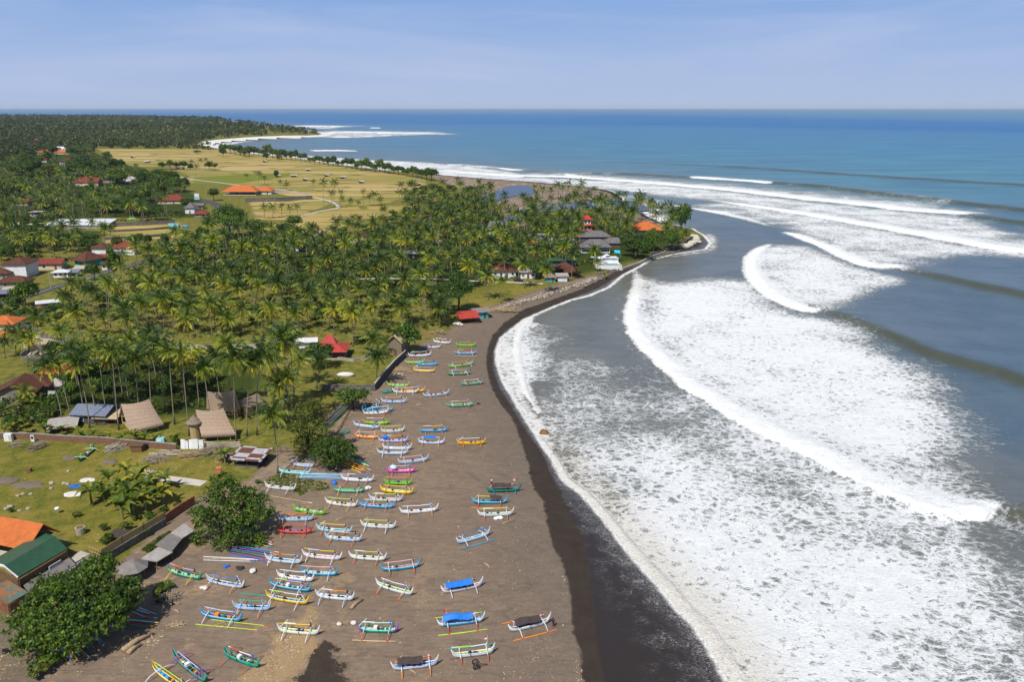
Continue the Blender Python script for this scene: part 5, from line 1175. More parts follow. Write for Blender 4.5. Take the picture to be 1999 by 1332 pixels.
house('brown-roofed beach hut behind the white sheet-walled shack', (1104,534), 8, 6, 2.4, 'hip', 2.6, W_WOOD, T_BROWN, .2, cat='hut', name='beach_hut', open_front=True)
house('dark long pavilion with a thin green roof edge behind the beach huts', (1098,520), 14, 6, 2.8, 'flat', 0, W_DARKC, T_GREEN, .1, cat='pavilion', name='pavilion', nwin=0)
# pool terrace
r = thing('pool_terrace', 'white walled pool terrace with a turquoise pool above the beach', 'pool terrace', G(1189,526), .06)
MB().box((0, 5, .6), (13, 10, 2.6)).box((0, 10.5, 1.6), (13, 1.0, 5.0)).build('platform', W_WHITE, r)
MB().box((2.0, 3.4, 1.96), (7.0, 4.2, .12)).build('pool', mat('pool_water', (.02, .42, .45), .1, .05, 1, .5), r)
MB().box((0, .25, 2.15), (13, .2, .6)).build('parapet', W_CONC, r)
MB().box((-1, 10.6, 4.3), (13.5, 3, .3)).build('canopy', W_WHITE, r)
for i, (px, py) in enumerate([(1171,512),(1178,509),(1184,506)]):
    u = thing('parasol', 'white parasol on the pool terrace', 'parasol', G(px, py, GZ + 1.9), 0, 'white pool parasols')
    MB().cyl((0, 0, 0), .05, 2.4, 6).build('pole', W_WHITE, u); MB().cyl((0, 0, 2.1), 1.7, .6, 8, .05).build('canopy', W_WHITE, u)
o = MB().slab([(-1.5, 0, 3.4), (1.5, 0, 3.1), (1.6, 2.4, 4.2), (-1.4, 2.4, 4.5)], .06).tube([(-1.5, 0, -.2), (-1.5, 0, 3.4)], .06, 5).tube([(1.6, 2.4, -.2), (1.6, 2.4, 4.2)], .06, 5).tube([(1.5, 0, -.2), (1.5, 0, 3.1)], .06, 5).build('awning', mat('cloth_turquoise', (.03, .45, .6), .7)); o.location = G(1205,506,GZ); tag(o, 'turquoise shade cloth stretched at the right end of the pool terrace', 'awning')
# --- beach edge
house('red sheet-roofed shack at the top of the beach', (917,632), 6.6, 4.5, 2.3, 'shed', 1.4, W_WOOD, T_PAV, .35, cat='shack', name='beach_shack', open_front=True)
house('dark-roofed shack joined to the right of the red shack', (940,622), 5.5, 4.5, 2.6, 'gable', 1.2, W_TURQ, T_ASB, .35, cat='shack', name='beach_shack', nwin=2)
r = thing('pavilion', 'open pavilion with a two-tiered red sheet roof and raised middle', 'pavilion', G(641,703), .05)
mb = MB()
for sx in (-1, 0, 1):
    for sy in (-1, 1): mb.box((sx * 4.6, 4.2 + sy * 3.4, 1.4), (.25, .25, 2.9))
mb.build('post', W_WOOD, r)
MB().box((0, 4.2, .15), (10, 7.8, .35)).box((0, 7.5, 1.3), (9.4, .15, 2.4)).build('floor', W_CONC, r)
a, b, z0, z1 = 6.0, 5.0, 2.7, 4.4
MB().add([(-a, 4.2 - b, z0), (a, 4.2 - b, z0), (a, 4.2 + b, z0), (-a, 4.2 + b, z0), (-2.6, 2.8, z1), (2.6, 2.8, z1), (2.6, 5.6, z1), (-2.6, 5.6, z1)], [(0,1,5,4),(1,2,6,5),(2,3,7,6),(3,0,4,7),(3,2,1,0),(4,5,6,7)]).build('roof', T_PAV, r)
MB().add([(-2.4, 2.7, 4.45), (2.4, 2.7, 4.45), (2.4, 5.7, 4.45), (-2.4, 5.7, 4.45), (-.9, 4.2, 7.2), (.9, 4.2, 7.2)], [(0,1,5,4),(1,2,5),(2,3,4,5),(3,0,4),(3,2,1,0)]).build('upper_roof', T_PAV, r)
house('small white annex left of the red pavilion', (600,680), 5.5, 4, 2.2, 'gable', .9, W_WHITE, T_WHITE, .2, nwin=0, cat='annex', name='annex')
r = house('small stilted hut with a cream gable roof and thatched wall', (772,694), 4.6, 5, 4.6, 'gabley', 2.4, THATCH_D, T_CREAM, -.35, cat='hut', name='stilt_hut', nwin=1)
house('lean-to with a checkered rusty and white sheet roof beside the track', (482,912), 6.2, 4.6, 2.0, 'shed', .5, W_DARKC, T_CHECK, -.15, cat='lean-to', name='lean_to_shed', open_front=True)
# --- thatched saddle-roofed huts
def saddle(label, rl, rr, el, er, zr, ze, up=.9, sag=.5, name='thatched_hut'):
    """ridge ends rl,rr and front eave ends el,er given as bearings with their heights"""
    A_, B_, C_, D_ = V3(*rl, zr), V3(*rr, zr + up), V3(*er, ze), V3(*el, ze)
    base = (C_ + D_) / 2; base = Vector((base.x, (base.y + (A_.y + B_.y) / 2) / 2, GZ))
    r = thing(name, label, 'thatched hut', base); N, Mm = 10, 8
    top = []
    for side in (0, 1):
        for j in range(Mm + 1):
            v = j / Mm
            for i in range(N + 1):
                u = i / N; rp = A_.lerp(B_, u); rp = rp - Vector((0, 0, sag * 4 * u * (1 - u)))
                ep = D_.lerp(C_, u) if side == 0 else Vector((2 * rp.x - D_.lerp(C_, u).x, 2 * rp.y - D_.lerp(C_, u).y, ze + .3))
                q = rp.lerp(ep, v); q.z -= .55 * math.sin(math.pi * v) * 1.0
                top.append(q - base)
    mb = MB(); W1 = N + 1; K = W1 * (Mm + 1); th = .38
    for side in (0, 1):
        V = top[side * K:(side + 1) * K]; Lw = [p - Vector((0, 0, th)) for p in V]; Fs = []
        for j in range(Mm):
            for i in range(N):
                a = j * W1 + i; f = (a, a + W1, a + W1 + 1, a + 1); f = f if side == 0 else f[::-1]
                Fs.append(f); Fs.append(tuple(K + q for q in f[::-1]))
        for i in range(N):
            a = Mm * W1 + i; Fs.append((a, K + a, K + a + 1, a + 1))
        for j in range(Mm):
            for e in (0, N):
                a = j * W1 + e; Fs.append((a, a + W1, K + a + W1, K + a))
        mb.add(V + Lw, Fs)
    mb.build('roof', THATCH, r, False)
    fr = MB(); rd = random.Random(len(label))
    for i in range(70):                                   # ragged straw fringe under the eave
        u = i / 69; p = D_.lerp(C_, u) - base; p.z -= th * .8; fr.tube([p + Vector((0, .1, .2)), p + Vector((rd.uniform(-.1, .1), -.12, -rd.uniform(.15, .4)))], [.09, .03], 4)
    fr.build('fringe', THATCH, r)
    mb = MB()
    for k, u in enumerate((.1, .5, .9)):
        for side in (0, 1):
            q = top[side * K + (Mm - 2) * W1 + int(u * N)]; mb.tube([(q.x, q.y, -.2), (q.x, q.y, q.z - .3)], .13, 6)
    for side in (0, 1):
        q0, q1 = top[side * K + (Mm - 2) * W1 + 1], top[side * K + (Mm - 2) * W1 + N - 1]; mb.tube([(q0.x, q0.y, q0.z - .6), (q1.x, q1.y, q1.z - .6)], .1, 6)
    mb.build('post', W_BAMBOO, r)
    q = [top[(Mm - 2) * W1 + 1], top[(Mm - 2) * W1 + N - 1], top[K + (Mm - 2) * W1 + N - 1], top[K + (Mm - 2) * W1 + 1]]
    MB().slab([(p.x, p.y, 1.0) for p in q], .2).build('floor', W_BAMBOO, r)
    return r
saddle('saddle-roofed thatched hut standing alone left of the other two', (236,789), (291,779), (253,843), (319,826), 9.8, 4.6, 1.0)
saddle('saddle-roofed thatched hut nearest the camera of the pair', (382,800), (436,797), (393,850), (460,846), 9.8, 4.6, .6)
saddle('thatched hut standing directly behind the near thatched hut', (403,764), (459,762), (411,800), (456,801), 9.8, 4.8, .4)
house('little gabled bamboo hut with a thatched roof beside the rear thatched hut', (473,812), 4, 5, 2.8, 'gabley', 1.6, W_BAMBOO, THATCH_D, -.5, cat='hut', name='bamboo_hut', nwin=1)
r = thing('bamboo_tower', 'round thatch-capped bamboo tower attached left of the near thatched hut', 'tower', G(383,858)); MB().cyl((0, 0, 0), 1.2, 4.6, 10, 1.3).build('wall', W_BAMBOO, r); MB().cyl((0, 0, 4.5), 2.0, 1.7, 12, .1).build('roof', THATCH_D, r)
house('low house with a blue-grey metal roof below the tall palms', (176,829), 8.4, 6.5, 2.7, 'gable', 1.5, W_DARKC, T_BLUE, -.12, nwin=2)
house('cream tin lean-to right of the blue-grey metal roof', (208,830), 5, 4, 2.0, 'shed', .7, W_WOOD, T_CREAM, -.05, cat='lean-to', name='lean_to_shed', open_front=True)
house('low pale tin lean-to in front of the blue-grey metal roof', (122,843), 5.5, 4, 1.3, 'shed', .8, W_WOOD, T_TIN, .35, cat='lean-to', name='lean_to_shed', open_front=True)
house('bare brick house with a dark brown tiled roof and pale gable end', (30,790), 10, 9, 3.2, 'gabley', 2.6, W_BLOCK, T_BROWN, .2, nwin=2)
house('brown-roofed wing behind the bare brick house', (66,774), 8, 8, 3, 'hip', 2.2, W_GREY, T_BROWN, .2)
house('pale low house with a white tin roof among the palms', (93,768), 8, 5, 2.3, 'hip', 1.4, W_WHITE, T_TIN, .1)
house('house with a steep orange tiled roof hidden behind palm trunks', (110,752), 8.5, 8, 3.2, 'hip', 3.6, W_CREAM, T_ORANGE, .3)
house('orange-roofed house at the left edge, upper of two tiers', (4,662), 9, 8, 5.4, 'hip', 2.0, W_CREAM, T_ORANGE, .1, storeys=2)
house('orange-roofed porch in front of the tiered house at the left edge', (14,672), 7, 4, 2.6, 'shed', 1.0, W_CREAM, T_ORANGE, .1, nwin=2)
o = MB().slab([(-1, 0, 0), (1, 0, 0), (1, .9, 2.6), (-1, .9, 2.6)], .05).build('sheet', T_TIN); o.location = G(100,783); tag(o, 'pale corrugated sheet leaning upright right of the brick house', 'metal sheet')
# --- near corner houses (surveyed roof corners)
def roofed(label, roofm, wallm, slopes, walls, name='house', cat='house', extra=None, th=.16):
    pts = [V3(*p) for s in slopes for p in s]; c = sum(pts, Vector()) / len(pts); base = Vector((c.x, c.y, GZ)); r = thing(name, label, cat, base)
    mb = MB()
    for s in slopes: mb.slab([V3(*p) - base for p in s], th)
    mb.build('roof', roofm, r); mb = MB()
    for w in walls:
        a, b = V3(*w[0]), V3(*w[1]); h = w[2]; a -= base; b -= base
        n = (b - a).cross(Vector((0, 0, 1))).normalized() * .15
        mb.add([(a.x - n.x, a.y - n.y, -.3), (b.x - n.x, b.y - n.y, -.3), (b.x + n.x, b.y + n.y, -.3), (a.x + n.x, a.y + n.y, -.3), (a.x - n.x, a.y - n.y, h), (b.x - n.x, b.y - n.y, h), (b.x + n.x, b.y + n.y, h), (a.x + n.x, a.y + n.y, h)], [(3,2,1,0),(4,5,6,7),(0,1,5,4),(1,2,6,5),(2,3,7,6),(3,0,4,7)])
    mb.build('wall', wallm, r); return r, base
r, base = roofed('house with a big bright orange tiled gable roof at the near corner', T_ORANGE, W_CREAM,
 [((-60,1052,6.2),(52,1076,6.2),(85,1023,9.2),(-60,998,9.2)), ((85,1023,9.2),(-60,998,9.2),(-20,1008,6.6),(119,1039,6.6))], [((-60,1062,6.0),(46,1083,6.0),3.2), ((46,1083,6.0),(108,1048,6.0),3.2)])
a, b, c = V3(50,1072,6.1) - base, V3(84,1024,8.9) - base, V3(112,1039,6.6) - base; MB().slab([a - Vector((.6, 0, .2)), b - Vector((.6, 0, .4)), c - Vector((.6, 0, .2))], .15).build('gable', W_WOOD, r)
r, base = roofed('long two-storey house under a dark green corrugated gable roof', T_GREEN, W_WOOD,
 [((35,1128,6.6),(132,1072,6.6),(107,1047,8.6),(7,1105,8.6)), ((7,1105,8.6),(107,1047,8.6),(82,1040,6.9),(-22,1098,6.9))], [((36,1132,6.4),(130,1076,6.4),3.8), ((36,1132,6.4),(-8,1108,6.4),3.8)])
for k in range(5):
    u = .3 + .14 * k; p = V3(36,1132,6.4).lerp(V3(130,1076,6.4), u) - base; f = MB().box((p.x + .12, p.y - .12, 2.4), (1.0, .12, 1.2), math.radians(45)).build('window', GLASS, r)
a, b = V3(97,1116,5.2) - base, V3(120,1102,5.2) - base
mb = MB(); mb.tube([(a.x, a.y, 3.4), (b.x, b.y, 3.4)], .06, 5)
for k in range(9): q = a.lerp(b, k / 8); mb.tube([(q.x, q.y, 2.5), (q.x, q.y, 3.4)], .05, 4)
mb.build('balustrade', W_WHITE, r)
a, b, c = V3(7,1105,8.62) - base, V3(35,1128,6.62) - base, V3(-22,1098,6.9) - base; MB().tube([c, a, b], .14, 5).build('bargeboard', W_WHITE, r)
roofed('long grey lean-to roof along the front of the green-roofed house', T_ASB, W_CONC, [((55,1157,4.6),(148,1103,4.6),(135,1089,5.5),(46,1143,5.5))], [((58,1160,4.4),(148,1107,4.4),1.9)], 'lean_to_shed', 'lean-to')
roofed('low shed with a rusty orange and green sheet roof at the near corner', T_RUST, W_BRICK, [((17,1179,4.6),(56,1157,4.9),(15,1133,6.3),(-25,1150,6.3))], [((17,1182,4.4),(54,1161,4.4),1.9), ((17,1182,4.4),(-25,1160,4.4),1.9)], 'shed', 'shed')
roofed('flat concrete annex at the back end of the green-roofed house', W_CONC, W_GREY, [((148,1098,4.8),(176,1082,4.8),(158,1076,4.8),(138,1088,4.8))], [((150,1100,4.7),(176,1084,4.7),2.0)], 'annex', 'annex')
# long open sheds by the wall
r, base = roofed('pale-roofed open shed at the far end of the row beside the track', T_TIN, W_WOOD, [((359,1022,5.2),(379,1037,4.5),(355,1052,4.5),(333,1041,5.2))], [((336,1042,5.0),(360,1024,5.0),2.2)], 'open_shed', 'shed')
for px, py in [(377,1038),(357,1050)]: q = V3(px, py, 4.4) - base; MB().tube([(q.x, q.y, -.2), (q.x, q.y, 1.8)], .08, 5).build('post', W_WOOD, r)
r, base = roofed('grey-roofed open shed in the middle of the row beside the track', T_ASB, W_WOOD, [((332,1041,5.3),(355,1053,4.6),(336,1076,4.6),(303,1064,5.3))], [((306,1065,5.1),(333,1043,5.1),2.3)], 'open_shed', 'shed')
for px, py in [(353,1054),(336,1074)]: q = V3(px, py, 4.5) - base; MB().tube([(q.x, q.y, -.2), (q.x, q.y, 1.9)], .08, 5).build('post', W_WOOD, r)
r, base = roofed('open shed with a pale sagging roof at the near end of the row', T_TIN, W_WOOD, [((313,1066,4.9),(338,1078,4.3),(307,1097,4.3),(274,1092,4.9))], [((279,1091,4.7),(312,1069,4.7),2.0)], 'open_shed', 'shed')
for px, py in [(305,1096),(334,1079),(279,1092)]: q = V3(px, py, 4.3) - base; MB().tube([(q.x, q.y, -.2), (q.x, q.y, 1.6)], .08, 5).build('post', W_WOOD, r)
r = thing('shelter', 'small shelter with a grey many-sided roof in front of the sheds', 'shelter', G(262,1128)); MB().cyl((0, 0, 2.0), 2.6, 1.3, 8, .5).build('roof', T_ASB, r)
for k in range(5): MB().cyl((1.9 * math.cos(k * 1.257), 1.9 * math.sin(k * 1.257), -.2), .09, 2.3, 6).build('post', W_WOOD, r)

# ------------------------------------------------------------------ walls, fences
def wall_path(pts, h, t_, m, label, name='garden_wall', cat='wall', cap=None, z=None):
    P = [G(*p) for p in pts]; base = P[0]; mb = MB(); cp = MB(); cap = cap or m
    for a, b in zip(P[:-1], P[1:]):
        a = a - base; b = b - base; dd = (b - a); L = dd.length; c = (a + b) / 2
        mb.box((c.x, c.y, c.z + h / 2 - .2), (L + t_ * .4, t_, h + .4), math.atan2(dd.y, dd.x))
        if cap: cp.box((c.x, c.y, c.z + h + .08), (L + t_ * .4, t_ * 1.5, .14), math.atan2(dd.y, dd.x))
    if cap:
        r = thing(name, label, cat, base); r['kind'] = 'thing'; mb.build('wall_body', m, r); cp.build('coping', cap, r)
    else:
        r = mb.build(name, m); r.location = base; tag(r, label, cat, kind='thing')
    return r
wall_path([(-20,857),(60,858),(130,863),(200,866),(270,873),(330,878),(345,880)], 1.5, .25, W_TERRA, 'long terracotta garden wall behind the grass yard', cap=W_GREY)
wall_path([(400,872),(425,874),(470,873)], 1.1, .25, W_CONC, 'low concrete wall in front of the near thatched hut')
wall_path([(732,763),(752,737),(772,715),(792,697)], 2.1, .3, W_DARKC, 'concrete wall with its shade painted dark, along the top of the beach', cap=W_CONC)  # pale top, dark sides: the wall's shade is put into its material
wall_path([(630,762),(680,764),(732,763)], 1.6, .3, W_STONE, 'dark stone wall at the lower end of the palm lawn')
wall_path([(660,702),(690,706),(700,704),(735,698)], .7, .3, W_PALE, 'broken low stone wall beside the red pavilion')
wall_path([(330,681),(400,682),(500,681)], 1.3, .3, W_PALE, 'long pale stone wall across the palm grove')
wall_path([(262,676),(330,678)], .5, .3, W_CONC, 'low white kerb wall leading to the pale stone wall')
wall_path([(30,640),(62,644),(62,650),(80,652),(80,660),(145,664)], 1.6, .3, W_STONE, 'stepped grey wall below the main road')
wall_path([(380,985),(352,1002),(324,1022)], 1.7, .25, W_BRICK, 'reddish brick wall along the beach track')
wall_path([(324,1026),(262,1064),(200,1102)], 1.4, .35, W_STONE, 'dark stone base wall along the beach track')
wall_path([(210,443),(280,440),(342,436)], 2.4, .5, W_STONE, 'long grey yard wall right of the white warehouse')
wall_path([(215,454),(300,449),(352,444)], 1.2, .6, W_STONE, 'upper dark terrace wall in the dry yard')
wall_path([(205,469),(290,464),(345,459)], 1.4, .6, W_STONE, 'lower dark terrace wall in the dry yard')
wall_path([(480,395),(540,393),(609,389)], 3.0, .5, W_STONE, 'long grey compound wall in front of the orange hall')
wall_path([(609,389),(600,382),(575,376),(530,376)], 1.6, .5, W_PALE, 'white side wall closing the compound of the orange hall')
wall_path([(1215,528),(1245,518),(1270,505),(1300,494)], 1.2, .5, W_PALE, 'stepped stone retaining wall right of the pool terrace', name='retaining_wall')
wall_path([(1270,500),(1300,492),(1330,480),(1350,466)], 1.4, .5, W_STONE, 'stone sea wall round the tip of the headland', name='sea_wall')
r = thing('bamboo_fence', 'woven bamboo fence on the stone wall beside the track', 'fence', G(324,1026)); P0 = r.location.copy()
for k, (a, b) in enumerate([((324,1026),(283,1051)), ((283,1051),(241,1076)), ((241,1076),(200,1102))]):
    A_, B_ = G(*a) - P0, G(*b) - P0; c = (A_ + B_) / 2; dd = B_ - A_; rzz = math.atan2(dd.y, dd.x)
    MB().box((c.x, c.y, c.z + 2.1), (dd.length - .1, .08, 1.5), rzz).build('panel', W_BAMBOO, r); MB().box((A_.x, A_.y, A_.z + 1.9), (.14, .14, 2.2), rzz).build('post', W_WOOD, r)
def picket(a, b, n, h, label, m=W_WOOD, rail=True):
    A_, B_ = G(*a), G(*b); r = thing('wooden_fence', label, 'fence', A_)
    for k in range(n): q = (B_ - A_) * (k / (n - 1)); MB().box((q.x, q.y, h / 2 - .1), (.12, .12, h + .2)).build('post', m, r)
    if rail:
        for z in (.45, .85): MB().tube([(0, 0, h * z), ((B_ - A_).x, (B_ - A_).y, h * z)], .06, 5).build('rail', m, r)
    return r
picket((535,884),(600,885), 6, 1.3, 'rough wooden rail fence across the end of the beach track')
picket((322,1000),(300,1012), 8, 1.6, 'ragged upright bamboo palings at the inner end of the fence', W_BAMBOO)
picket((196,1092),(176,1084), 7, 1.9, 'ragged upright bamboo palings beside the concrete annex', W_BAMBOO)
picket((1270,496),(1345,464), 16, 1.1, 'thin railing along the headland sea wall', W_CONC)
picket((640,880),(685,800), 12, .8, 'low driftwood fence bordering the grass strip above the boats', W_WOOD)
# ruin by the left edge
r = thing('unfinished_building', 'roofless unfinished concrete building full of rubble', 'ruin', G(70,700), .25)
mb = MB(); mb.box((-4, 4, .9), (.25, 9, 2.2)).box((4.5, 4, .7), (.25, 9, 1.8)).box((0, 8.6, 1.0), (8.6, .25, 2.4)).box((0, -.4, .5), (8.6, .25, 1.2)).box((-1, 3.4, .3), (.2, 7.6, 1.0)); mb.build('wall', W_BLOCK, r)
mb = MB()
for k in range(26): mb.blob((random.uniform(-3.4, -1.4), random.uniform(1, 7), random.uniform(.1, .5)), random.uniform(.2, .5), 1, .3)
mb.build('rubble', W_PALE, r)
mb = MB()
for k in range(6): mb.box((5.5 + .5 * k, 8 - .6 * k, .2 + .02 * k), (1.8, .35, .2), -.7)
mb.build('slab', W_PALE, r)

# ------------------------------------------------------------------ roads and paths draped on the ground
def road(pts, w, m, name, z=.06, kind='structure'):
    P = smooth_poly(pts, 6); x, y = G0(P[:, 0], P[:, 1], 2.6); Z_ = land_z(x, y) + z * np.clip(y / 300, 1, 4); V = []
    for i in range(len(x)):
        a, b = max(i - 1, 0), min(i + 1, len(x) - 1); tx, ty = x[b] - x[a], y[b] - y[a]; L = math.hypot(tx, ty) + 1e-9; nx, ny = -ty / L * w / 2, tx / L * w / 2
        V += [(x[i] + nx, y[i] + ny, Z_[i]), (x[i] - nx, y[i] - ny, Z_[i])]
    o = mesh_np(name, V, np.array([(2 * i, 2 * i + 1, 2 * i + 3, 2 * i + 2) for i in range(len(x) - 1)]), m); return tag(o, kind=kind)
ASPH = mat('asphalt', (.075, .073, .075), .9, .14, .6, .15, obj=False); PATHM = mat('concrete_path', (.5, .46, .4), .9, .12, .5, .1, obj=False); TRACK = mat('sand_track', (.24, .18, .125), .95, .2, .6, .05, obj=False); LINEM = mat('road_paint', (.62, .6, .52), .8, .15, 2, obj=False)
MAIN = [(-60,606),(0,594),(60,577),(110,560),(165,545),(215,530),(270,514),(330,498),(385,482),(420,470),(437,460),(448,450),(452,440)]
road(MAIN, 6.4, ASPH, 'main_road')
for off in (-.35,): road([(a, b - .0) for a, b in MAIN], .22, LINEM, 'road_centre_line', .09)
road([(452,440),(440,418),(425,402),(405,393),(385,389),(360,386)], 8, ASPH, 'village_road', .06)
road([(303,335),(340,343),(380,351),(430,357),(470,362),(500,366),(545,370),(570,374)], 3.2, PATHM, 'field_path', .05)
road([(612,385),(640,392),(655,398),(660,405),(645,409),(620,414),(595,420),(575,424)], 3.0, PATHM, 'farm_path', .05)
road([(690,545),(760,544),(850,545),(905,548),(960,549),(1020,551),(1060,552)], 2.4, PATHM, 'grove_lane')
road([(262,924),(300,930),(316,934),(355,939),(398,945)], 2.6, PATHM, 'garden_path')
road([(575,885),(550,905),(525,925),(500,945),(470,965)], 4.2, TRACK, 'beach_track')
road([(660,832),(682,805),(700,785)], 2.0, TRACK, 'footpath')
road([(470,968),(420,992),(385,1018),(345,1048),(300,1085)], 3.4, TRACK, 'wall_track', .05)
road([(965,600),(1040,572),(1110,551),(1140,541)], 2.2, TRACK, 'bank_path', .1)
# ------------------------------------------------------------------ outrigger boats
PAL = dict(W=(.74,.76,.8), PB=(.5,.64,.82), SB=(.06,.36,.68), BL=(.025,.19,.55), CY=(.015,.36,.62), GR=(.2,.58,.03), PG=(.3,.62,.16), DG=(.015,.2,.09), TG=(.015,.36,.27),
 MT=(.4,.76,.68), YE=(.82,.56,.01), OR=(.82,.25,.02), RD=(.66,.05,.02), PK=(.68,.07,.45), LV=(.5,.46,.8), CR=(.76,.69,.54), BN=(.2,.1,.05), NV=(.02,.04,.15), LM=(.48,.66,.04), GY=(.3,.31,.33), TN=(.55,.38,.2), BK=(.02,.02,.022), PP=(.27,.06,.5), PI=(.8,.42,.5))
def paint(k): return mat('boat_paint_' + k, PAL[k], .42, .06, 1.6, .4, dirt=.14)
CLOTHS = dict(B=mat('tarp_blue', (.015, .17, .62), .55, .1, 1.5, .3, bump=.4), D=mat('tarp_dark_brown', (.065, .05, .048), .85, .15, 1.5, .1, bump=.4), S=mat('tarp_silver', (.55, .66, .72), .4, .15, 1.2, .5, bump=.5))
FLAG_R = mat('flag_red', (.7, .03, .05), .7); FLAG_W = mat('flag_white', (.8, .8, .8), .7); MOTOR = mat('outboard_dark', (.025, .025, .03), .5, .2, 4); FOAMBOX = mat('foam_box', (.75, .73, .68), .8, .05)
BAMB = mat('bamboo_pole', (.58, .47, .24), .6, .15, 2)
def hull_shape(L, rd, horn=1.0):
    N = 22; O = []; I = []
    for i in range(N + 1):
        u = i / N; e = abs(2 * u - 1)
        hb = .33 * max(0, 1 - e ** 3.0) ** .7 + .03
        zs = .66 + .22 * e ** 2.5 + (horn * (.8 if u < .5 else 1.1)) * max(0, (e - .78) / .22) ** 1.9
        zk = .05 + .26 * e ** 4 + 1.05 * max(0, (e - .84) / .16) ** 1.7
        x = (u - .5) * L * (1 if e < .9 else 1)
        zb = zk + (zs - zk) * .12
        hi = hb * .74; zi = zs - .1
        O.append([(x, -hi, zi), (x, -hb * .86, zs + .012), (x, -hb, zs - .02), (x, -hb * .92, zb), (x, 0, zk), (x, hb * .92, zb), (x, hb, zs - .02), (x, hb * .86, zs + .012), (x, hi, zi)])
        I.append((x, hb, zs, e))
    return O, I
def boat(l, r_, hull, inner, arm, spar, label, opts='', spec=None):
    """outrigger boat between its two stem tips (bearings); opts: t? tarp colour, n/f near/far float, g flag, m motor, x box, s sail roll, c covered stern"""
    k = boat.k; boat.k += 1; rd = random.Random(4000 + k)
    A_, B_ = V3(*l, GZ + 1.45), V3(*r_, GZ + 1.55)
    z = [float(land_z(np.array([p.x]), np.array([p.y]))[0]) for p in (A_, B_)]
    A_, B_ = V3(*l, z[0] + 1.45), V3(*r_, z[1] + 1.7)
    c = (A_ + B_) / 2; dd = B_ - A_; L = math.hypot(dd.x, dd.y); rz = math.atan2(dd.y, dd.x)
    r = thing('outrigger_boat', label, 'boat', (c.x, c.y, min(z)), rz, 'outrigger boats hauled up on the dark beach')
    r.rotation_euler = (rd.uniform(-.03, .03), -math.atan2(z[1] - z[0], L), rz); r.location.z = (z[0] + z[1]) / 2 - .03
    if L > 9.5 or L < 4.5: print('BOAT LENGTH', label, round(L, 1))
    O, I = hull_shape(L, rd); N = len(O) - 1
    mb = MB(); V = [p for s in O for p in s]; Fs = []; 
    for i in range(N):
        for j in range(8): Fs.append((i * 9 + j, i * 9 + j + 1, (i + 1) * 9 + j + 1, (i + 1) * 9 + j))
    Fs += [tuple(range(8, -1, -1)), tuple(N * 9 + j for j in range(9))]
    mb.add(V, Fs); mb.build('hull', paint(hull), r, True)
    mb = MB(); V = []; Fs = []                                   # inside of the hull
    K = [i for i in range(N + 1) if I[i][3] < .84]
    for i in K:
        x, hb, zs, e = I[i]; q = hb * .73; zf = zs - .42 * (1 - (e / .84) ** 4) - .1
        V += [(x, -q, zs - .1), (x, -q * .92, zf), (x, q * .92, zf), (x, q, zs - .1)]
    for i in range(len(K) - 1):
        for j in range(3): Fs.append((i * 4 + j, (i + 1) * 4 + j, (i + 1) * 4 + j + 1, i * 4 + j + 1))
    mb.add(V, Fs); mb.build('deck', paint(inner), r)
    mb = MB()
    for u in (.3, .42, .55, .68):
        x = (u - .5) * L; mb.box((x, 0, .58), (.22, .52, .05))
    mb.build('thwart', paint(inner if rd.random() < .5 else 'TN'), r)
    ws = 2.15 * rd.uniform(.9, 1.1); u1, u2 = .2 + rd.uniform(-.02, .02), .79 + rd.uniform(-.02, .02)
    tip = rd.choice(['RD', 'OR', arm, 'RD', arm])
    for u in (u1, u2):
        x = (u - .5) * L; mb = MB(); zc = .98; tp = rd.uniform(-.12, .12)
        mb.tube([(x, -ws * .62, .78 + tp), (x, -ws * .3, .92), (x, 0, zc), (x, ws * .3, .92), (x, ws * .62, .78 - tp)], .06, 6)
        mb.mi = 1
        for s in (-1, 1): mb.tube([(x, s * ws * .62, .78 - s * tp), (x, s * ws * .85, .5 - s * tp * .5), (x, s * ws, .24)], [.06, .055, .045], 6)
        mb.build('outrigger_arm', [paint(arm), paint(tip)], r)
        pm = MB(); hgt = 1.95 if u == u2 else 1.7; pm.tube([(x, .12, .6), (x, .12, hgt)], .05, 6); pm.tube([(x, .12, hgt - .22), (x, -.18, hgt + .02)], .04, 5)
        pm.build('post', paint(arm), r)
    x1, x2 = (u1 - .5) * L, (u2 - .5) * L
    if spar:
        mb = MB(); ext = rd.uniform(.3, 1.3); yv = rd.uniform(-.1, .35); mb.tube([(x1 - ext, .1 + yv, 1.62), ((x1 + x2) / 2, .1, 1.6), (x2 + rd.uniform(.05, .4), .0, 1.78)], [.055, .065, .06], 6)
        if rd.random() < .4: mb.mi = 1; mb.tube([(x1 - ext * .2, .1, 1.7), (x1 + (x2 - x1) * .4, .1, 1.69)], .075, 6)
        mb.build('spar', [paint(spar), paint(rd.choice(['W', 'PB', 'LM', 'RD']))], r)
    if 's' in opts or rd.random() < .6:
        mb = MB(); mb.blob((x2 + .05, .08, 1.68), (.17, .14, .4), 2, .15, seed=k); mb.build('sail_roll', rd.choice([CLOTHS['D'], CLOTHS['B'], paint('NV'), MOTOR]), r)
    if 'm' in opts or rd.random() < .55:
        mx = rd.uniform(-.2, .1) * L; mb = MB(); mb.blob((mx, -.1, .72), (.3, .22, .26), 2, .12, seed=k + 7); mb.tube([(mx, -.3, .64), (mx + .15, -.62, .35)], [.07, .05], 5); mb.build('engine', MOTOR, r)
    if 'x' in opts: MB().box((-.06 * L, 0, .82), (.55, .62, .5)).build('foam_box', FOAMBOX, r)
    if 'o' in opts: MB().box((-.1 * L, 0, .8), (.7, .5, .45)).build('cargo_box', paint('OR'), r)
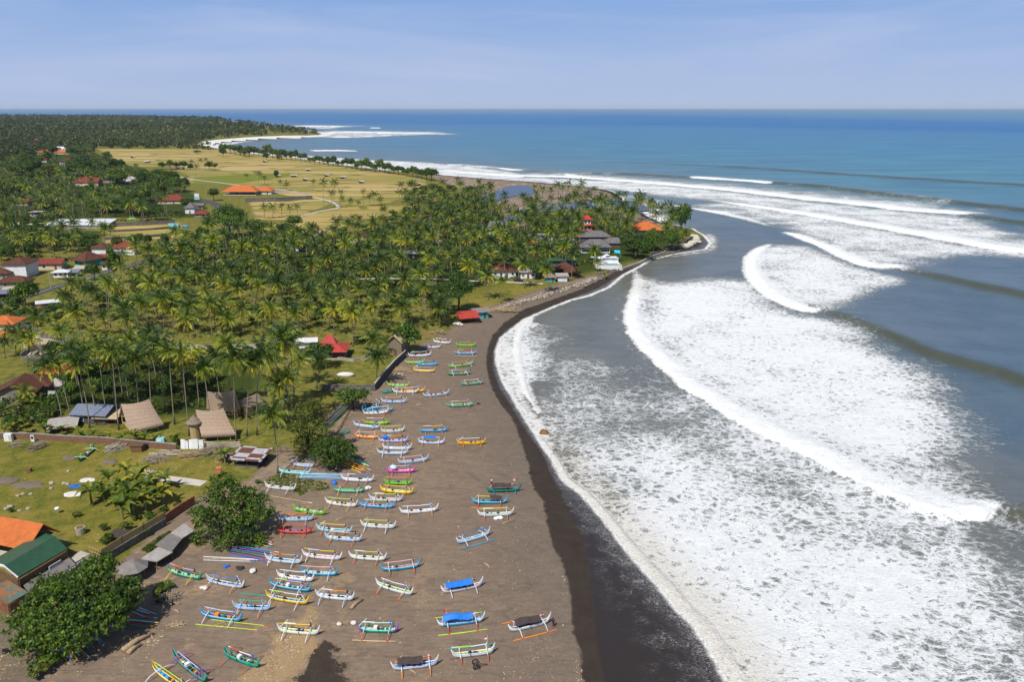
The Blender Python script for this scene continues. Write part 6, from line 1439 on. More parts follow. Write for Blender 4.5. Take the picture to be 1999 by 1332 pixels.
    for ch, sd in (('n', -1), ('f', 1)):
        if ch in opts:
            col = (spec or {}).get('float', 'LM'); mb = MB(); mb.tube([(x1 - .22 * L, sd * ws, .16), (0, sd * ws, .11), (x2 + .2 * L, sd * ws, .2)], [.07, .085, .055], 7); mb.build('float', paint(col), r)
            mb = MB()
            for x in (x1, x2): mb.box((x, sd * ws, .24), (.32, .12, .14))
            mb.build('float_joint', paint('RD'), r)
    if 't' in opts:
        ck = opts[opts.index('t') + 1]; ua, ub = (spec or {}).get('span', (.17, .72)); xa, xb = (ua - .5) * L, (ub - .5) * L; n = 12; mm = 6; V = []; Fs = []; pk = (spec or {}).get('peak', .3)
        for i in range(n + 1):
            u = i / n; x = xa + (xb - xa) * u; rg = 2.0 + pk * math.exp(-((u - .35) / .28) ** 2) - .12 * math.sin(math.pi * u)
            for j in range(mm + 1):
                v = j / mm * 2 - 1; V.append((x, v * .74, rg - .62 * abs(v) ** 1.25 + .05 * math.sin(i * 1.9 + j * 2.3) - (.12 if abs(v) == 1 and i % 3 == 1 else 0)))
        for i in range(n):
            for j in range(mm): a = i * (mm + 1) + j; Fs.append((a, a + mm + 1, a + mm + 2, a + 1))
        MB().add(V, Fs).build('tarpaulin', CLOTHS[ck], r, True)
        pm = MB()
        for x in (xa + .1, xb - .1):
            for s in (-1, 1): pm.tube([(x, s * .3, .8), (x, s * .66, 1.5)], .035, 5)
        pm.build('tarp_support', paint(arm), r)
    for q in range(rd.randint(1, 3)):                            # gear left in the hull
        gx = rd.uniform(-.3, .26) * L; gm = rd.choice([MOTOR, paint('TN'), paint('BL'), paint('OR'), CLOTHS['D'], FOAMBOX, paint('CR'), paint('DG')]); mb = MB()
        if rd.random() < .5: mb.blob((gx, rd.uniform(-.1, .1), .66), (rd.uniform(.15, .4), .18, .16), 2, .2, seed=k * 5 + q)
        else: mb.box((gx, 0, .66), (rd.uniform(.25, .5), .34, .26), rd.uniform(-.3, .3))
        mb.build('gear', gm, r)
    if rd.random() < .55:                                        # loose strut propped across the bow or stern
        sg = rd.choice((-1, 1)); xx = x1 if sg < 0 else x2; MB().tube([(xx + sg * .9, -.2, 1.15), (xx - sg * .2, .45, 2.05)], .045, 5).build('prop', paint(rd.choice([arm, 'W', 'TN'])), r)
    if spec and 'horn' in spec:
        for en in (range(0, 4), range(N - 3, N + 1)):
            mb = MB(); V = [(p[0] * 1.004, p[1] * 1.12, p[2] + .006) for i in en for p in O[i]]; mb.add(V, [(i * 9 + j, i * 9 + j + 1, i * 9 + j + 10, i * 9 + j + 9) for i in range(3) for j in range(8)]); mb.build('stem', paint(spec['horn']), r, True)
    if 'b' in opts:      # bundled sheet flung over the left end
        mb = MB(); mb.blob((-.25 * L, 0, 1.35), (.75, .6, .5), 3, .14, seed=k); mb.build('cover_sheet', CLOTHS[(spec or {}).get('bundle', 'B')], r, True)
    if 'a' in opts:      # flat awning on the spar
        mb = MB(); mb.slab([(-.28 * L, -.6, 1.75), (.16 * L, -.62, 1.8), (.16 * L, .45, 1.95), (-.28 * L, .5, 1.9)], .04); mb.build('tarpaulin', CLOTHS['B'], r)
    if 'g' in opts:
        mb = MB(); gx = x2 + .12 if 'h' not in opts else x1 - .1; mb.tube([(gx, .15, .7), (gx, .15, 3.1)], .03, 5); fo = mb.build('flag_pole', paint('W'), r)
        V = [(gx + .02, .15, 3.1), (gx - .28, .1, 3.06), (gx - .42, .2, 2.98), (gx + .02, .15, 2.8), (gx - .26, .1, 2.77), (gx - .4, .2, 2.7), (gx + .02, .15, 2.5), (gx - .25, .1, 2.48), (gx - .38, .2, 2.42)]
        mb = MB(); mb.add(V, [(0, 1, 4, 3), (1, 2, 5, 4)]); mb.mi = 1; mb.add(V, [(3, 4, 7, 6), (4, 5, 8, 7)]); mb.build('flag', [FLAG_R, FLAG_W if 'h' not in opts else FLAG_R], fo)
    if 'w' in opts:      # red brush lettering near the bow
        mb = MB(); rx = .2 * L
        for i in range(6): mb.tube([(rx + i * .17, -.475 + .012 * i,   .48 + .01 * i), (rx + .08 + i * .17, -.475 + .014 * i, .6 - .08 * (i % 2)), (rx + .13 + i * .17, -.47 + .014 * i, .49 + .05 * (i % 3))], .016, 4)
        mb.build('lettering', FLAG_R, r)
    mb = MB()                                                    # painted sheer stripe
    for s in (-1, 1):
        P = [(I[i][0], s * (I[i][1] + .012), I[i][2] - .07) for i in range(N + 1) if I[i][3] < .93]; mb.tube(P, .03, 4)
    mb.build('sheer_stripe', paint(rd.choice([inner, 'BL', arm]) if hull in ('W', 'PB', 'CR') else arm), r)
    return r
boat.k = 0
BOATS = [
((845,661),(880,663),'W','GY','W','W','greyish white boat, topmost on the beach beside the shack side','' ),
((829,672),(860,671),'PB','W','PB',None,'short light blue boat at the head of the beach by the dark tree','' ),
((889,668),(929,668),'GR','BN','GR','TN','lime green boat, topmost of the column nearest the water','' ),
((886,684),(930,683),'SB','BN','W','RD','bright blue boat with a pinkish spar below the topmost lime boat','nf', dict(float='TN')),
((796,689),(842,686),'W','TN','PB','W','white boat with high horns at the upper end of the dark wall',''),
((790,702),(829,700),'PG','GR','GR',None,'pale lime boat tucked behind a sky blue one near the dark wall',''),
((813,706),(855,704),'SB','PB','SB','SB','sky blue boat with a blue spar beside the pale lime boat','s'),
((874,711),(924,703),'GR','DG','W','OR','vivid lime boat with an orange spar, above the dark green boat',''),
((806,717),(849,717),'YE','CR','W','TN','single yellow boat in front of the dark beach wall',''),
((872,725),(919,721),'DG','TG','W','TN','dark green boat between the lime and the teal green boats','s'),
((898,745),(944,739),'TG','BN','CR','W','teal green boat, lowest of the green column by the water','s'),
((754,745),(799,745),'PG','CR','GR',None,'lime green boat at the lower end of the dark wall beside debris',''),
((782,757),(830,755),'YE','TN','OR','TN','yellow boat half hidden behind a white horned boat',''),
((765,758),(817,757),'W','OR','W','W','white horned boat with orange inside, in front of the yellow boat',''),
((825,767),(877,760),'PB','CR','PB','RD','pale blue boat with a red and blue spar on open sand','m'),
((872,786),(925,782),'TG','BN','CR','TN','green boat full of gear on open sand nearest the wet line','msf'),
((743,777),(794,776),'PB','BL','LV','TN','pale boat with blue deck and blue bundle below the white horned boat','s'),
((706,784),(743,781),'DG','TN','CR','TN','green boat mostly hidden by the round dark tree','' ),
((705,794),(740,787),'SB','PB','SB',None,'light blue boat under the edge of the round dark tree',''),
((716,798),(769,791),'CY','BL','PB','PB','blue boat with navy gear jammed behind the cream white boat','m'),
((708,801),(759,796),'CR','W','W',None,'cream white boat with no spar beside the dark pole pile',''),
((708,818),(761,817),'GR','OR','GR','PI','lime boat with an orange inside next to the dark pole pile','s'),
((689,822),(742,826),'PB','W','PB','RD','pale blue boat left of the white boat with green arms',''),
((743,835),(790,831),'W','GY','LM','LM','white boat with lime green arms and spar','m'),
((691,844),(740,845),'OR','CR','CR','PI','orange boat with a pink spar beside the net heap',''),
((737,853),(797,851),'LV','PB','LV','OR','lavender-armed boat draped with crumpled blue sheets','bm', dict(bundle='B')),
((818,834),(875,831),'SB','YE','BL','YE','light blue boat with yellow inside and a long yellow spar',''),
((815,856),(868,855),'PB','W','W','PB','white-blue boat under a flat bright blue awning','am'),
((891,858),(948,855),'YE','OR','RD','W','golden yellow boat alone nearest the wet sand','m'),
((746,867),(804,866),'W','SB','PB',None,'white boat with sky blue deck below the lavender-armed boat',''),
((735,876),(797,875),'PB','SB','W',None,'pale blue boat with a tan bundle, second below the lavender-armed boat',''),
((776,896),(837,887),'PB','LV','W','PI','long pale boat with lavender deck and pink spar','ms'),
((753,912),(812,909),'PK','W','PK','LV','magenta pink boat with a silver sheet heaped at its end','bm', dict(bundle='S')),
((570,898),(613,900),'W','BL','W',None,'white boat with blue deck half under the glossy round tree',''),
((543,912),(607,914),'MT','CY','MT',None,'mint green boat beside the lone palm on the track',''),
((665,927),(730,928),'W','PB','W','BL','white boat with tall white posts below the glossy round tree','s'),
((516,941),(578,945),'W','LM','CR',None,'white boat with lime deck lying on green creeper',''),
((650,949),(712,948),'TG','GR','CR',None,'green boat with navy bottom beside a blue barrel',''),
((749,934),(805,933),'GR','DG','DG','OR','grass green boat between the pink and the yellow boats','m'),
((741,948),(807,952),'YE','MT','YE','YE','bright yellow boat with mint deck and yellow arms','m'),
((719,965),(786,966),'PB','OR','W','LM','pale grey-blue boat with an orange grating inside','s'),
((699,977),(770,979),'SB','BL','PB','LM','glossy sky blue boat beside the white boat with orange deck','s'),
((634,972),(698,977),'W','YE','PB','LM','white boat with orange-yellow deck left of the glossy sky blue boat','s'),
((571,985),(636,992),'GR','W','DG',None,'green boat with dark gear piled at its left end','m'),
((540,1005),(613,1002),'PB','BL','PB','OR','pale lavender-blue boat with blue deck right of the airy tree','' ),
((541,1028),(610,1027),'RD','BL','RD','RD','red and orange boat with blue deck right of the airy tree','ms'),
((616,1023),(688,1027),'PB','TG','W','YE','blue-white boat with a yellow spar right of the red boat','s'),
((633,1040),(707,1043),'PB','CR','CR','TN','grey-blue boat full of pale crates below the yellow-sparred boat','sm'),
((703,1016),(773,1018),'W','LM','W','LM','white boat with bright lime deck right of the yellow-sparred boat','ms'),
((779,992),(856,984),'W','W','W','W','plain white boat alone in the middle of the sand',''),
((948,950),(1017,945),'DG','TG','BL','OR','dark green boat under a dark peaked tarpaulin with a pale pennant','tDg', dict(span=(.16,.7), peak=.25)),
((920,971),(991,969),'CY','TG','W','YE','blue-grey boat with a short dark hood over its right half','tDn', dict(span=(.5,.84), peak=.1, float='OR')),
((931,996),(1003,992),'W','LM','W','LM','white boat with lime deck below the hooded boats','m'),
((890,1051),(957,1030),'PB','CY','W','BL','blue-decked white boat slanting uphill alone on the sand','sn', dict(float='CY')),
((327,1104),(393,1118),'TG','MT','YE','LV','teal boat with yellow arms and a long purple spar by the sheds','m'),
((402,1122),(477,1134),'W','BL','W','BL','white boat with blue deck right of the teal boat by the sheds',''),
((516,1081),(590,1086),'W','SB','W','TN','white boat with blue deck and dark gear below the airy tree','ms'),
((539,1114),(613,1121),'W','CR','W','W','narrow white boat wedged above the cyan boat with brown deck','sm'),
((525,1130),(608,1141),'CY','BN','W','LV','cyan boat with brown deck and a white foam box','xs'),
((518,1154),(603,1165),'YE','SB','W','W','golden boat with blue deck below the cyan boat','ms'),
((453,1174),(529,1175),'PB','SB','PB','TG','pale blue boat with a teal spar left of the golden boat','m'),
((390,1188),(472,1198),'SB','BN','W','PB','blue boat with brown deck, orange box and two long lime poles beside it','o'),
((589,1074),(668,1079),'W','PI','W','YE','white boat with pink deck and magenta posts','m'),
((585,1107),(660,1109),'CY','CR','PB','PI','blue boat with cream deck below the pink-decked boat','sm'),
((680,1077),(755,1080),'W','LM','W','LM','white boat with yellow-lime deck right of the pink-decked boat','sm'),
((742,1103),(821,1091),'CY','OR','W','PI','bright blue boat with orange-red deck and a pink spar','sm'),
((615,1152),(692,1157),'W','PB','PB','OR','white boat with an orange spar and navy sail roll','sm'),
((733,1130),(807,1148),'W','GR','W','W','white boat with green deck slanting down, long bamboo float beside it','nm', dict(float='BN')),
((860,1146),(943,1128),'W','RD','W','LM','white boat under a smooth bright blue tarpaulin, without floats','tBm', dict(span=(.1,.72), peak=.05)),
((697,1218),(778,1218),'TG','CR','MT','MT','mint green boat with purple horns and a bamboo float','nx', dict(float='TN', horn='PP')),
((852,1210),(946,1196),'SB','PB','W','W','white-horned blue boat under a humped blue tarpaulin with lime floats','tBnfgh', dict(span=(.12,.74), peak=.45, float='LM', horn='W')),
((991,1221),(1075,1198),'W','BN','W','PI','white boat with brown tarpaulin and long orange floats nearest the sea','tDnf', dict(span=(.14,.72), peak=.35, float='OR')),
((880,1270),(966,1257),'W','LM','W','W','white boat with lime deck flying a red and white flag','gmf', dict(float='TG')),
((762,1294),(856,1280),'W','BL','W','RD','white boat with dark tarpaulin and red lettering, lowest on the beach','tDw', dict(span=(.14,.66), peak=.2)),
((540,1219),(624,1223),'W','LM','W','YE','white boat with yellow-lime deck at the edge of the straw litter','ms'),
((436,1264),(506,1288),'TG','BN','TG','W','wide teal boat with brown deck, white box and red-blue pennants','xs'),
((336,1268),(402,1318),'TG','BN','PP','LV','teal boat pointing at the camera with purple arms','xs'),
((296,1292),(368,1340),'YE','SB','W','LM','yellow boat with blue deck cut by the lower frame edge','m'),
((151,893),(184,864),'DG','YE','MT',None,'old green and yellow boat lying on the garden grass',''),
]
for b in BOATS:
    boat(b[0], b[1], b[2], b[3], b[4], b[5], b[6], b[7], b[8] if len(b) > 8 else None)

# ------------------------------------------------------------------ spare outrigger poles
def pole(a, b, col, label, group, r=.075, z=.12):
    A_, B_ = (p if isinstance(p, Vector) else G(*p) for p in (a, b)); mb = MB(); d = B_ - A_; col2 = random.choice(list('W') + ['RD', 'YE', 'SB'])
    mb.tube([(0, 0, z), tuple(d * .45 + Vector((0, 0, z))), tuple(d * .9 + Vector((0, 0, z)))], [r * .9, r, r * .8], 6); mb.mi = 1; mb.tube([tuple(d * .9 + Vector((0, 0, z))), tuple(d + Vector((0, 0, z)))], r * .8, 6)
    o = mb.build('outrigger_pole', [paint(col), paint(col2)]); o.location = A_; tag(o, label, 'pole', group); return o
def bundle(a, b, n, spread, cols, label, group, stack=3, seed=1):
    rd = random.Random(seed); A_, B_ = G(*a), G(*b); d = (B_ - A_).normalized(); s = Vector((-d.y, d.x, 0))
    for i in range(n):
        off = s * (i - n / 2) / n * spread; j = d * rd.uniform(-.8, .8); ang = rd.uniform(-.35, .35)
        pole(A_ + off + j, B_ + off * 1.2 + j + s * ang, cols[i % len(cols)], label, group, z=.12 + .16 * (i % stack))
bundle((624,838),(672,793), 14, 4.0, ['NV','BK','CY','DG','NV','RD'], 'dark outrigger pole in the heap beside the cream white boat', 'dark poles by the cream boat', seed=2)
bundle((662,900),(716,922), 7, 2.2, ['YE','OR','YE','RD'], 'yellow or orange outrigger pole right of the glossy round tree', 'yellow poles by the round tree', seed=3)
bundle((676,895),(722,912), 7, 2.0, ['TG','YE','SB','LM','MT'], 'blue or lime outrigger pole right of the glossy round tree', 'blue poles by the round tree', seed=4)
bundle((585,930),(680,932), 10, 2.4, ['SB','W','CY','PI','MT','BL'], 'blue or white outrigger pole lying along the creeper patch', 'poles along the creeper', seed=5)
bundle((455,1075),(535,1090), 8, 3.0, ['BL','PP','DG','CY'], 'dark blue or green outrigger pole under the airy tree', 'poles under the airy tree', seed=6)
bundle((470,1050),(535,1066), 6, 2.0, ['TG','YE','NV','CY'], 'teal or yellow outrigger pole right of the airy tree foot', 'poles right of the airy tree foot', seed=7)
bundle((405,1092),(505,1096), 4, 1.2, ['W','TN','W'], 'white outrigger pole on the sand under the airy tree', 'white poles under the airy tree', seed=8)
bundle((262,1189),(300,1202), 4, 1.6, ['PB','W'], 'white-blue outrigger pole right of the huge dense tree', 'white poles by the huge tree', seed=9)
bundle((240,1212),(305,1220), 6, 1.6, ['TG','RD','W','DG'], 'green or red outrigger pole below the huge dense tree', 'green poles by the huge tree', seed=10)
bundle((118,1262),(142,1287), 4, 1.4, ['TN','BL','W','YE'], 'orange or blue pole ending leaning out of the huge dense tree', 'leaning poles by the huge tree', seed=11)
bundle((138,1262),(164,1288), 5, 1.4, ['YE','YE','CR'], 'yellow pole leaning out under the huge dense tree', 'yellow leaning poles by the huge tree', seed=12)
bundle((155,1246),(178,1268), 2, .6, ['SB','BL'], 'bright blue pole at the lower edge of the huge dense tree', 'blue poles by the huge tree', seed=13)
bundle((185,1243),(202,1260), 3, .6, ['SB','BL'], 'short bright blue plank at the lower edge of the huge dense tree', 'blue planks by the huge tree', seed=14)
bundle((405,1211),(520,1221), 1, .1, ['LM'], 'long lime green pole, upper of two below the brown-decked boat', None, 1, 15)
bundle((385,1221),(505,1232), 1, .1, ['LM'], 'long lime green pole, lower of two below the brown-decked boat', None, 1, 16)
pole((529,970),(610,984), 'TN', 'long bare bamboo pole above the green boat with dark gear', None)
pole((470,1160),(540,1168), 'TG', 'thin teal pole lying left of the golden boat', None)

# ------------------------------------------------------------------ things on the sand and in the garden
DRIFT = mat('driftwood', (.36, .26, .16), .9, .25, 3); NETG = mat('net_green', (.05, .2, .16), .9, .2, 3); NETD = mat('net_dark', (.035, .03, .035), .9, .2, 3); SACK = mat('sack_white', (.62, .58, .54), .85, .1, 2, bump=.3); ROCKM = mat('boulder', (.38, .33, .27), .95, .18, 1.5, .1, bump=.4); PLAST_B = mat('plastic_blue', (.02, .14, .6), .45, .1)
def log(a, b, r, label, bend=.2):
    A_, B_ = G(*a), G(*b); d = B_ - A_; s = Vector((-d.y, d.x, 0)) * bend * .4; mb = MB(); mb.tube([(0, 0, r * .7), tuple(d * .5 + s + Vector((0, 0, r * .9))), tuple(d + Vector((0, 0, r * .6)))], [r, r * .9, r * .45], 7)
    o = mb.build('driftwood_log', DRIFT, smooth=True); o.location = A_; return tag(o, label, 'log')
log((685,1191),(709,1173), .3, 'thick pale driftwood log right of the white boat with an orange spar'); log((945,1102),(956,1111), .22, 'short driftwood log on open sand above the blue-tarped boats')
log((981,1024),(1005,1018), .14, 'thin curved branch below the white boat near the wet line'); log((655,1018),(676,1013), .16, 'forked driftwood branch above the yellow-sparred boat')
log((240,1275),(300,1240), .45, 'long weathered tree trunk lying below the huge dense tree'); log((250,1280),(275,1262), .4, 'stubby log beside the long weathered trunk'); log((285,1236),(300,1250), .16, 'bleached branch on the long weathered trunk')
log((320,1175),(350,1182), .12, 'thin dry branch beside the pale brush heap'); log((812,792),(825,792), .2, 'pale plank on the sand between the boat columns'); log((800,1310),(812,1318), .15, 'short stick on the sand below the lettered boat')
log((340,1193),(350,1199), .18, 'small log left of the brown-decked blue boat')
def heap(c, n, L, m, label, name='brush_heap', cat='heap', r=.06, flat=.3, seed=1, aim=None):
    rd = random.Random(seed); mb = MB()
    for i in range(n):
        a = rd.uniform(0, 6.28) if aim is None else aim + rd.uniform(-.25, .25); x, y, z = rd.uniform(-1, 1) * L * .35, rd.uniform(-1, 1) * L * .25, rd.uniform(.05, L * flat)
        l = rd.uniform(.4, .8) * L * .6; mb.tube([(x - math.cos(a) * l, y - math.sin(a) * l, max(.04, z - .1)), (x + math.cos(a) * l, y + math.sin(a) * l, max(.04, z + rd.uniform(-.15, .1)))], rd.uniform(.6, 1.3) * r, 5)
    o = mb.build(name, m); o.location = G(*c); return tag(o, label, cat)
GREYW = mat('weathered_wood', (.27, .22, .16), .9, .25, 3)
heap((330,1172), 60, 3.2, GREYW, 'fan-shaped heap of pale palm branches below the sheds', seed=2); heap((345,1222), 24, 2.2, DRIFT, 'small scatter of dry twigs near the lime poles', flat=.1, seed=3); heap((432,1222), 16, 1.6, DRIFT, 'small pile of sticks between the two lime poles', flat=.2, seed=4)
heap((75,876), 40, 4.0, GREYW, 'pile of old timber in the garden, second from the left', 'timber_pile', 'timber pile', aim=.9, seed=5); heap((30,872), 18, 3, GREYW, 'pile of planks in the garden, farthest left', 'timber_pile', 'timber pile', aim=.6, seed=6)
heap((225,880), 34, 4.2, W_PALE, 'pile of pale boards right of the old green boat', 'timber_pile', 'timber pile', aim=1.0, seed=7); heap((325,887), 26, 6.0, W_PALE, 'long low pile of white boards under the leaning doors', 'timber_pile', 'timber pile', aim=-.05, flat=.08, seed=8)
heap((303,899), 60, 5.5, GREYW, 'round brushwood heap in the garden', aim=None, flat=.12, seed=9); heap((372,893), 46, 4, DRIFT, 'stacked firewood bundle in the garden', 'firewood_stack', 'firewood', aim=.15, seed=10); heap((420,886), 60, 6, GREYW, 'broad stack of bamboo poles at the garden end', 'bamboo_stack', 'bamboo stack', aim=.5, seed=11); heap((448,897), 40, 4, GREYW, 'small stack of bamboo beside the checkered shed', 'bamboo_stack', 'bamboo stack', aim=.5, seed=12)
heap((745,876), 30, 2.2, DRIFT, 'tangle of pale sticks beside the glossy round tree', seed=13); heap((695,893), 40, 3.0, DRIFT, 'tangle of roots and sticks left of the stacked blue boats', seed=14); heap((1125,600), 4, 1, DRIFT, 'tiny stick pile on the bank', seed=15)
heap((985,606), 90, 9, DRIFT, 'broad heap of driftwood branches at the top of the beach', flat=.1, r=.1, seed=16); heap((855,652), 40, 4.5, DRIFT, 'bleached driftwood heap above the topmost white boat', r=.09, seed=17); heap((785,722), 70, 7, DRIFT, 'litter of driftwood along the foot of the dark wall', flat=.06, seed=18)
def blobs(c, n, R, r, m, label, name, cat, seed=1, flat=.6):
    rd = random.Random(seed); mb = MB()
    for i in range(n): mb.blob((rd.uniform(-R, R), rd.uniform(-R, R) * .7, r * .4), (r * rd.uniform(.7, 1.3), r * rd.uniform(.7, 1.2), r * flat), 2, .18, seed=seed * 10 + i)
    o = mb.build(name, m, smooth=True); o.location = G(*c); return tag(o, label, cat)
blobs((754,766), 5, 1.2, .9, NETG, 'pale green fishing net heap at the lower end of the dark wall', 'fishing_net', 'fishing net', 2, .4); blobs((675,845), 4, .7, .6, NETG, 'green net heap left of the orange boat', 'fishing_net', 'fishing net', 3); blobs((686,862), 5, .9, .6, NETD, 'dark net heap below the orange boat', 'fishing_net', 'fishing net', 4)
blobs((932,790), 3, .4, .35, NETD, 'small dark bundle on the sand right of the gear-laden green boat', 'net_bundle', 'net', 5); blobs((783,732), 4, .6, .5, SACK, 'white sack pile in the driftwood under the dark wall', 'sack', 'sack', 6); blobs((894,634), 9, 1.6, .7, SACK, 'pale sandbag heap in front of the red shack', 'sandbag_heap', 'sandbags', 7)
blobs((494,1118), 1, .1, .75, SACK, 'white sack on the sand left of the narrow white boat', 'sack', 'sack', 8, .35); blobs((402,1150), 2, .3, .6, SACK, 'pinkish white sack below the blue-decked boat by the sheds', 'sack', 'sack', 9, .4); blobs((440,1108), 3, .5, .4, PLAST_B, 'blue drum and bags under the airy tree', 'drum', 'drum', 10); blobs((470,1112), 4, .6, .45, NETD, 'dark gear heap under the airy tree', 'gear_heap', 'heap', 11)
blobs((720,955), 2, .3, .6, SACK, 'grey sack right of the green navy-bottomed boat', 'sack', 'sack', 12, .7); blobs((653,945), 1, .1, .55, PLAST_B, 'round blue barrel at the end of the green navy-bottomed boat', 'barrel', 'barrel', 13, 1); blobs((1066,848), 5, .8, .9, mat('rusty_rock', (.2, .1, .04), .9, .25, 2), 'brown rock standing in the wash at the water edge', 'rock', 'rock', 14, .9)
blobs((813,727), 2, .4, .25, PLAST_B, 'crumpled dark blue sheet on the sand below the single yellow boat', 'sheet', 'cloth', 15, .3); blobs((545,1300), 1, .1, .1, DRIFT, 'flat stone on the straw litter', 'stone', 'stone', 16)
blobs((974,1014), 3, .6, .5, FOAMBOX, 'white boxes beside the lime-decked boat near the wet line', 'foam_box', 'box', 17, .7); blobs((663,1221), 1, .1, .5, SACK, 'white float block left of the mint green boat', 'float_block', 'float', 18, .5); blobs((690,1219), 1, .1, .5, SACK, 'cream sack just left of the mint green boat', 'sack', 'sack', 19, .6)
o = MB().slab([(-1.6, -.8, .06), (1.4, -.6, .06), (1.7, .5, .1), (-.4, .9, .16), (-1.8, .5, .06)], .05).build('tarpaulin', PLAST_B); o.location = G(152,950); tag(o, 'crumpled bright blue tarpaulin on the garden grass', 'tarpaulin')
for i, (px, py, s) in enumerate([(142,966,1.3),(170,938,1.2)]):
    o = MB().blob((0, 0, .06), (1.4 * s, 1.0 * s, .1), 2, .2, seed=i).build('white_sheet', SACK); o.location = G(px, py); tag(o, ['white cloth spread on the grass below the blue tarpaulin', 'white cloth spread on the grass above the blue tarpaulin'][i], 'cloth')
o = MB().blob((0, 0, 1.1), (.5, .5, .3), 2, .05, seed=3).tube([(0, 0, -.1), (0, 0, 1.0)], .05, 5).build('satellite_dish', W_WHITE, smooth=True); o.location = G(113,1003); tag(o, 'white dish on a short pole in the open garden', 'dish')
r = thing('well_planter', 'round concrete planter tub standing on the grass', 'planter', G(158,1043)); MB().cyl((0, 0, -.1), .75, 1.5, 14, .9).build('tub', W_CONC, r); MB().cyl((0, 0, 1.3), .7, .12, 14).build('soil', W_WOOD, r)
o = MB().slab([(-2.2, -1, .9), (1.9, -1.3, .7), (2.3, 1.2, 1.1), (-1.6, 1.3, 1.3)], .04).build('shade_net', CLOTHS['D']); o.location = G(236,1052); tag(o, 'dark shade net stretched over the grass by the bamboo fence', 'shade net')
r = thing('market_crate', 'dark wooden crate stall by the terracotta wall', 'crate', G(266,884)); MB().box((0, 1, .8), (2.6, 2, 1.5)).build('body', W_WOOD, r); MB().box((0, 1, 1.62), (3.0, 2.4, .12)).build('lid', DOORM, r)
r = thing('cabinet', 'turquoise cabinet leaning at the terracotta wall', 'cabinet', G(313,872)); MB().box((0, .6, 1.0), (1.9, .9, 2.0)).build('body', mat('cabinet_turquoise', (.25, .62, .66), .6), r); MB().box((-.2, .1, 1.1), (1.1, .1, 1.2)).build('door', W_WHITE, r)
for i, (px, w, h, tl) in enumerate([(357,1.1,2.3,.15),(364,.9,2.0,.1),(373,1.0,2.2,.2),(381,1.4,2.4,.12),(393,1.0,2.2,.16)]):
    o = MB().slab([(-w / 2, 0, 0), (w / 2, 0, 0), (w / 2, tl * h, h), (-w / 2, tl * h, h)], .06).build('door_panel', W_WHITE); o.location = G(px, 877); o.rotation_euler = (0, 0, .1 * i - .2); tag(o, 'discarded white door panel leaning at the end of the garden wall', 'door panel', 'leaning white door panels')
r = thing('fridge', 'white discarded fridge at the left end of the terracotta wall', 'fridge', G(16,862)); MB().box((0, .4, .9), (1.8, .9, 1.8)).build('body', W_WHITE, r); MB().box((.5, -.08, .9), (.5, .05, 1.2)).build('door', FRAMEM, r)
r = thing('window_frame', 'white window frame leaning on the terracotta wall', 'window frame', G(63,864)); MB().box((0, .3, .9), (.8, .12, 1.7)).build('frame', W_WHITE, r); MB().box((0, .22, 1.1), (.5, .06, .7)).build('pane', GLASS, r)
o = MB().box((0, 0, .9), (.9, .9, 2.0), .2).box((0, 0, 2.0), (1.1, 1.1, .2), .2).build('gate_pillar', mat('terracotta_pillar', (.55, .17, .09), .85)); o.location = G(429,930); tag(o, 'orange terracotta gate pillar at the garden corner', 'pillar')
o = MB().box((0, 0, .35), (.8, .7, .8)).build('brick_block', W_BRICK); o.location = G(58,921); tag(o, 'small red brick block on the grass', 'brick block')
for i, (px, py, s) in enumerate([(101,945,.6),(100,955,.4),(125,945,.5),(132,947,.5),(133,921,.4),(20,991,.6),(12,995,.5),(35,970,.5),(45,966,.45),(60,966,.4),(38,999,.4),(55,994,.5)]):
    o = MB().blob((0, 0, s * .3), (s, s * .8, s * .6), 2, .2, seed=i + 50).build('boulder', ROCKM); o.location = G(px, py); tag(o, 'grey boulder lying on the garden grass', 'boulder', 'garden boulders')
for i, (px, py) in enumerate([(8,940),(55,948),(135,895),(215,902)]):
    o = MB().blob((0, 0, 0), ([3.0, 3.4, 1.6, 1.7][i], [1.8, 1.6, 1.2, 1.2][i], .45), 3, .1, seed=i + 80).build('gravel_heap', mat('gravel', (.16, .125, .1), .95, .2, 5)); o.location = G(px, py); tag(o, ['dark gravel heap at the left edge of the garden', 'broad gravel heap near the left of the garden', 'grey gravel heap left of the old green boat', 'grey gravel heap right of the old green boat'][i], 'gravel heap')
# upturned covered boat on the palm lawn, geotextile bags, road blocks
o = MB().blob((0, 0, .5), (2.6, 1.0, .8), 3, .05, seed=5).build('covered_boat', SACK, smooth=True); o.location = G(675,735); o.rotation_euler = (0, 0, .05); tag(o, 'boat wrapped in white sheeting on the palm lawn', 'boat')
for i, (px, py, s) in enumerate([(1338,484,2.3),(1346,481,1.9),(1351,477,2.1),(1357,474,1.7),(1360,469,1.9),(1358,464,1.7),(1352,462,1.5),(1364,474,1.4)]):
    o = MB().blob((0, 0, s * .4), (s * 1.3, s, s * .75), 2, .08, seed=i + 120).build('sandbag', mat('geobag', (.5, .46, .38), .9, .12, .8), smooth=True); o.location = G(px, py, 1.2); tag(o, 'big pale sandbag at the tip of the headland', 'sandbag', 'sandbags at the headland tip')
for i, (px, py) in enumerate([(268,924),(274,925),(281,926),(289,927),(297,928),(304,930)]):
    o = MB().box((0, 0, .15), (.9, .6, .4), .2 * i).build('paving_block', W_PALE); o.location = G(px, py - 5); tag(o, 'white block edging the garden path', 'block', 'white path blocks')
r = thing('boat_trolley', 'two-wheeled wooden boat trolley lying on the sand', 'trolley', G(929,1303), .2)
for s in (-.55, .55):
    mb = MB(); P = [(.42 * math.cos(q) , s, .42 + .42 * math.sin(q)) for q in [i * .5236 for i in range(13)]]; mb.tube(P, .11, 6); mb.build('wheel', MOTOR, r, True)
